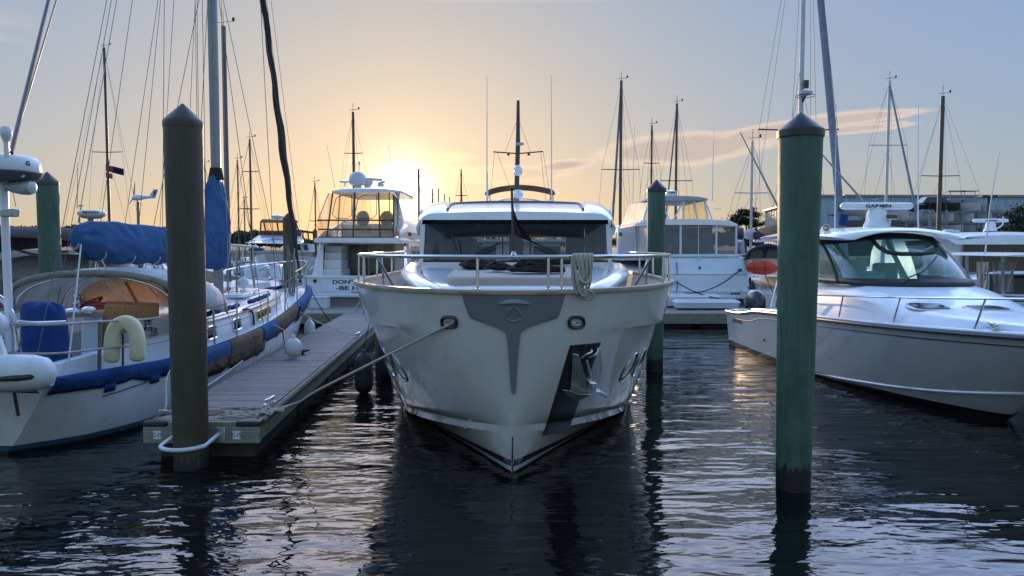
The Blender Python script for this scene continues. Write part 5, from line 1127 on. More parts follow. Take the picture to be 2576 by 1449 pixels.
# bow rail
rz_ = lambda t: ps(GH.zs, t) + ps([(.2, .40), (.6, .44), (1, .52)], t)
for sg in (-1, 1):
    ts = [.36 + i * .64 / 22 for i in range(23)]; R_ = MB().tube([GH.pt(t, sg, ps(GH.zs, t), -.10) + V3((0, 0, rz_(t) - ps(GH.zs, t))) for t in ts], .0165, 8).build('bow_rail', STEEL, gw)
    for d in (15.2, 13.25, 11.75, 10.35): t = gd(d); MB().tube([GH.pt(gd(d + .15), sg, ps(GH.zs, t) + .02, -.12), GH.pt(t, sg, ps(GH.zs, t), -.10) + V3((0, 0, rz_(t) - ps(GH.zs, t)))], .0145, 8).build('rail_post', STEEL, R_)
HZ = lambda d: ps([(9.5, 1.49), (9.8, 1.51), (10.3, 1.535), (11, 1.57), (11.8, 1.61), (12.3, 1.74), (12.75, 1.87)], d) + .012
for u, v, z in ((2337, 772, 1.63), (2485, 779, 1.60)):
    c_ = onz(u, v, z); pts = []
    for i in range(24):
        a = 2 * pi * i / 24; pts.append(c_ + V3((.33 * (abs(cos(a)) ** .5) * (1 if cos(a) > 0 else -1), .24 * (abs(sin(a)) ** .5) * (1 if sin(a) > 0 else -1), 0))); pts[-1].z = HZ(pts[-1].y) - (.012 if v < 775 else 0)
    h_ = MB().plate([p for p in pts], (0, 0, .022)).build('deck_hatch', WHITE, gw, bevel=.008); MB().plate([c_ + (p - c_) * .84 + V3((0, 0, .024)) for p in pts], (0, 0, .006)).build('hatch_glass', GLASSB, h_, smooth=0)
cleat(GH.c(gd(10.2), .72, 1.46), 1.4, STEEL, gw, .9)
MB().tube(curve([GH.pt(gd(16.5), 1, 1.13, -.1), GH.pt(gd(16.5), 1, 1.7, -.25), GH.pt(gd(16.0), 1, 1.95, -.3)], 5), .02, 8).build('grab_rail', STEEL, gw)

# ================================================================ flybridge yacht moored stern-to, left of centre
A1 = 27.0
fx = at(897, 620, A1).x
fy = thing('flybridge_yacht', (fx, A1, 0), 'white flybridge yacht with clear enclosure and satellite dome, DON\'T WORRY BE HAPPY on its stern', 'yacht')
FH = Hull((fx, A1), (fx, 40), [(0, 2.02), (.5, 2.1), (.75, 1.6), (.9, .8), (1, 0)], [(0, 1.85), (.5, 1.8), (.8, .9), (1, 0)], [(0, 1.45), (.3, 1.6), (1, 2.4)], bow=1.2, flare=.8)
FHM = M('flybridge_yacht_gelcoat', (.66, .68, .70), .25, var=.04, coat=.4, fn=zpaint([(-9, .06, (.02, .02, .03))]))
FH.mesh(20, 6).build('hull', FHM, fy); FH.deck(-.1).build('deck', WHITE2, fy, smooth=0)
mb = MB(); mb.bb((fx - 1.95, A1 - .75, .78), (fx + 1.95, A1 - .02, .90)); mb.build('swim_platform', WHITE2, fy, bevel=.03)
MB().bb((fx - 1.98, A1 - .05, 1.44), (fx + 1.98, A1 + .18, 1.53)).build('transom_cap', WHITE, fy, bevel=.03)
MB().bb((at(799, 0, A1).x, A1 - .022, .95), (at(828, 0, A1).x, A1 + .01, 1.38)).build('transom_door', WHITE2, fy, bevel=.006)
MB().lathe((at(782, 0, A1).x, A1 - .01, 1.33), [(.07, 0), (.07, .02), (.05, .02), (0, .015)], 14, ax=(0, -1, 0)).build('filler_cap', BLACK, fy)
SERIF = INK
cxs = at(897, 0, A1).x
sp_ = MB().bb((cxs - 1.02, A1 - .018, .99), (cxs + 1.02, A1 + .01, 1.40)).build('name_board', WHITE, fy, smooth=0, bevel=.004)
text("DON'T WORRY", (cxs, A1 - .02, 1.30), (1, 0, 0), (0, 0, 1), .155, INK, sp_, width=2.0, bold=.035)
text("-BE HAPPY-", (cxs, A1 - .02, 1.08), (1, 0, 0), (0, 0, 1), .15, INK, sp_, width=1.75, bold=.035)
text("MOREHEAD TOWN, NC".replace('MOREHEAD ', ''), (at(878, 0, A1).x + .45, A1 - .012, .945 - .06), (1, 0, 0), (0, 0, 1), .10, INK, sp_, width=1.0, bold=.02)
DKG = M('salon_glass_dark', (.05, .05, .045), .08, var=.3, coat=.3)
BEI = M('beige_cockpit_wall', (.45, .42, .36), .5)
# cockpit: stair moulding on the left, salon door
mb = MB()
for i, (v0, v1) in enumerate(((700, 676), (676, 652), (652, 634), (634, 619))):
    a_ = at(812 + i * 2, v0, A1 + .5 + i * .28); b_ = at(858, v1 + .6, A1 + .5 + i * .28); mb.bb((a_.x, A1 + .5 + i * .28, a_.z), (b_.x, A1 + 2.1, b_.z))
mb.build('stair', WHITE, fy, bevel=.02)
mb = MB(); a_ = at(806, 700, A1 + .6); mb.hexa([at(783, 700, A1 + .3), at(812, 700, A1 + .3), at(812, 700, A1 + 2.2), at(790, 700, A1 + 2.2)], [at(805, 612, A1 + .8), at(815, 612, A1 + .8), at(815, 612, A1 + 2.2), at(805, 612, A1 + 2.2)]); mb.build('side_moulding', WHITE, fy, bevel=.03)
z0_, z1_ = 1.45, at(0, 612, A1 + 2).z
mb = MB(); X = lambda u: at(u, 620, A1 + 2).x
mb.bb((X(800), A1 + 2, z0_), (X(876), A1 + 2.06, z1_)); mb.build('aft_bulkhead', BEI, fy, smooth=0); MB().bb((X(992), A1 + 2, z0_), (X(1016), A1 + 2.06, z1_)).build('aft_bulkhead', BEI, fy, smooth=0)
MB().bb((X(876), A1 + 2.02, z0_), (X(992), A1 + 2.05, z1_)).build('salon_door_glass', DKG, fy, smooth=0)
mb = MB()
for u in (873.5, 926, 990): mb.bb((X(u), A1 + 1.97, z0_), (X(u) + .05, A1 + 2.03, z1_))
mb.bb((X(873), A1 + 1.98, z1_ - .07), (X(992), A1 + 2.025, z1_ - .01)); mb.build('salon_door_frame', ALU, fy, smooth=0)
MB().tube([at(878, 671, A1 + 1.9), at(930, 671, A1 + 1.9)], .02, 6).build('door_bar', STEEL, fy)
MB().tube(curve([at(866, 699, A1 + 1.2), at(855, 670, A1 + 1.2), at(856, 640, A1 + 1.4), at(864, 618, A1 + 1.5)], 4), .018, 6).build('stair_rail', STEEL, fy)
MB().tube(curve([at(770, 692, A1 + .2), at(782, 660, A1 + .6), at(805, 640, A1 + 1.0)], 5), .022, 7).build('cockpit_rail', STEEL, fy)
MB().tube(curve([at(776, 682, A1 + .3), at(792, 668, A1 + .8), at(804, 662, A1 + 1.0)], 5), .014, 7).build('cockpit_rail', STEEL, fy)
# house sides with oval windows, on the right side towards the middle
for sg in (-1, 1):
    x_s = fx + sg * 1.62
    MB().hexa([V3((x_s - .05, A1 + 2.1, 1.45)), V3((x_s + .05, A1 + 2.1, 1.45)), V3((x_s + .05, A1 + 8.5, 1.8)), V3((x_s - .05, A1 + 8.5, 1.8))], [V3((x_s - .10, A1 + 2.1, z1_)), V3((x_s, A1 + 2.1, z1_)), V3((x_s, A1 + 7.2, z1_)), V3((x_s - .10, A1 + 7.2, z1_))]).build('house_side', WHITE, fy, smooth=0)
    for y0, y1 in ((2.6, 4.0), (4.2, 5.6), (5.8, 6.8)):
        pts = [V3((x_s + sg * .055 - .02, A1 + (y0 + y1) / 2 + (y1 - y0) / 2 * max(-1, min(1, 1.25 * cos(a))), 2.28 + .33 * max(-1, min(1, 1.25 * sin(a))))) for a in [2 * pi * i / 20 for i in range(20)]]
        wf = MB().tube(pts, .025, 6, closed=True).build('side_window', STEEL, fy); MB().add(pts, [list(range(20))]).build('pane', GLASSB, wf, smooth=0)
# flybridge
za, zb_ = at(0, 610, A1).z, at(0, 599, A1).z
xl, xr = at(788, 605, A1).x, at(1009, 605, A1).x
rings = []
for y, e in ((A1 - .02, .12), (A1 + .02, .03), (A1 + .3, 0), (A1 + 4, 0), (A1 + 6.8, .1)): rings.append([V3((xl + e, y, za)), V3((xr - e, y, za)), V3((xr - e + .02, y, (za + zb_) / 2)), V3((xr - e - .03, y, zb_ + .01)), V3((xl + e + .03, y, zb_ + .01)), V3((xl + e - .02, y, (za + zb_) / 2))])
MB().loft(rings, True, True, True).build('flybridge_deck', WHITE, fy, smooth=40)
rings = []   # curved flybridge sides and front
for sg in (-1, 1):
    xs_ = xl + .1 if sg < 0 else xr - .1
    MB().loft([[V3((xs_ + sg * .25 * (i / 10), A1 + .4 + i * .6, zb_)) for i in range(11)], [V3((xs_ - sg * .1 + sg * .15 * (i / 10), A1 + .8 + i * .6, zb_ + .25 + .3 * min(1, i / 4))) for i in range(11)], [V3((xs_ - sg * .25, A1 + 1.2 + i * .55, zb_ + .3 + .45 * min(1, i / 4))) for i in range(11)]], False).build('flybridge_side', WHITE, fy, solid=.05)
zf = zb_; zt = at(0, 484, A1 + .3).z
BRF = M('brown_frame', (.11, .06, .04), .6)
U = lambda u, v, dy=.1: at(u, v, A1 + dy)
mb = MB()
for v in (554, 577, 597.5): mb.tube([U(800 if v > 570 else 799, v), U(990, v)], .032, 6)
for a_, b_ in (((837, 485), (822, 598)), ((893, 485), (888, 598)), ((952, 485), (956, 598)), ((990, 490), (990, 598)), ((827, 486), (800, 553))): mb.tube([U(*a_), U(*b_)], .03 if a_[0] != 827 else .015, 6)
mb.tube(curve([U(987, 489), U(1000, 510, .8), U(1000, 560, .9), U(992, 597)], 5), .02, 6)
ef = mb.build('enclosure_frame', BRF, fy)
for pts in (((838, 486), (893, 486), (888, 553), (829, 553)), ((894, 486), (952, 486), (955, 553), (889, 553))):
    MB().quad(*[U(*p, .12) for p in pts]).build('clear_panel', VINYL, fy, smooth=0)
MB().quad(*[U(*p, .12) for p in ((953, 486), (988, 488), (990, 553), (957, 553))]).build('clear_panel', VINYLY, fy, smooth=0)
MB().quad(*[U(*p, .12) for p in ((800, 555), (990, 555), (990, 597), (797, 597))]).build('clear_panel', VINYL, fy, smooth=0)
MB().add([U(836, 486, .1), U(826, 487, 1.0), U(800, 553, .9), U(797, 597, .5), U(822, 598, .1)], [[0, 1, 2, 3, 4]]).build('side_curtain', VINYL, fy, smooth=0)
MB().add([U(990, 490, .1), at(1003, 500, A1 + 4), at(1018, 560, A1 + 4.2), at(1012, 590, A1 + 3), U(991, 597, .1)], [[0, 1, 2, 3, 4]]).build('side_curtain', Mcloth('white_side_curtain', (.6, .58, .55), .4), fy, smooth=0)
for a_, b_ in (((842, 488), (888, 486)), ((898, 486), (950, 486))):
    u0, u1 = a_[0], b_[0]; pts = [(u0 + 3, 500), (u0 + 14, 492), (u1 - 3, 491), (u1 - 3, 540), (u1 - 12, 549), (u0 + 4, 549), (u0 - 6, 540)]
    MB().tube([U(*p, .11) for p in pts], .014, 5, closed=True).build('window_zip', BRF, ef)
for u in (913, 973): 
    c_ = at(u, 555, A1 + 2.2); mb = MB(); mb.ball(c_ + V3((0, 0, .08)), (.27, .12, .32)); mb.box(c_ - V3((0, 0, .35)), (.55, .5, .3)); mb.build('helm_chair', M('pale_chair', (.5, .48, .44), .5), fy)
MB().bb((at(850, 0, A1 + 3).x, A1 + 3, zf), (at(985, 0, A1 + 3).x, A1 + 3.5, zf + .62)).build('helm_console', WHITE, fy, bevel=.08)
for sg in (-1, 1): 
    for y in (1.2, 3.6): MB().tube([V3((fx + sg * 1.0, A1 + y, zf)), V3((fx + sg * .95, A1 + y + .4, zt))], .025, 6).build('hardtop_post', STEEL, fy)
rings = []
for y, hw, e in ((A1 - .05, 1.10, .06), (A1 + 0, 1.24, .02), (A1 + .3, 1.30, 0), (A1 + 3.2, 1.30, 0), (A1 + 4.4, 1.15, .05)):
    cx_ = at(914, 0, A1).x; r_ = [V3((cx_ + hw * (-1 + 2 * i / 14), y, at(0, 472, A1).z - e - .10 * abs(-1 + 2 * i / 14) ** 3)) for i in range(15)] + [V3((cx_ + hw * .98 * (1 - 2 * i / 6), y, at(0, 484, A1).z)) for i in range(7)]; rings.append(r_)
MB().loft(rings, True, True, True).build('hardtop', WHITE, fy, smooth=40)
DOMEM = M('dome_grey_white', (.5, .52, .55), .4, var=.04)
c_ = at(900, 473, A1 + 1); MB().lathe(c_, [(.0, 0), (.16, 0), (.14, .08), (.26, .12), (.31, .18), (.32, .34), (.30, .45), (.22, .56), (.1, .61), (0, .62)], 22).build('satellite_dome', DOMEM, fy, smooth=50)
c_ = at(925, 472, A1 + 1.2); MB().lathe(c_, [(.0, 0), (.14, 0), (.11, .05), (.19, .14), (.20, .24), (.12, .3), (.1, .33), (0, .33)], 16).build('radar_pedestal', DOMEM, fy, smooth=50)
MB().box(at(941, 451.5, A1 + 1.2), (.62, .12, .10), 0, 0, .05).build('radar_bar', DOMEM, fy, bevel=.03)
c_ = at(868, 470, A1 + .8); mb = MB(); mb.tube([c_, c_ + V3((0, 0, .12))], .025, 6); mb.lathe(c_ + V3((0, 0, .12)), [(.03, 0), (.20, .05), (.22, .09), (.1, .13), (0, .135)], 16); mb.build('gps_antenna', WHITE, fy, smooth=50)
mb = MB(); c_ = at(958, 470, A1 + .8); mb.box(c_ + V3((0, 0, .06)), (.22, .18, .12)); mb.tube([c_ + V3((-.1, 0, .12)), c_ + V3((.16, 0, .2))], .05, 8); mb.build('spotlight', DOMEM, fy, bevel=.02)
for u0, v0, u1, v1 in ((843, 472, 822, 365), (995, 478, 977, 366)): MB().tube([at(u0, v0, A1 + 1.5), at(u1, v1, A1 + 1.3)], [.014, .007], 6).build('whip_antenna', WHITE2, fy)
mb = MB(); mb.tube([at(904, 450, A1 + 1.6), at(904, 412, A1 + 1.6)], .012, 6); mb.lathe(at(904, 415, A1 + 1.6), [(.04, 0), (.045, .03), (.04, .06), (.03, .08), (.045, .1), (.045, .13), (0, .14)], 10); mb.build('anchor_light', WHITE2, fy)
t_ = thing('dock_steps', (at(792, 0, 25.6).x, 25.6, DZ), 'low white dock step at the stern of the enclosed flybridge yacht', 'dock steps')
a_, b_ = at(768, 0, 25.6).x, at(818, 0, 25.6).x; mb = MB(); mb.bb((a_ + .03, 25.3, DZ), (b_ - .03, 25.85, DZ + .36)); mb.build('base', WHITE2, t_, bevel=.01); MB().bb((a_, 25.27, DZ + .362), (b_, 25.88, DZ + .40)).build('tread', WHITE, t_, bevel=.012)

# ================================================================ aft-cabin yacht, right of centre
A2 = 27.0
kx = at(1742, 620, A2).x
ky = thing('aft_cabin_yacht', (kx, A2, 0), 'white aft-cabin yacht with glassed sundeck, stern-on beside the far green piling', 'yacht')
KH = Hull((kx, A2), (kx, 40), [(0, 2.08), (.5, 2.15), (.75, 1.6), (.9, .8), (1, 0)], [(0, 1.95), (.5, 1.9), (.8, .9), (1, 0)], [(0, 1.55), (.3, 1.7), (1, 2.5)], bow=1.2, flare=.9)
KHM = M('aft_cabin_yacht_gelcoat', (.64, .70, .77), .28, var=.04, coat=.35, fn=zpaint([(-9, .06, (.02, .02, .03))]))
KH.mesh(20, 6).build('hull', KHM, ky); KH.deck(-.05).build('deck', WHITE2, ky, smooth=0)
K = lambda u, v, dy=0.: at(u, v, A2 + dy)
# raked aft cabin
MB().hexa([K(1608, 722, .02), K(1886, 722, .02), K(1886, 722, 4), K(1608, 722, 4)], [K(1628, 646, .55), K(1872, 646, .55), K(1872, 646, 4), K(1628, 646, 4)]).build('aft_cabin', KHM, ky, bevel=.08)
MB().hexa([K(1613, 690, .16), K(1884, 690, .16), K(1884, 690, .3), K(1613, 690, .3)], [K(1614, 685, .17), K(1883, 685, .17), K(1883, 685, .3), K(1614, 685, .3)]).build('cabin_moulding', WHITE, ky)
MB().hexa([K(1604, 732, -.06), K(1890, 736, -.06), K(1890, 736, .1), K(1604, 732, .1)], [K(1604, 724, -.06), K(1890, 727, -.06), K(1890, 727, .1), K(1604, 724, .1)]).build('rub_rail', WHITE, ky, bevel=.015)
wn = MB().hexa([K(1735, 717, .05), K(1789, 717, .05), K(1789, 717, .3), K(1735, 717, .3)], [K(1735, 695, .18), K(1789, 695, .18), K(1789, 695, .4), K(1735, 695, .4)]).build('aft_window', M('aft_window_cover', (.035, .035, .04), .5), ky, bevel=.02)
MB().tube([K(u, v, dy) for u, v, dy in ((1733, 718.5, .02), (1791, 718.5, .02), (1791, 693, .16), (1733, 693, .16))], .018, 6, closed=True).build('frame', WHITE, wn)
for u, v in ((1760, 649), (1760, 674)): MB().lathe(K(u, v, .35), [(.05, 0), (.05, .02), (.03, .025), (0, .02)], 12, ax=(0, -1, .4)).build('deck_light', STEEL if v < 660 else BLACK, ky)
MB().box(K(1861, 679, .3), (.16, .1, .12)).build('chock', STEEL, ky, bevel=.02)
for u in (1841, 1850, 1858): MB().lathe(K(u, 741, -.02), [(.055, 0), (.055, .03), (.035, .03), (0, .015)], 12, ax=(0, -1, 0)).build('exhaust_port', BLACK, ky)
# sundeck enclosure
zb1, zt1 = K(0, 640, .6).z, K(0, 564, .6).z
def pan(u0, u1, dy0, dy1, mat, name='clear_panel', b0=640, b1=640, t0=566, t1=566): return MB().quad(K(u0, b0, dy0), K(u1, b1, dy1), K(u1, t1, dy1), K(u0, t0, dy0)).build(name, mat, ky, smooth=0)
SMOKE = Mglass('smoky_vinyl', (.55, .56, .58), .42, .1, haze=(.34, .35, .37), wav=.03, edge=.25)
pan(1640, 1712, .55, .55, SMOKE); pan(1712, 1802, .55, .55, SMOKE); pan(1802, 1852, .55, .6, SMOKE, b1=638, t1=572); pan(1852, 1871, .6, 1.6, SMOKE, b0=638, b1=637, t0=572, t1=574)
pan(1640, 1604, .55, 3.5, VINYL, b1=645, t1=572); 
mb = MB()
for u, dy in ((1640, .55), (1712, .54), (1802, .54), (1852, .58), (1600, 3.6)): mb.tube([K(u, 642, dy), K(u, 563, dy)], .045, 6)
for u, dy in ((1757, .54),): mb.tube([K(u, 640, dy), K(u, 566, dy)], .014, 5)
mb.tube([K(1604, 645, 2.), K(1635, 643, .53), K(1802, 643, .53), K(1855, 645, .57), K(1874, 642, 1.5)], .06, 8); mb.build('enclosure_frame', WHITE2, ky)
MB().tube(curve([K(1872, 640, 1.5), K(1868, 600, 1.6), K(1862, 568, 1.7)], 4), .05, 8).build('enclosure_frame', WHITE2, ky)
inn2 = MB(); inn2.bb((kx - 1.2, A2 + 3.6, 2.2), (kx + 1.7, A2 + 3.7, zt1 - .05)); inn2.build('sundeck_bulkhead', M('grey_beige_bulkhead', (.30, .28, .25), .6), ky, smooth=0)
MB().bb((kx - .2, A2 + 3.55, 2.25), (kx + .5, A2 + 3.59, zt1 - .2)).build('sundeck_door', M('pale_door', (.5, .48, .44), .5), ky)
for o in (-.3, 1.0): mb = MB(); mb.box((kx + o, A2 + 1.8, 2.55), (.55, .1, .6), 0, -.15); mb.box((kx + o, A2 + 1.6, 2.35), (.55, .5, .1)); mb.build('deck_chair', GREYW, ky, bevel=.03)
# sundeck roof and flybridge
def slab(pts, v0, v1, name, mat=None, bev=.04): return MB().hexa([K(u, v0, dy) for u, dy in pts], [K(u, v1, pts[0][1]) * 0 + V3((K(u, v1, dy).x, K(u, v1, dy).y, K(0, v1, pts[0][1]).z)) for u, dy in pts]).build(name, mat or WHITE, ky, bevel=bev)
zs0, zs1 = K(0, 566, .5).z, K(0, 556, .5).z
xa, xb = K(1600, 0, .5).x, K(1868, 0, .5).x
rings = []
for y, e in ((A2 + .42, .2), (A2 + .45, .05), (A2 + .8, 0), (A2 + 4, 0)): rings.append([V3((lerp(xa + e, xb - e, i / 12), y, zs0 - (.04 if i in (0, 12) else 0))) for i in range(13)] + [V3((lerp(xb - e, xa + e, i / 12), y, zs1 + .07 * sin(pi * i / 12) - (.12 if i in (0, 12) else .0))) for i in range(13)])
MB().loft(rings, True, True, True).build('sundeck_roof', WHITE, ky, smooth=40)
zfb, zft = K(0, 560, 1).z, K(0, 503, 1).z
x0f, x1f, x0t, x1t = K(1622, 0, 1).x, K(1790, 0, 1).x, K(1640, 0, 1).x, K(1782, 0, 1).x
mb = MB()
for f0, f1 in ((0, 0), (.3, .28), (.62, .62), (.85, .80), (1, 1)): mb.tube([V3((lerp(x0f, x1f, f0), A2 + 1, zfb)), V3((lerp(x0t, x1t, f1), A2 + 1.1, zft))], .04, 6)
mb.tube([V3((lerp(x0f, x1f, .45), A2 + 1, zfb)), V3((lerp(x0t, x1t, .62), A2 + 1.1, zft))], .03, 6); mb.tube([V3((lerp(x0f, x1f, .42), A2 + 1, zfb)), V3((lerp(x0t, x1t, .22), A2 + 1.1, zft))], .03, 6)
mb.tube([V3((x0f - .1, A2 + 1, zfb + .05)), V3((x1f + .08, A2 + 1, zfb + .05))], .05, 6); mb.tube([V3((x1f + .25, A2 + 1.2, zfb)), V3((x1t + .03, A2 + 1.2, zft))], .03, 6); mb.build('flybridge_frame', WHITE2, ky)
for f0, f1, m_ in ((0, .3, VINYL), (.62, 1., VINYLY)): MB().quad(V3((lerp(x0f, x1f, f0), A2 + 1.03, zfb + .05)), V3((lerp(x0f, x1f, f1), A2 + 1.03, zfb + .05)), V3((lerp(x0t, x1t, f1), A2 + 1.12, zft)), V3((lerp(x0t, x1t, f0), A2 + 1.12, zft))).build('clear_panel', m_, ky, smooth=0)
MB().quad(V3((x0f, A2 + 1.03, zfb)), V3((x0f - .3, A2 + 4.5, zfb)), V3((x0t - .25, A2 + 4.3, zft)), V3((x0t, A2 + 1.1, zft))).build('side_curtain', VINYL, ky, smooth=0)
rings = []
for y, e in ((A2 + .9, .1), (A2 + .95, 0), (A2 + 4.6, 0), (A2 + 4.8, .15)): rings.append([V3((lerp(x0t - .12 + e, x1t + .08 - e, i / 10), y, zft - .02)) for i in range(11)] + [V3((lerp(x1t + .08 - e, x0t - .12 + e, i / 10), y, zft + .05 + .10 * sin(pi * i / 10) ** .5)) for i in range(11)])
MB().loft(rings, True, True, True).build('bimini_top', Mcloth('pale_bimini', (.45, .47, .52), .2), ky, smooth=50)
MB().bb((kx - 2.1, A2 + 4.4, 2.0), (kx + 1.9, A2 + 9, zfb)).build('deckhouse', WHITE, ky, bevel=.1)
MB().bb((kx - 2.12, A2 + 4.9, 2.55), (kx - 2.09, A2 + 8.4, zfb - .3)).build('side_window', GLASSB, ky, smooth=0)
c_ = K(1688, 503, 1.6); mb = MB(); mb.lathe(c_, [(.05, 0), (.05, .12), (.2, .14), (.21, .25), (.2, .34), (.12, .37), (0, .375)], 18); rdm = mb.build('radome', WHITE, ky, smooth=50)
text('GARMIN', c_ + V3((0, -.212, .27)), (1, 0, 0), (0, 0, 1), .06, INK, rdm, bold=.02)
MB().tube([K(1792, 505, 1.2), K(1793, 430, 1.2), K(1797, 318, 1.2)], [.018, .014, .006], 6).build('whip_antenna', WHITE2, ky)
MB().tube([K(1590, 600, 4.6), K(1594, 430, 4.6), K(1597, 310, 4.6)], [.018, .014, .007], 6).build('whip_antenna', WHITE2, ky)
MB().tube([K(1795, 525, 1.2), K(1815, 526, 1.2)], .01, 5).build('rail_stub', STEEL, ky)
MB().tube(curve([K(1700, 735, -.06), K(1704, 722, -.05), K(1704, 690, .1), K(1702, 660, .4)], 4), .02, 6).build('boarding_ladder', BLUED and M('blue_grey_rail', (.1, .13, .2), .5), ky)
mb = MB(); mb.bb((kx - 1.9, A2 - .7, .72), (kx + 2.0, A2 - .03, .84)); mb.build('swim_platform', WHITE2, ky, bevel=.03)
for (u0, u1, v0, v1, d, lb) in ((1706, 1868, 788, 757, 25.0, 'long white dock box nearest the edge behind the big yacht'), (1676, 1818, 772, 743, 25.9, 'white dock box half hidden behind the nearer one')):
    a_, b_ = at(u0, 0, d).x, at(u1, 0, d).x; h = at(0, v1, d).z
    t_ = thing('dock_box', ((a_ + b_) / 2, d, DZ), lb, 'dock box', 'white dock boxes'); MB().hexa([V3((a_ + .06, d - .25, DZ)), V3((b_ - .06, d - .25, DZ)), V3((b_ - .06, d + .25, DZ)), V3((a_ + .06, d + .25, DZ))], [V3((a_, d - .3, h - .06)), V3((b_, d - .3, h - .06)), V3((b_, d + .3, h - .06)), V3((a_, d + .3, h - .06))]).build('box_body', KHM, t_, bevel=.02)
    MB().hexa([V3((a_ - .03, d - .33, h - .058)), V3((b_ + .03, d - .33, h - .058)), V3((b_ + .03, d + .33, h - .058)), V3((a_ - .03, d + .33, h - .058))], [V3((a_ + .02, d - .28, h + .02)), V3((b_ - .02, d - .28, h + .02)), V3((b_ - .02, d + .28, h + .05)), V3((a_ + .02, d + .28, h + .05))]).build('lid', WHITE, t_, bevel=.015)
tag(MB().tube(sag(K(1862, 678, .2), at(1725, 737, 25.7), .25), .02, 6).build('mooring_line', ROPEB, None), 'black line slanting left from the right quarter of the aft-cabin yacht', 'mooring line')
tag(MB().tube(sag(K(1650, 672, .2), at(1812, 752, 25.3), .2), .02, 6).build('mooring_line', ROPEB, None), 'black line slanting right across the stern of the aft-cabin yacht', 'mooring line')
# ================================================================ more boats behind
def simple_boat(S, B, hb, z0, z1, mat, par, bow=1.0):
    h = Hull(S, B, [(0, hb * .93), (.4, hb), (.7, hb * .82), (.9, hb * .38), (1, 0)], [(0, hb * .85), (.5, hb * .8), (.8, hb * .4), (1, 0)], [(0, z0), (.4, z0 + (z1 - z0) * .2), (1, z1)], bow=bow, flare=.9)
    h.mesh(16, 5).build('hull', mat, par, smooth=40); h.deck(-.06, n=10).build('deck', WHITE2, par, smooth=0); return h
WH3 = M('distant_white_hull', (.55, .56, .57), .35, var=.06, fn=zpaint([(-9, .08, (.03, .03, .05))]))
# convertible cruiser seen bow-on, far left of the sun
t_ = thing('convertible_cruiser', at(693, 640, 46) * 1, 'white cruiser seen bow-on with brown canvas on its flybridge, left of the enclosed yacht', 'yacht'); t_.location.z = 0; ORG[t_.name] = V3(t_.location)
cx_ = at(690, 0, 43).x; h = simple_boat((cx_, 54), (cx_, 40.5), 2.3, 1.6, 2.2, WH3, t_, 1.6)
q = lambda u, v, d: at(u, v, d)
MB().hexa([q(622, 612, 43.6), q(762, 614, 43.6), q(766, 614, 49), q(618, 612, 49)], [q(660, 589, 46), q(752, 590, 46), q(760, 590, 49), q(655, 589, 49)]).build('sloped_cabin_front', WHITE2, t_, bevel=.15)
MB().hexa([q(654, 592, 45.8), q(758, 593, 45.8), q(760, 593, 50), q(650, 592, 50)], [q(654, 580, 45.6), q(756, 581, 45.6), q(758, 581, 50), q(652, 580, 50)]).build('flybridge_coaming', BROWNC, t_, bevel=.08)
mb = MB()
for u0, u1 in ((655, 656), (668, 664), (700, 697), (738, 735), (752, 744)): mb.tube([q(u0, 581, 45.8), q(u1, 560, 46.2)], .05, 5)
mb.build('flybridge_posts', BROWNC, t_)
MB().hexa([q(653, 560, 45.5), q(751, 561, 45.5), q(752, 561, 50), q(652, 560, 50)], [q(660, 551, 46), q(746, 553, 46), q(748, 553, 49.5), q(658, 551, 49.5)]).build('flybridge_canopy', BROWNC, t_, bevel=.12)
MB().quad(q(657, 580, 46), q(752, 581, 46), q(748, 560, 46.3), q(656, 560, 46.3)).build('clear_panel', VINYL, t_, smooth=0)
MB().hexa([q(744, 584, 48), q(792, 588, 48), q(792, 588, 53), q(744, 584, 53)], [q(742, 576, 48), q(792, 583, 48), q(792, 583, 53), q(742, 576, 53)]).build('aft_awning', BROWNC, t_, bevel=.05)
mb = MB()
for u in (752, 764, 777, 790): mb.tube([q(u, 630, 48.5), q(u - 2, 585, 48.5)], .05, 5)
mb.build('aft_posts', BROWNC, t_)
MB().hexa([q(742, 632, 48), q(792, 634, 48), q(792, 634, 52), q(742, 632, 52)], [q(742, 612, 48.3), q(790, 614, 48.3), q(790, 614, 52), q(742, 612, 52)]).build('aft_cabin', WHITE2, t_, bevel=.06)
for u0, u1 in ((748, 757), (766, 776)): MB().quad(q(u0, 629, 47.9), q(u1, 630, 47.9), q(u1 - 3, 615, 48.15), q(u0 - 3, 615, 48.15)).build('side_window', GLASSB, t_, smooth=0)
MB().lathe(q(697, 551, 47), [(.12, 0), (.35, .03), (.36, .2), (.2, .28), (0, .3)], 14).build('radome', WHITE2, t_)
MB().ball(q(645, 627, 43.2), (.5, .3, .1), 10, 6).build('deck_cover', BLUED, t_)
MB().tube(curve([q(618, 612, 43), q(640, 604, 41.8), q(690, 601, 40.6), q(740, 605, 41.8), q(762, 612, 43)], 5), .03, 5).build('bow_rail', STEEL, t_)
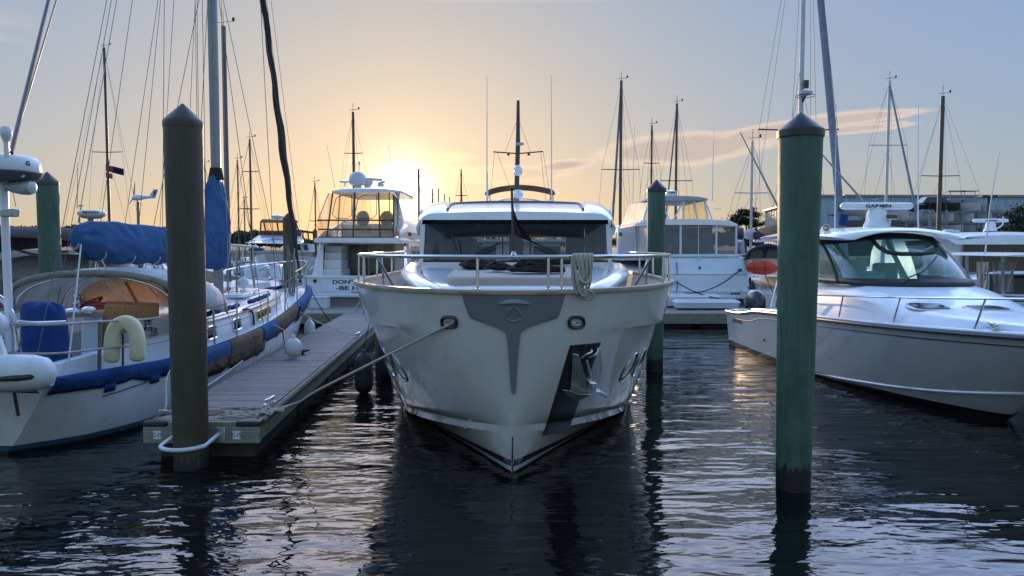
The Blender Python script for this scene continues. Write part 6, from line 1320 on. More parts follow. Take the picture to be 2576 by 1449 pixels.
# centre-console fishing boat with three white outboards
t_ = thing('fishing_boat', V3((at(655, 0, 33.5).x, 33.5, 0)), 'beige open fishing boat with white outboards lying sideways behind the sailboat bow', 'motorboat')
CONSB = M('beige_boat_hull', (.42, .38, .32), .35, var=.06, fn=zpaint([(-9, .06, (.03, .03, .04))]))
h = simple_boat((at(742, 0, 33).x, 33.2), (at(455, 0, 34).x, 34.6), 1.2, 1.12, 1.75, CONSB, t_)
for sg in (-1, 1): MB().tube(h.edge(sg, .0, .0), .06, 6).build('gunwale', WHITE, t_)
for u in (632, 661, 695):
    c_ = at(u, 690, 33.4); rings = []
    for z, r in ((-.35, .62), (-.15, .95), (.15, 1.0), (.32, .8), (.40, .45)): rings.append([c_ + V3((.30 * r * cos(a), .38 * r * sin(a), z + .08)) for a in [2 * pi * j / 16 for j in range(16)]])
    MB().loft(rings, True, True, True).build('outboard_engine', M('white_engine_cowl', (.66, .68, .72), .25, coat=.3), t_, smooth=60)
mb = MB()
for u0, u1 in ((590, 596), (612, 610), (640, 636)): mb.tube([at(u0, 690, 33.5), at(u1, 620, 33.5)], .035, 6)
mb.tube(curve([at(650, 681, 33), at(680, 668, 33), at(718, 655, 33)], 4), .03, 6); mb.build('tower_frame', STEEL, t_)
MB().hexa([at(575, 620, 32.9), at(650, 624, 32.9), at(648, 622, 34.6), at(575, 618, 34.6)], [at(577, 615, 33), at(648, 620, 33), at(646, 618, 34.4), at(577, 613, 34.4)]).build('t_top', M('tan_top', (.34, .29, .22), .6), t_, bevel=.03)
MB().hexa([at(585, 688, 33.4), at(622, 688, 33.4), at(622, 688, 34.2), at(585, 688, 34.2)], [at(590, 655, 33.5), at(616, 655, 33.5), at(616, 655, 34.1), at(590, 655, 34.1)]).build('console', GREYW, t_, bevel=.08)
# cruiser with a dark awning on the left, carrying radar
t_ = thing('awning_cruiser', (-11.3, 17, 0), 'white cruiser under a broad dark awning at the left edge, with radome', 'motorboat')
h = simple_boat((-11.4, 15.4), (-11.4, 23.2), 2.35, 1.25, 1.6, WH3, t_)
C8 = lambda u, v, d=17.2: at(u, v, d)
n = 14
MB().loft([[V3((lerp(-14.6, -8.0, i / n), 15.8, 2.55 + .26 * sin(pi * i / n) - .0 * i + .02 * noise.noise((i, 0, 0)))) for i in range(n + 1)], [V3((lerp(-14.6, -8.0, i / n), 17.3, 2.78 + .27 * sin(pi * i / n) + .02 * noise.noise((i, 3, 0)))) for i in range(n + 1)], [V3((lerp(-14.6, -8.0, i / n), 19.2, 2.62 + .3 * sin(pi * i / n))) for i in range(n + 1)], [V3((lerp(-14.5, -8.1, i / n), 19.4, 2.3 + .3 * sin(pi * i / n))) for i in range(n + 1)]], False).build('awning', Mcloth('dark_awning', (.045, .04, .045), .05, bump=.02), t_, smooth=70, solid=.012)
for x0, x1, y in ((-13.9, -13.2, 15.9), (-12.8, -12.0, 15.9), (-10.9, -11.4, 15.9), (-9.6, -8.9, 15.9), (-9.3, -8.6, 17.5), (-12.6, -13.5, 17.5)): MB().tube([V3((x0, y + .4, 1.4)), V3((x1, y, 2.62))], .022, 6).build('awning_pole', ALU, t_)
MB().tube(curve([C8(20, 622), C8(60, 634), C8(105, 644), C8(125, 640), C8(150, 634), C8(170, 634)], 4), .03, 6).build('awning_pole', ALU, t_)
rings = []
for y, hw, z in ((17.6, 1.9, 1.3), (17.9, 1.75, 2.1), (18.8, 1.6, 2.35), (20.6, 1.5, 2.35), (21.4, 1.3, 1.9), (22.2, .8, 1.5)): rings.append([V3((-11.6 + hw * a, y, 1.2 + (z - 1.2) * b)) for a, b in ((-1.05, 0), (-1, .7), (-.85, .95), (-.4, 1.03), (0, 1.05), (.4, 1.03), (.85, .95), (1, .7), (1.05, 0))])
MB().loft(rings, False, False, False).build('cabin', Mcloth('white_boat_cover', (.55, .55, .57), .2, bump=.03), t_, smooth=60)
MB().bb((-13.6, 15.5, 1.3), (-9.4, 15.62, 1.95)).build('stern_panel', M('brownish_cover', (.14, .11, .09), .8), t_, bevel=.05)
PX = C8(229, 560).x
pl_ = MB().tube([V3((PX, 17.2, 1.3)), V3((PX, 17.2, at(0, 548, 17.2).z))], .07, 10).build('radar_mast', GREYW, t_)
c_ = C8(231, 546); mb = MB(); mb.lathe(c_ - V3((0, 0, .03)), [(.0, -.02), (.2, 0), (.27, .05), (.30, .10), (.30, .15), (.27, .18), (0, .19)], 24); mb = mb.build('radome', WHITE, pl_, smooth=50)
text('Raymarine', c_ + V3((.13, -.275, .10)), (1, .35, 0), (0, 0, 1), .075, INK, mb, width=.34, bold=.02)
mb = MB(); mb.tube(curve([C8(250, 565), C8(205, 562), C8(200, 556), C8(200, 530)], 4), .018, 6); mb.tube([C8(196, 530), C8(205, 530)], .012, 5); mb.lathe(C8(204, 520), [(.05, 0), (.055, .03), (.03, .05), (0, .05)], 10); mb.tube([C8(204, 530), C8(204, 518)], .012, 5); mb.build('gps_antenna', GREYW, pl_)
MB().tube([C8(194, 525), C8(195.5, 410)], [.012, .006], 5).build('whip_antenna', GREYW, pl_)
# small white boat with a cuddy under the boom
t_ = thing('runabout', (at(330, 0, 30).x, 30, 0), 'small white boat with a dark covered engine, seen under the blue boom cover', 'motorboat')
h = simple_boat((at(330, 0, 29).x, 28), (at(345, 0, 36).x, 36), 1.5, 1.5, 1.9, WH3, t_)
MB().hexa([at(238, 682, 28.5), at(420, 682, 28.5), at(420, 682, 31), at(238, 682, 31)], [at(246, 660, 28.8), at(412, 660, 28.8), at(412, 660, 31), at(246, 660, 31)]).build('cuddy', WHITE2, t_, bevel=.1)
MB().ball(at(308, 662, 28.3), (.55, .3, .42), 14, 9).build('engine_cover', Mcloth('dark_engine_canvas', (.03, .028, .028), .03), t_, smooth=60)
mb = MB()
for u0, v0, u1, v1 in ((330, 682, 352, 652), (352, 652, 410, 655), (380, 655, 395, 685), (415, 652, 430, 690), (440, 690, 450, 650)): mb.tube([at(u0, v0, 28.4), at(u1, v1, 28.6)], .03, 5)
mb.build('rail_frame', STEEL, t_)
# ---- boats on the right
t_ = thing('express_yacht', (14.6, 24, 0), 'white express yacht with black side windows and open-array radar at the right edge', 'yacht')
EX = lambda u, v, d=23.5: at(u, v, d)
h = simple_boat((15.4, 31), (13.6, 18.2), 2.0, 1.45, 1.75, WH3, t_, 1.4)
rings = []
for d, x0, x1, z in ((19.6, 13.3, 14.6, 1.75), (20.4, 12.9, 15.4, 1.92), (21.8, 12.85, 16.0, 1.75), (23.05, 12.9, 16.4, 1.78), (23.06, 12.9, 16.4, 2.92), (24, 13.0, 16.6, 3.0), (27, 13.1, 16.9, 3.0)): rings.append([V3((x0, d, 1.5)), V3((x0 + .08, d, lerp(1.5, z, .6))), V3((x0 + .25, d, z - .08)), V3((x0 + .6, d, z)), V3((x1 - .6, d, z)), V3((x1 - .25, d, z - .08)), V3((x1, d, 1.5))])
MB().loft(rings, False).build('deckhouse', WHITE, t_, smooth=45)
MB().hexa([EX(2412, 687, 23.0), EX(2600, 687, 23.0), EX(2600, 687, 23.1), EX(2412, 687, 23.1)], [EX(2424, 608, 23.0), EX(2600, 605, 23.0), EX(2600, 605, 23.1), EX(2424, 608, 23.1)]).build('window_frame', GREYW, t_, smooth=0)
for u0, u1 in ((2419, 2468), (2471, 2530), (2533, 2600)): MB().quad(EX(u0, 684, 22.98), EX(u1, 684, 22.98), EX(u1, 609, 22.98), EX(u0 + (6 if u0 < 2420 else 0), 610, 22.98)).build('window', GLASSB, t_, smooth=0)
rings = []
for d, x0, x1, z in ((21.9, 13.2, 16.3, 2.80), (22.0, 13.0, 16.6, 2.95), (22.6, 12.85, 17.0, 3.05), (27.5, 12.9, 17.4, 3.08)): rings.append([V3((lerp(x0, x1, i / 10), d, z - .10 * abs(i / 5 - 1) ** 2)) for i in range(11)] + [V3((lerp(x1, x0, i / 6), d, z - .14)) for i in range(7)])
MB().loft(rings, True, True, True).build('hardtop', WHITE, t_, smooth=40)
MB().bb((at(2440, 0, 22).x, 21.95, 2.80), (17.6, 22.0, 2.865)).build('visor_stripe', M('navy_visor', (.02, .03, .09), .3), t_)
array_radar(EX(2492, 555, 24), 1.15, t_, .055, .8)
MB().tube(curve([EX(2508, 575, 23.5), EX(2522, 565, 23.5), EX(2524, 545, 23.5)], 4), .02, 6).build('gps_antenna', WHITE2, t_)
for u, v in ((2385, 580), (2400, 582)): MB().box(EX(u, v, 23), (.25, .2, .06)).build('solar_vent', WHITE2, t_, bevel=.02)
t_ = thing('t_top_boat', (10.9, 16, 0), 'open boat with white T-top and hanging clear curtains at the right edge', 'motorboat')
h = simple_boat((11.0, 19.5), (11.2, 11.6), 1.25, 1.0, 1.4, WH3, t_)
TT = lambda u, v, d=15.6: at(u, v, d)
rings = []
for d, e in ((14.4, .15), (14.5, .02), (17.2, 0), (17.4, .1)): rings.append([V3((lerp(9.5 + e, 12.5 - e, i / 10), d, 2.47 - .05 * abs(i / 5 - 1) ** 2)) for i in range(11)] + [V3((lerp(12.5 - e, 9.5 + e, i / 6), d, 2.38 + .03 * abs(i / 3 - 1))) for i in range(7)])
MB().loft(rings, True, True, True).build('t_top', WHITE, t_, smooth=40)
for x, y in ((10.2, 15.2), (11.9, 15.2), (10.2, 16.4), (11.9, 16.4)): MB().tube([V3((x, y, 1.0)), V3((x, y + .1, 2.4))], .03, 8).build('t_top_post', WHITE2, t_)
MB().bb((10.3, 15.4, .9), (12.2, 16.3, 2.0)).build('console', BLACK, t_, bevel=.08)
VY2 = Mglass('hazy_vinyl', (.75, .74, .72), .45, .12, haze=(.6, .57, .52), wav=.06, edge=.25)
for u0, u1, v1 in ((2456, 2490, 742), (2496, 2553, 735)):
    rows = []
    for k in range(9):
        t = k / 8; rows.append([TT(lerp(lerp(u0, u1, i / 8), (u0 + u1) / 2, .12 * t), lerp(659, v1, t), 15.0 + .05 * sin(i * 1.9 + t) ) for i in range(9)])
    MB().loft(rows, False).build('clear_curtain', VY2, t_, smooth=80)
MB().tube([TT(2556, 655, 14.9), TT(2530, 735, 14.9)], .022, 6).build('curtain_pole', ALU, t_)
MB().tube([TT(2478, 640, 15), TT(2490, 520, 15), TT(2516, 377, 15)], [.018, .013, .006], 6).build('whip_antenna', WHITE2, t_)
MB().tube(curve([TT(2470, 745, 13.3), TT(2500, 741, 13.2), TT(2600, 744, 13)], 4), .02, 6).build('bow_rail', STEEL, t_)
MB().hexa([TT(2545, 800, 14), TT(2600, 800, 14), TT(2600, 800, 14.6), TT(2545, 800, 14.6)], [TT(2540, 760, 14), TT(2600, 760, 14), TT(2600, 760, 14.6), TT(2540, 760, 14.6)]).build('forward_seat', GREYW, t_, bevel=.05)
# ================================================================ sailboats whose masts stand behind everything
NB = [0]
def far_sailboat(u, vtop, d, label, spr=(), r=.075, mat=None, bowdir=1, axo=0., furl=0, hull=True, trim=None, flags=(), jib=None, stays=True, boom=None, top=True, hb=1.5, L=10.):
    p = at(u, vtop, d); x = p.x; zt = p.z
    t = thing('sailboat', (x, d, 0), label, 'sailboat'); mt = mat or ALUD
    S_, B_ = (x, d - bowdir * L * .55), (x, d + bowdir * L * .45)
    h = simple_boat(S_, B_, hb, .95, 1.35, trim or WH3, t)
    MB().loft([[h.c(tt, a * hb * .6, z) for a, z in ((-1, 1.0), (-.9, 1.35), (0, 1.45), (.9, 1.35), (1, 1.0))] for tt in (.35, .5, .72)], False).build('cabin', WHITE2, t, smooth=40)
    m_ = MB().tube([V3((x, d, 1.0)), V3((x, d, zt))], [r, r * .85], 8).build('mast', mt, t)
    wr = max(.006, d * .00017)
    for v, hp in spr:
        q_ = at(u, v, d); hw = hp / FPX * d; MB().tube([V3((x - hw, d, q_.z + .02)), V3((x, d, q_.z)), V3((x + hw, d, q_.z + .02))], max(.022, d * .0006), 5).build('spreader', mt, m_)
    if stays:
        bt, st_ = h.c(.98, 0, 1.3), h.c(.02, 0, 1.1)
        stay(t, st_, V3((x, d, zt)), wr, WIRE, 'backstay', n=4)
        MB().tube([bt, V3((x, d, zt - .2))], [max(wr, furl), max(wr, furl * .7)], 6).build('forestay', Mcloth('grey_furled_sail', (.20, .22, .27), .05) if furl else WIRE, t)
        for sg in (-1, 1):
            e = V3((x + sg * hb * .95, d, 1.1))
            if spr:
                q_ = at(u, spr[0][0], d); sp_ = V3((x + sg * spr[0][1] / FPX * d, d, q_.z + .02)); MB().tube([e, sp_, V3((x, d, zt - .1))], wr, 4).build('shroud', WIRE, t); stay(t, e + V3((0, .4, 0)), V3((x, d, q_.z - .1)), wr, WIRE, 'shroud', n=4)
            else: stay(t, e, V3((x, d, zt - .1)), wr, WIRE, 'shroud', n=4)
        stay(t, V3((x + .25, d - .3, 1.4)), V3((x + .06, d - .05, zt - .3)), wr * .8, WIRE, 'halyard', n=4)
    if top: 
        mb = MB(); mb.tube([V3((x, d, zt)), V3((x, d, zt + .5))], max(.008, d * .0003), 4); mb.tube([V3((x - .2, d, zt + .12)), V3((x + .35, d, zt + .16))], max(.008, d * .0003), 4); mb.ball((x + .33, d, zt + .22), (.05, .05, .08), 6, 5); mb.build('wind_vane', BLACK, m_)
    for (du, v, w_, hh, col) in flags:
        q_ = at(u + du, v, d); MB().loft([[q_ + V3((w_ * i / 5, .04 * sin(i * 1.7), -.05 * i * w_ - k * hh)) for i in range(6)] for k in (0, .5, 1)], False).build('flag', Mcloth('flag_' + col[0], col[1], .3), t, solid=.004)
    return t, h, x, zt
FL = [(4, 414, .5, .36, ('red_striped', (.35, .08, .08))), (22, 418, .6, .38, ('navy', (.02, .02, .09))), (4, 433, .36, .3, ('red_white', (.5, .12, .12)))]
far_sailboat(262, 120, 42, 'sailboat left of the brown piling with flags on its halyards below one spreader', ((383, 38),), .085, flags=FL)
far_sailboat(628, 350, 46, 'sailboat whose thin mast stands just right of the blue boom cover', ((432, 20), (526, 20)), .07)
far_sailboat(597, 402, 56, 'small sailboat with a plain mast close to the blue mast cover', (), .06, L=8)
far_sailboat(562, 66, 24.5, 'sailboat with a grey mast hidden close behind the blue-covered mast', (), .09, M('mid_grey_mast', (.10, .105, .11), .5, .2), stays=False)
far_sailboat(515, 412, 60, 'far sailboat whose mast shows between brown piling and blue cover', (), .06, L=8)
far_sailboat(614, 500, 80, 'tiny far sailboat with a short mast by the fishing boat', ((525, 12),), .07, L=8)
far_sailboat(888, 282, 42, 'sailboat with a red-brown mast rising behind the satellite dome', ((386, 22),), .085, M('red_brown_mast', (.12, .05, .03), .5))  # mast in one even red-brown base colour
far_sailboat(792, 460, 62, 'sailboat with a thin mast left of the enclosed flybridge', ((556, 14),), .065, L=8)
far_sailboat(1053, 425, 55, 'sailboat with a stubby mast close to the setting sun', (), .085, M('red_brown_mast', (.12, .05, .03), .5), top=False)
far_sailboat(1160, 426, 70, 'sailboat with a small spreader seen just left of the big yacht roof', ((492, 14),), .075, top=False)
for u, v, dd_ in ((1088, 475, 95), (1103, 474, 97), (1118, 488, 110), (1131, 495, 118)): far_sailboat(u, v, dd_, {1088: 'first of four tiny far masts right of the sun, tallest on the left', 1103: 'second of four tiny far masts right of the sun', 1118: 'third of four tiny far masts right of the sun', 1131: 'shortest and rightmost of four tiny far masts near the big yacht roof'}[u], (), .09, top=False, stays=u in (1088,))
far_sailboat(1563, 203, 41, 'tall dark-masted sailboat between the big yacht roof and the far green piling', ((427, 47),), .09, furl=.08)
far_sailboat(1640, 315, 52, 'sailboat whose mast shows right above the far green piling', ((411, 19),), .075)
far_sailboat(1703, 260, 46, 'sailboat with a radar halfway up its mast behind the aft-cabin yacht', ((455, 40),), .085, furl=.06)
# mast of the sailboat carrying the kayak
t_, h, x_, zt_ = far_sailboat(1893, 355, 31, 'white sailboat with a navy spray hood and dark covered boom, carrying a red kayak', ((486, 42),), .06, M('pale_mast', (.45, .46, .48), .4, .3), 1, hb=1.75, L=10.5, stays=True)
Kb = lambda u, v, d=27.6: at(u, v, d)
rings = []
for d, v0, v1, hw in ((31, 585, 602, .1), (30, 572, 604, .16), (28.5, 566, 604, .2), (26.8, 578, 602, .14), (26.4, 586, 598, .05)):
    u_ = lerp(1897, 1990, (31 - d) / 4.6); a_, b_ = at(u_, v0, d), at(u_, v1, d); c_ = (a_ + b_) / 2; rings.append([c_ + V3((hw * cos(q_) + .03 * noise.noise((d, q_, 1)), 0, (a_.z - b_.z) / 2 * sin(q_))) for q_ in [2 * pi * j / 14 for j in range(14)]])
MB().loft(rings, True, True, True).build('boom_cover', CHARC, t_, smooth=70)
MB().tube([at(1897, 606, 31), at(1992, 602, 26.4)], .06, 8).build('boom', WHITE2, t_)
MB().ball(at(1888, 590, 30.9), (.35, .15, .22), 10, 7).build('sail_bundle', WCANV, t_)
MB().loft([[Kb(lerp(1872, 1990, i / 12), 655 - (655 - v0) * sin(pi * i / 12) ** .5, d) for i in range(13)] for d, v0 in ((27.0, 620), (27.8, 613), (28.8, 618), (29.6, 650))], False).build('spray_hood', NAVYC, t_, smooth=70, solid=.01)
for u0, u1 in ((1884, 1920), (1924, 1975)): MB().quad(Kb(u0, 655, 27.1), Kb(u1, 655, 27.1), Kb(u1 - 3, 628, 27.1), Kb(u0 + 8, 630, 27.1)).build('hood_window', VINYL, t_, smooth=0)
kt = thing('kayak', Kb(1915, 690, 26.6), 'bright red kayak stowed on the rail of the sailboat left of the green piling', 'kayak')
rings = []
for i in range(15):
    f = i / 14; w_ = max(.03, sin(pi * (f * .94 + .03)) ** .6); c_ = Kb(lerp(1876, 1957, f), lerp(672, 675, f), 26.6)
    rings.append([c_ + V3((0, .13 * w_ * cos(a), .27 * w_ * sin(a) * (1 - .12 * (abs(cos(a * 2)) > .9)))) for a in [2 * pi * j / 20 for j in range(20)]])
MB().loft(rings, True, True, True).build('kayak_shell', REDC, kt, smooth=50)
for v in (670, 682): MB().tube([Kb(lerp(1880, 1945, i / 8), v + 2 * sin(pi * i / 8), 26.45) for i in range(9)], .02, 6).build('shell_ridge', REDC, kt)
for u in (1898, 1925): MB().tube([Kb(u, 658, 26.44), Kb(u, 672, 26.42), Kb(u, 690, 26.45)], .01, 5).build('tie_strap', BLACK, kt)
fender(Kb(1893, 729, 26.2), .11, .55, RUB, 'black fender on the white side of the sailboat under the red kayak', Kb(1897, 690, 26.4))
tag(MB().tube(sag(Kb(1925, 690, 26.4), at(1955, 745, 25.8), .12), .014, 6).build('mooring_line', ROPEB, None), 'dark drooping line below the red kayak', 'mooring line')
tag(MB().tube(sag(Kb(1920, 692, 26.4), at(1900, 752, 25.8), .02), .012, 6).build('mooring_line', ROPEW, None), 'pale line slanting down left below the red kayak', 'mooring line')
# sailboat behind the right green piling
t_ = thing('sailboat', (13.3, 33.5, 0), 'tall sailboat with fat furled grey headsail and mast radar behind the near green piling', 'sailboat')
h = simple_boat((13.3, 39), (13.3, 28.6), 1.7, 1.1, 1.5, WH3, t_)
zt = 20.; x = at(2012, 400, 33.5).x
m_ = MB().tube([V3((x, 33.5, 1.0)), V3((x, 33.5, zt))], .105, 12).build('mast', M('pale_mast', (.45, .46, .48), .4, .3), t_)
c_ = at(2026, 238, 33.2); mb = MB(); mb.lathe(c_, [(.0, -.05), (.2, -.03), (.30, .02), (.30, .12), (.22, .16), (0, .17)], 18); mb.build('radome', GREYW, m_, smooth=50)
mb = MB(); mb.tube([c_ + V3((.42 * cos(a), .42 * sin(a), -.06)) for a in [2 * pi * k / 20 for k in range(20)]], .018, 5, closed=True); mb.box(at(2027, 212, 33.2), (.22, .16, .34)); mb.tube([c_ + V3((0, 0, -.05)), at(2016, 262, 33.5)], .05, 6); mb.build('mast_bracket', BLACK, m_)
q_ = at(2012, 328, 33.5); MB().tube([V3((x - 1.95, 33.4, q_.z + .03)), q_, V3((x + 1.68, 33.4, q_.z + .03))], .035, 6).build('spreader', ALUD, m_)
bt = V3((at(2130, 600, 29.0).x, 29.0, 1.6)); hd = V3((x, 33.4, zt - .3))
pts = [bt.lerp(hd, i / 40) for i in range(41)]; MB().tube(pts, [.05] + [.15 + .012 * noise.noise((i * .8, 0, 0)) for i in range(39)] + [.05], 10).build('furled_headsail', Mcloth('grey_furled_sail', (.20, .22, .27), .05), t_, smooth=60)
MB().tube([at(2119, 565, 29.3), at(2124, 540, 29.3)], .165, 12).build('sail_patch', BLUED, t_); MB().tube([at(2116, 528, 29.4), at(2118, 516, 29.4)], .16, 12).build('sail_patch', M('teal_patch', (.02, .12, .16), .8), t_)
for a_, b_ in ((V3((x - 1.65, 33.5, 1.3)), V3((x - 1.9, 33.4, q_.z))), (V3((x - 1.9, 33.4, q_.z)), V3((x, 33.5, zt))), (V3((x + 1.65, 33.5, 1.3)), V3((x + 1.65, 33.4, q_.z))), (V3((x + 1.65, 33.4, q_.z)), V3((x, 33.5, zt))), (V3((x - 1.5, 34.5, 1.3)), V3((x, 33.5, 10))), (V3((x + 1.5, 32.5, 1.3)), V3((x, 33.5, 10))), (V3((x - 1.6, 33.0, 1.3)), V3((x, 33.5, 11))), (V3((x - .6, 39, 1.2)), V3((x, 33.5, zt))), (V3((x - 1.2, 32, 1.4)), V3((x - .1, 33.5, 16))), (V3((x + .45, 33, 1.4)), V3((x + .15, 33.5, 19))), (V3((x + .8, 33, 1.4)), V3((x + .2, 33.5, 19)))): stay(t_, a_, b_, .0075, WIRE, 'shroud', n=4)
far_sailboat(2238, 203, 40, 'sailboat with a pale mast and small mast radar above the open-array radar', ((366, 48),), .085, M('pale_mast', (.45, .46, .48), .4, .3), -1, furl=.07)
far_sailboat(2372, 242, 34, 'dark-masted sailboat standing before the boat racks at right', ((443, 48),), .10, None, 1)
# wind generator on a pole
wt = thing('wind_generator', at(347, 640, 19.5) * 1, 'small white wind generator with a fish-shaped tail on a pole', 'wind generator')
Wg = lambda u, v: at(u, v, 19.5)
MB().tube([V3((Wg(347, 500).x, 19.5, .4)), Wg(347, 508)], .04, 8).build('pole', M('reddish_pole', (.25, .17, .14), .5), wt)
a_ = Wg(334, 497); rings = [[a_ + V3((l, r * .9 * cos(k), r * sin(k) + .03 * l)) for k in [2 * pi * j / 12 for j in range(12)]] for l, r in ((-.02, .02), (.02, .07), (.12, .085), (.22, .075), (.32, .05), (.40, .04), (.5, .035))]
MB().loft(rings, True, True, True).build('nacelle', WHITE2, wt, smooth=60)
MB().plate([Wg(372, 499), Wg(390, 499), Wg(391, 495), Wg(397, 476), Wg(386, 476), Wg(375, 493)], (0, .03, 0)).build('tail_fin', M('pale_fin', (.5, .52, .58), .5), wt, bevel=.006)
MB().plate([Wg(385, 494) - V3((0, .005, 0)), Wg(391, 490) - V3((0, .005, 0)), Wg(395, 478) - V3((0, .005, 0)), Wg(388, 480) - V3((0, .005, 0))], (0, -.004, 0)).build('fin_marking', M('fin_blue', (.03, .06, .3), .5), wt, smooth=0)
for k in range(3):
    a = 2 * pi * k / 3 + pi / 2; c_ = Wg(335.5, 497); d_ = V3((.12, cos(a), sin(a))).normalized(); MB().plate([c_, c_ + d_ * .12 + V3((0, .03, 0)), c_ + d_ * .42, c_ + d_ * .12 - V3((0, .03, 0))], (.012, 0, 0)).build('blade', BLACK, wt)
# ================================================================ boatyard shed, dry racks, trees
SID = M('shaded_blue_siding', (.36, .45, .57), .6, var=.08, vs=.3, stretch=(1, 1, .2), bump=.02, bs=2, dirt=((.22, .25, .28), .4))  # blue of the shaded front is put into the siding colour
bs_ = thing('boat_shed', (70, 112, 0), 'huge blue-grey metal boat storage shed behind the right-hand boats', 'building')
zr = at(0, 495, 110).z; xc = at(2075, 0, 110).x; xe = 190
mb = MB(); mb.quad((xc, 110, .5), (xe, 110, .5), (xe, 110, zr - .2), (xc, 110, zr)); k = 0; x = xc
mb.build('wall', SID, bs_, smooth=0)
rb = MB(); x = xc + .2
while x < xc + 70: rb.bb((x, 109.93, .6), (x + .12, 109.998, zr - .35)); x += 1.1
rb.build('siding_ribs', SID, bs_, smooth=0)
ep = at(1925, 517, 140); SID2 = M('sunlit_warm_siding', (.40, .36, .31), .6, var=.1, vs=.3)  # warm tone puts sunlight on the end wall into its colour
MB().quad((xc, 110, .5), (ep.x, 140, .5), (ep.x, 140, zr - .8), (xc, 110, zr)).build('end_wall', SID2, bs_, smooth=0)
rb = MB()
for i in range(18): f = i / 18 + .02; p_ = V3((xc, 110, 0)).lerp(V3((ep.x, 140, 0)), f); rb.bb((p_.x - .06, p_.y - .1, .6), (p_.x + .0, p_.y + .1, zr - .4))
rb.build('siding_ribs', SID2, bs_, smooth=0)
MB().hexa([(xc - .5, 109.6, zr), (xe, 109.6, zr - .2), (xe, 150, zr), (ep.x - .5, 140, zr - .8)], [(xc - .5, 109.6, zr + .3), (xe, 109.6, zr + .1), (xe, 150, zr + .4), (ep.x - .5, 140, zr - .5)]).build('roof', M('roof_grey', (.22, .25, .29), .5), bs_, smooth=0)
MB().quad((at(2330, 0, 109.9).x - 12, 109.9, .6), (at(2330, 0, 109.9).x + 14, 109.9, .6), (at(2330, 0, 109.9).x + 14, 109.9, 6.5), (at(2330, 0, 109.9).x - 12, 109.9, 6.5)).build('dark_doorway', M('shed_door_brown', (.10, .09, .085), .7), bs_, smooth=0)
MB().bb((at(2120, 0, 109.8).x, 109.7, .6), (at(2200, 0, 109.8).x, 109.9, 5.2)).build('lean_to_door', M('shed_door_brown', (.10, .09, .085), .7), bs_, smooth=0)
rk = thing('boat_rack', (76, 98, 0), 'two-level steel dry rack full of white boats in front of the shed', 'boat rack')
R = lambda u, v, d=98: at(u, v, d)
mb = MB(); xs_ = [R(u, 0).x for u in (2330, 2370, 2410, 2450, 2500, 2550, 2600)]
for x in xs_: 
    for y in (95.5, 101): mb.bb((x - .12, y - .12, 1), (x + .12, y + .12, R(0, 530).z))
for v in (535, 560, 588): 
    z = R(0, v).z
    for y in (95.5, 101): mb.bb((xs_[0], y - .1, z - .15), (xs_[-1], y + .1, z))
mb.build('steel_frame', M('rack_steel', (.22, .25, .29), .6), rk, smooth=0)
RACKB = [(2362, 535, 'dark blue-black cruiser hull on the top rack', 1), (2412, 535, 'white centre console with T-top on the top rack', 0), (2447, 535, 'white boat with long bow on the top rack, third along', 0), (2500, 548, 'white boat with small T-top on the top rack near the trees', 0), (2345, 562, 'white hull on the middle rack below the dark cruiser', 0), (2395, 562, 'white hull on the middle rack, second along', 0), (2440, 562, 'white hull on the middle rack, third along', 0), (2368, 590, 'small white boat at the foot of the rack on the left', 0), (2420, 590, 'small white boat with windscreen at the foot of the rack', 0), (2150, 545, 'white hull half hidden behind the open-array radar', 0), (2235, 555, 'white hull by the shed door behind the radar pedestal', 0)]
for u, v, lb, dk_ in RACKB:
    p_ = R(u, v, 97); t_ = thing('racked_boat', (p_.x, 97, p_.z), lb, 'motorboat', 'boats in the dry rack')
    mb = MB(); Lb, hb = 5.2, 1.15; rings = []
    for i in range(11):
        f = i / 10; y = 99.5 - Lb * f * .8; w_ = hb * (1 - max(0, (f - .5) / .5) ** 2.2); xx = p_.x + (f - .5) * 3.6 
        rings.append([V3((xx, y - .1, p_.z + .1 + .5 * max(0, f - .7)))] + [V3((xx + sg * w_ * b, y, p_.z + c__ + .25 * f)) for sg, b, c__ in ((-1, .75, .35), (-1, 1, 1.0), (1, 1, 1.0), (1, .75, .35))])
    mb.loft(rings, True, True, True).build('hull', BLACK if dk_ else WH3, t_, smooth=40)
    c_ = V3((p_.x - .3, 97.8, p_.z + 1.1)); mb = MB(); mb.box(c_ + V3((0, 0, .35)), (1.6, 1.2, .8)); mb.build('console', M('grey_console', (.20, .22, .25), .4), t_, bevel=.1)
    if not dk_ and v < 560: 
        mb = MB(); mb.box(c_ + V3((0, 0, 1.75)), (2.2, 1.5, .12))
        for sx in (-.7, .7): mb.tube([c_ + V3((sx, -.5, .2)), c_ + V3((sx, -.5, 1.7))], .05, 5)
        mb.build('t_top', GREYW, t_)
    elif dk_: mb = MB(); mb.hexa([c_ + V3(k) for k in ((-2.0, -1, .1), (1.8, -1, .1), (1.8, 1, .1), (-2.0, 1, .1))], [c_ + V3(k) for k in ((-1.2, -.8, 1.0), (1.0, -.8, 1.0), (1.0, .8, 1.0), (-1.2, .8, 1.0))]); mb.build('cabin', M('dark_cabin', (.03, .035, .05), .3), t_, bevel=.15)
lp = thing('light_pole', (at(2506, 0, 100).x, 94, 0), 'dark yard light pole with twin flood lamps before the shed', 'light pole')
px_ = at(2506, 0, 94).x; lp.location.x = px_; ORG[lp.name] = V3((px_, 94, 0))
MB().tube([(px_, 94, .8), (px_, 94, at(0, 493, 94).z)], .16, 8).build('pole', M('dark_pole', (.035, .03, .03), .7), lp)
for s_ in (-.6, .6): MB().box((px_ + s_, 94, at(0, 494, 94).z), (.7, .5, .35)).build('flood_lamp', BLACK, lp, bevel=.05)
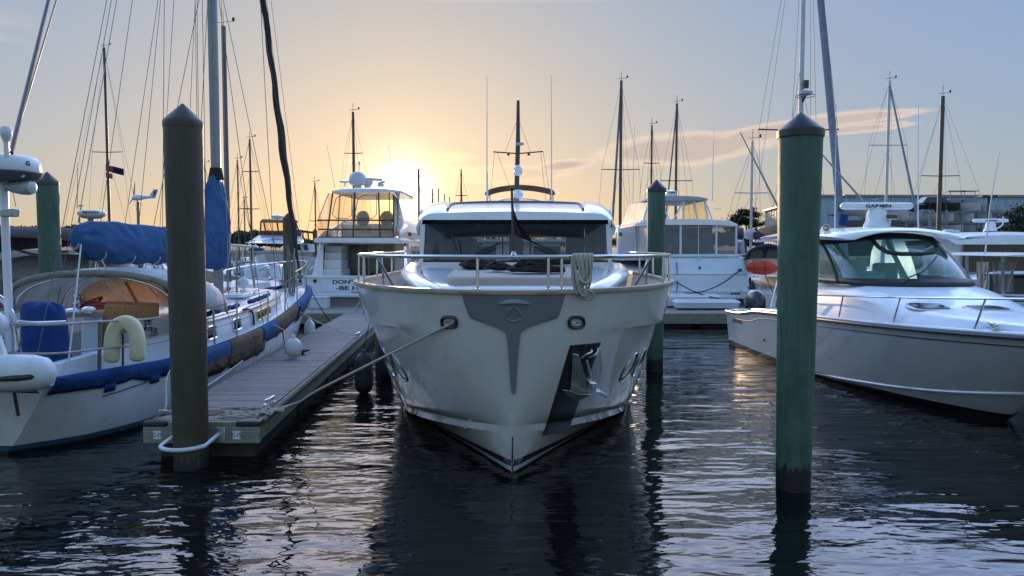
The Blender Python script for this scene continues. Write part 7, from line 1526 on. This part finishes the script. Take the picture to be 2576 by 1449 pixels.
# trees
LEAF = lambda n_, c: M(n_, c, .8, var=.45, vs=.8, spec=.2)
def tree(loc, h, crown, nleaf, ls, leaf, label, cat='tree', trunk_r=.25, seed=1, group=None):
    rr = random.Random(seed); loc = V3(loc); t = thing('pine_tree' if 'pine' in label else 'tree', loc, label, cat, group)
    mb = MB(); top = loc + V3((0, 0, h * .8)); mb.tube([loc, loc + V3((.1, 0, h * .4)), top], [trunk_r, trunk_r * .75, trunk_r * .35], 8)
    for c, r in crown: 
        c_ = loc + V3(c); mb.tube([loc + V3((0, 0, h * .45)).lerp(V3((c[0] * .3, c[1] * .3, c[2] * .8)), .4), c_], [trunk_r * .35, trunk_r * .12], 5)
    mb.build('trunk', M('bark', (.07, .05, .035), .9, var=.3), t)
    mb = MB(); tot = sum(r[0] * r[1] * r[2] for c, r in crown)
    for c, r in crown:
        c_ = loc + V3(c); k = int(nleaf * r[0] * r[1] * r[2] / tot)
        cl = [(V3((rr.gauss(0, 1), rr.gauss(0, 1), rr.gauss(0, 1))).normalized() * rr.uniform(.5, 1.0), rr.uniform(.18, .42)) for _ in range(14)]
        for _ in range(k):
            o, s_ = cl[rr.randrange(14)]; q_ = o + V3((rr.gauss(0, 1), rr.gauss(0, 1), rr.gauss(0, 1))) * s_ * .6
            p_ = c_ + V3((q_.x * r[0], q_.y * r[1], q_.z * r[2])); a = V3((rr.uniform(-1, 1), rr.uniform(-1, 1), rr.uniform(-1, 1))).normalized() * ls * rr.uniform(.6, 1.3); b_ = a.cross(V3((rr.uniform(-1, 1), rr.uniform(-1, 1), rr.uniform(-1, 1)))).normalized() * ls * .5
            mb.quad(p_ - a, p_ + b_, p_ + a, p_ - b_)
    mb.build('crown', leaf, t, smooth=0, fixn=False); return t
G1 = LEAF('dark_pine_foliage', (.035, .05, .02)); G2 = LEAF('dark_bush_foliage', (.03, .045, .025))
p_ = at(1876, 600, 150)
tree((p_.x, 150, 1), 10, [((0, 0, 7.6), (3.2, 3, 1.6)), ((1.8, 0, 6.4), (2.2, 2, 1.1)), ((-2.2, 0, 5.6), (2.0, 2, .9)), ((.5, 0, 8.6), (2, 2, .9)), ((1.6, 0, 4.4), (1.6, 1.6, .7)), ((-3.4, 0, 4.4), (1.3, 1.3, .7))], 5200, .26, G1, 'umbrella-shaped dark pine standing alone between the aft-cabin yacht and the shed', seed=4)
for u, d, h, sx, sd_ in ((2562, 62, 6.2, 2.4, 5), (2600, 60, 6.6, 2.8, 6)):
    p_ = at(u, 600, d); tree((p_.x, d, .6), h * .78, [((0, 0, h * .50), (sx, 2, 1.5)), ((.6, 0, h * .72), (sx * .7, 1.6, 1.0)), ((-sx * .5, 0, h * .38), (sx * .7, 1.6, 1.0))], 4200, .13, G2, 'bushy dark tree at the right edge, nearest the light pole' if u < 2590 else 'bushy dark tree cut by the right edge of the picture', seed=sd_)
# far tree line (reads as one mass)
mb = MB(); rr = random.Random(12)
def wood(u0, u1, v, d, n_, jit=8, dep=40):
    for _ in range(n_):
        u = rr.uniform(u0, u1); dd_ = d + rr.uniform(0, dep); hgt = v + jit * noise.noise((u * .045, d * .1, 0)) + 4 * noise.noise((u * .19, 2, 0))
        p_ = at(u, lerp(hgt, 618, abs(rr.gauss(0, .45)) % 1), dd_); s_ = dd_ * .0042; a = V3((rr.uniform(-1, 1), rr.uniform(-1, 1), rr.uniform(-1, 1))).normalized() * s_ * rr.uniform(.6, 1.4); b_ = a.cross(V3((rr.uniform(-1, 1), rr.uniform(-1, 1), rr.uniform(-1, 1)))).normalized() * s_ * .6
        mb.quad(p_ - a, p_ + b_, p_ + a, p_ - b_)
wood(-250, 215, 575, 232, 9000); wood(215, 700, 588, 225, 5500); wood(700, 1560, 604, 215, 4200, 5); wood(1540, 1935, 590, 178, 5000, 6)
o = mb.build('far_woods', LEAF('far_foliage', (.055, .055, .025)), None, smooth=0, fixn=False); o['label'] = 'low line of trees along the far shore'; o['kind'] = 'stuff'

# a white boat moored behind the big yacht, glimpsed through its saloon windows
t_ = thing('moored_boat', (.4, 29, 0), 'pale boat glimpsed through the saloon windows of the big yacht', 'yacht')
h = simple_boat((.3, 27.3), (.5, 37), 1.75, 1.5, 2.0, WH3, t_)
MB().hexa([V3((-1.2, 27.6, 1.4)), V3((1.9, 27.6, 1.4)), V3((1.9, 33, 1.4)), V3((-1.2, 33, 1.4))], [V3((-1.1, 27.9, 2.75)), V3((1.8, 27.9, 2.75)), V3((1.8, 32.5, 2.75)), V3((-1.1, 32.5, 2.75))]).build('deckhouse', WHITE2, t_, bevel=.1)
for x0 in (-.9, .0, .95): MB().quad(V3((x0, 27.78, 2.0)), V3((x0 + .75, 27.78, 2.0)), V3((x0 + .72, 27.86, 2.55)), V3((x0, 27.86, 2.55))).build('window', GLASSD, t_, smooth=0)
MB().bb((-1.3, 27.4, 2.76), (2.0, 33, 2.86)).build('roof', WHITE, t_, bevel=.04)
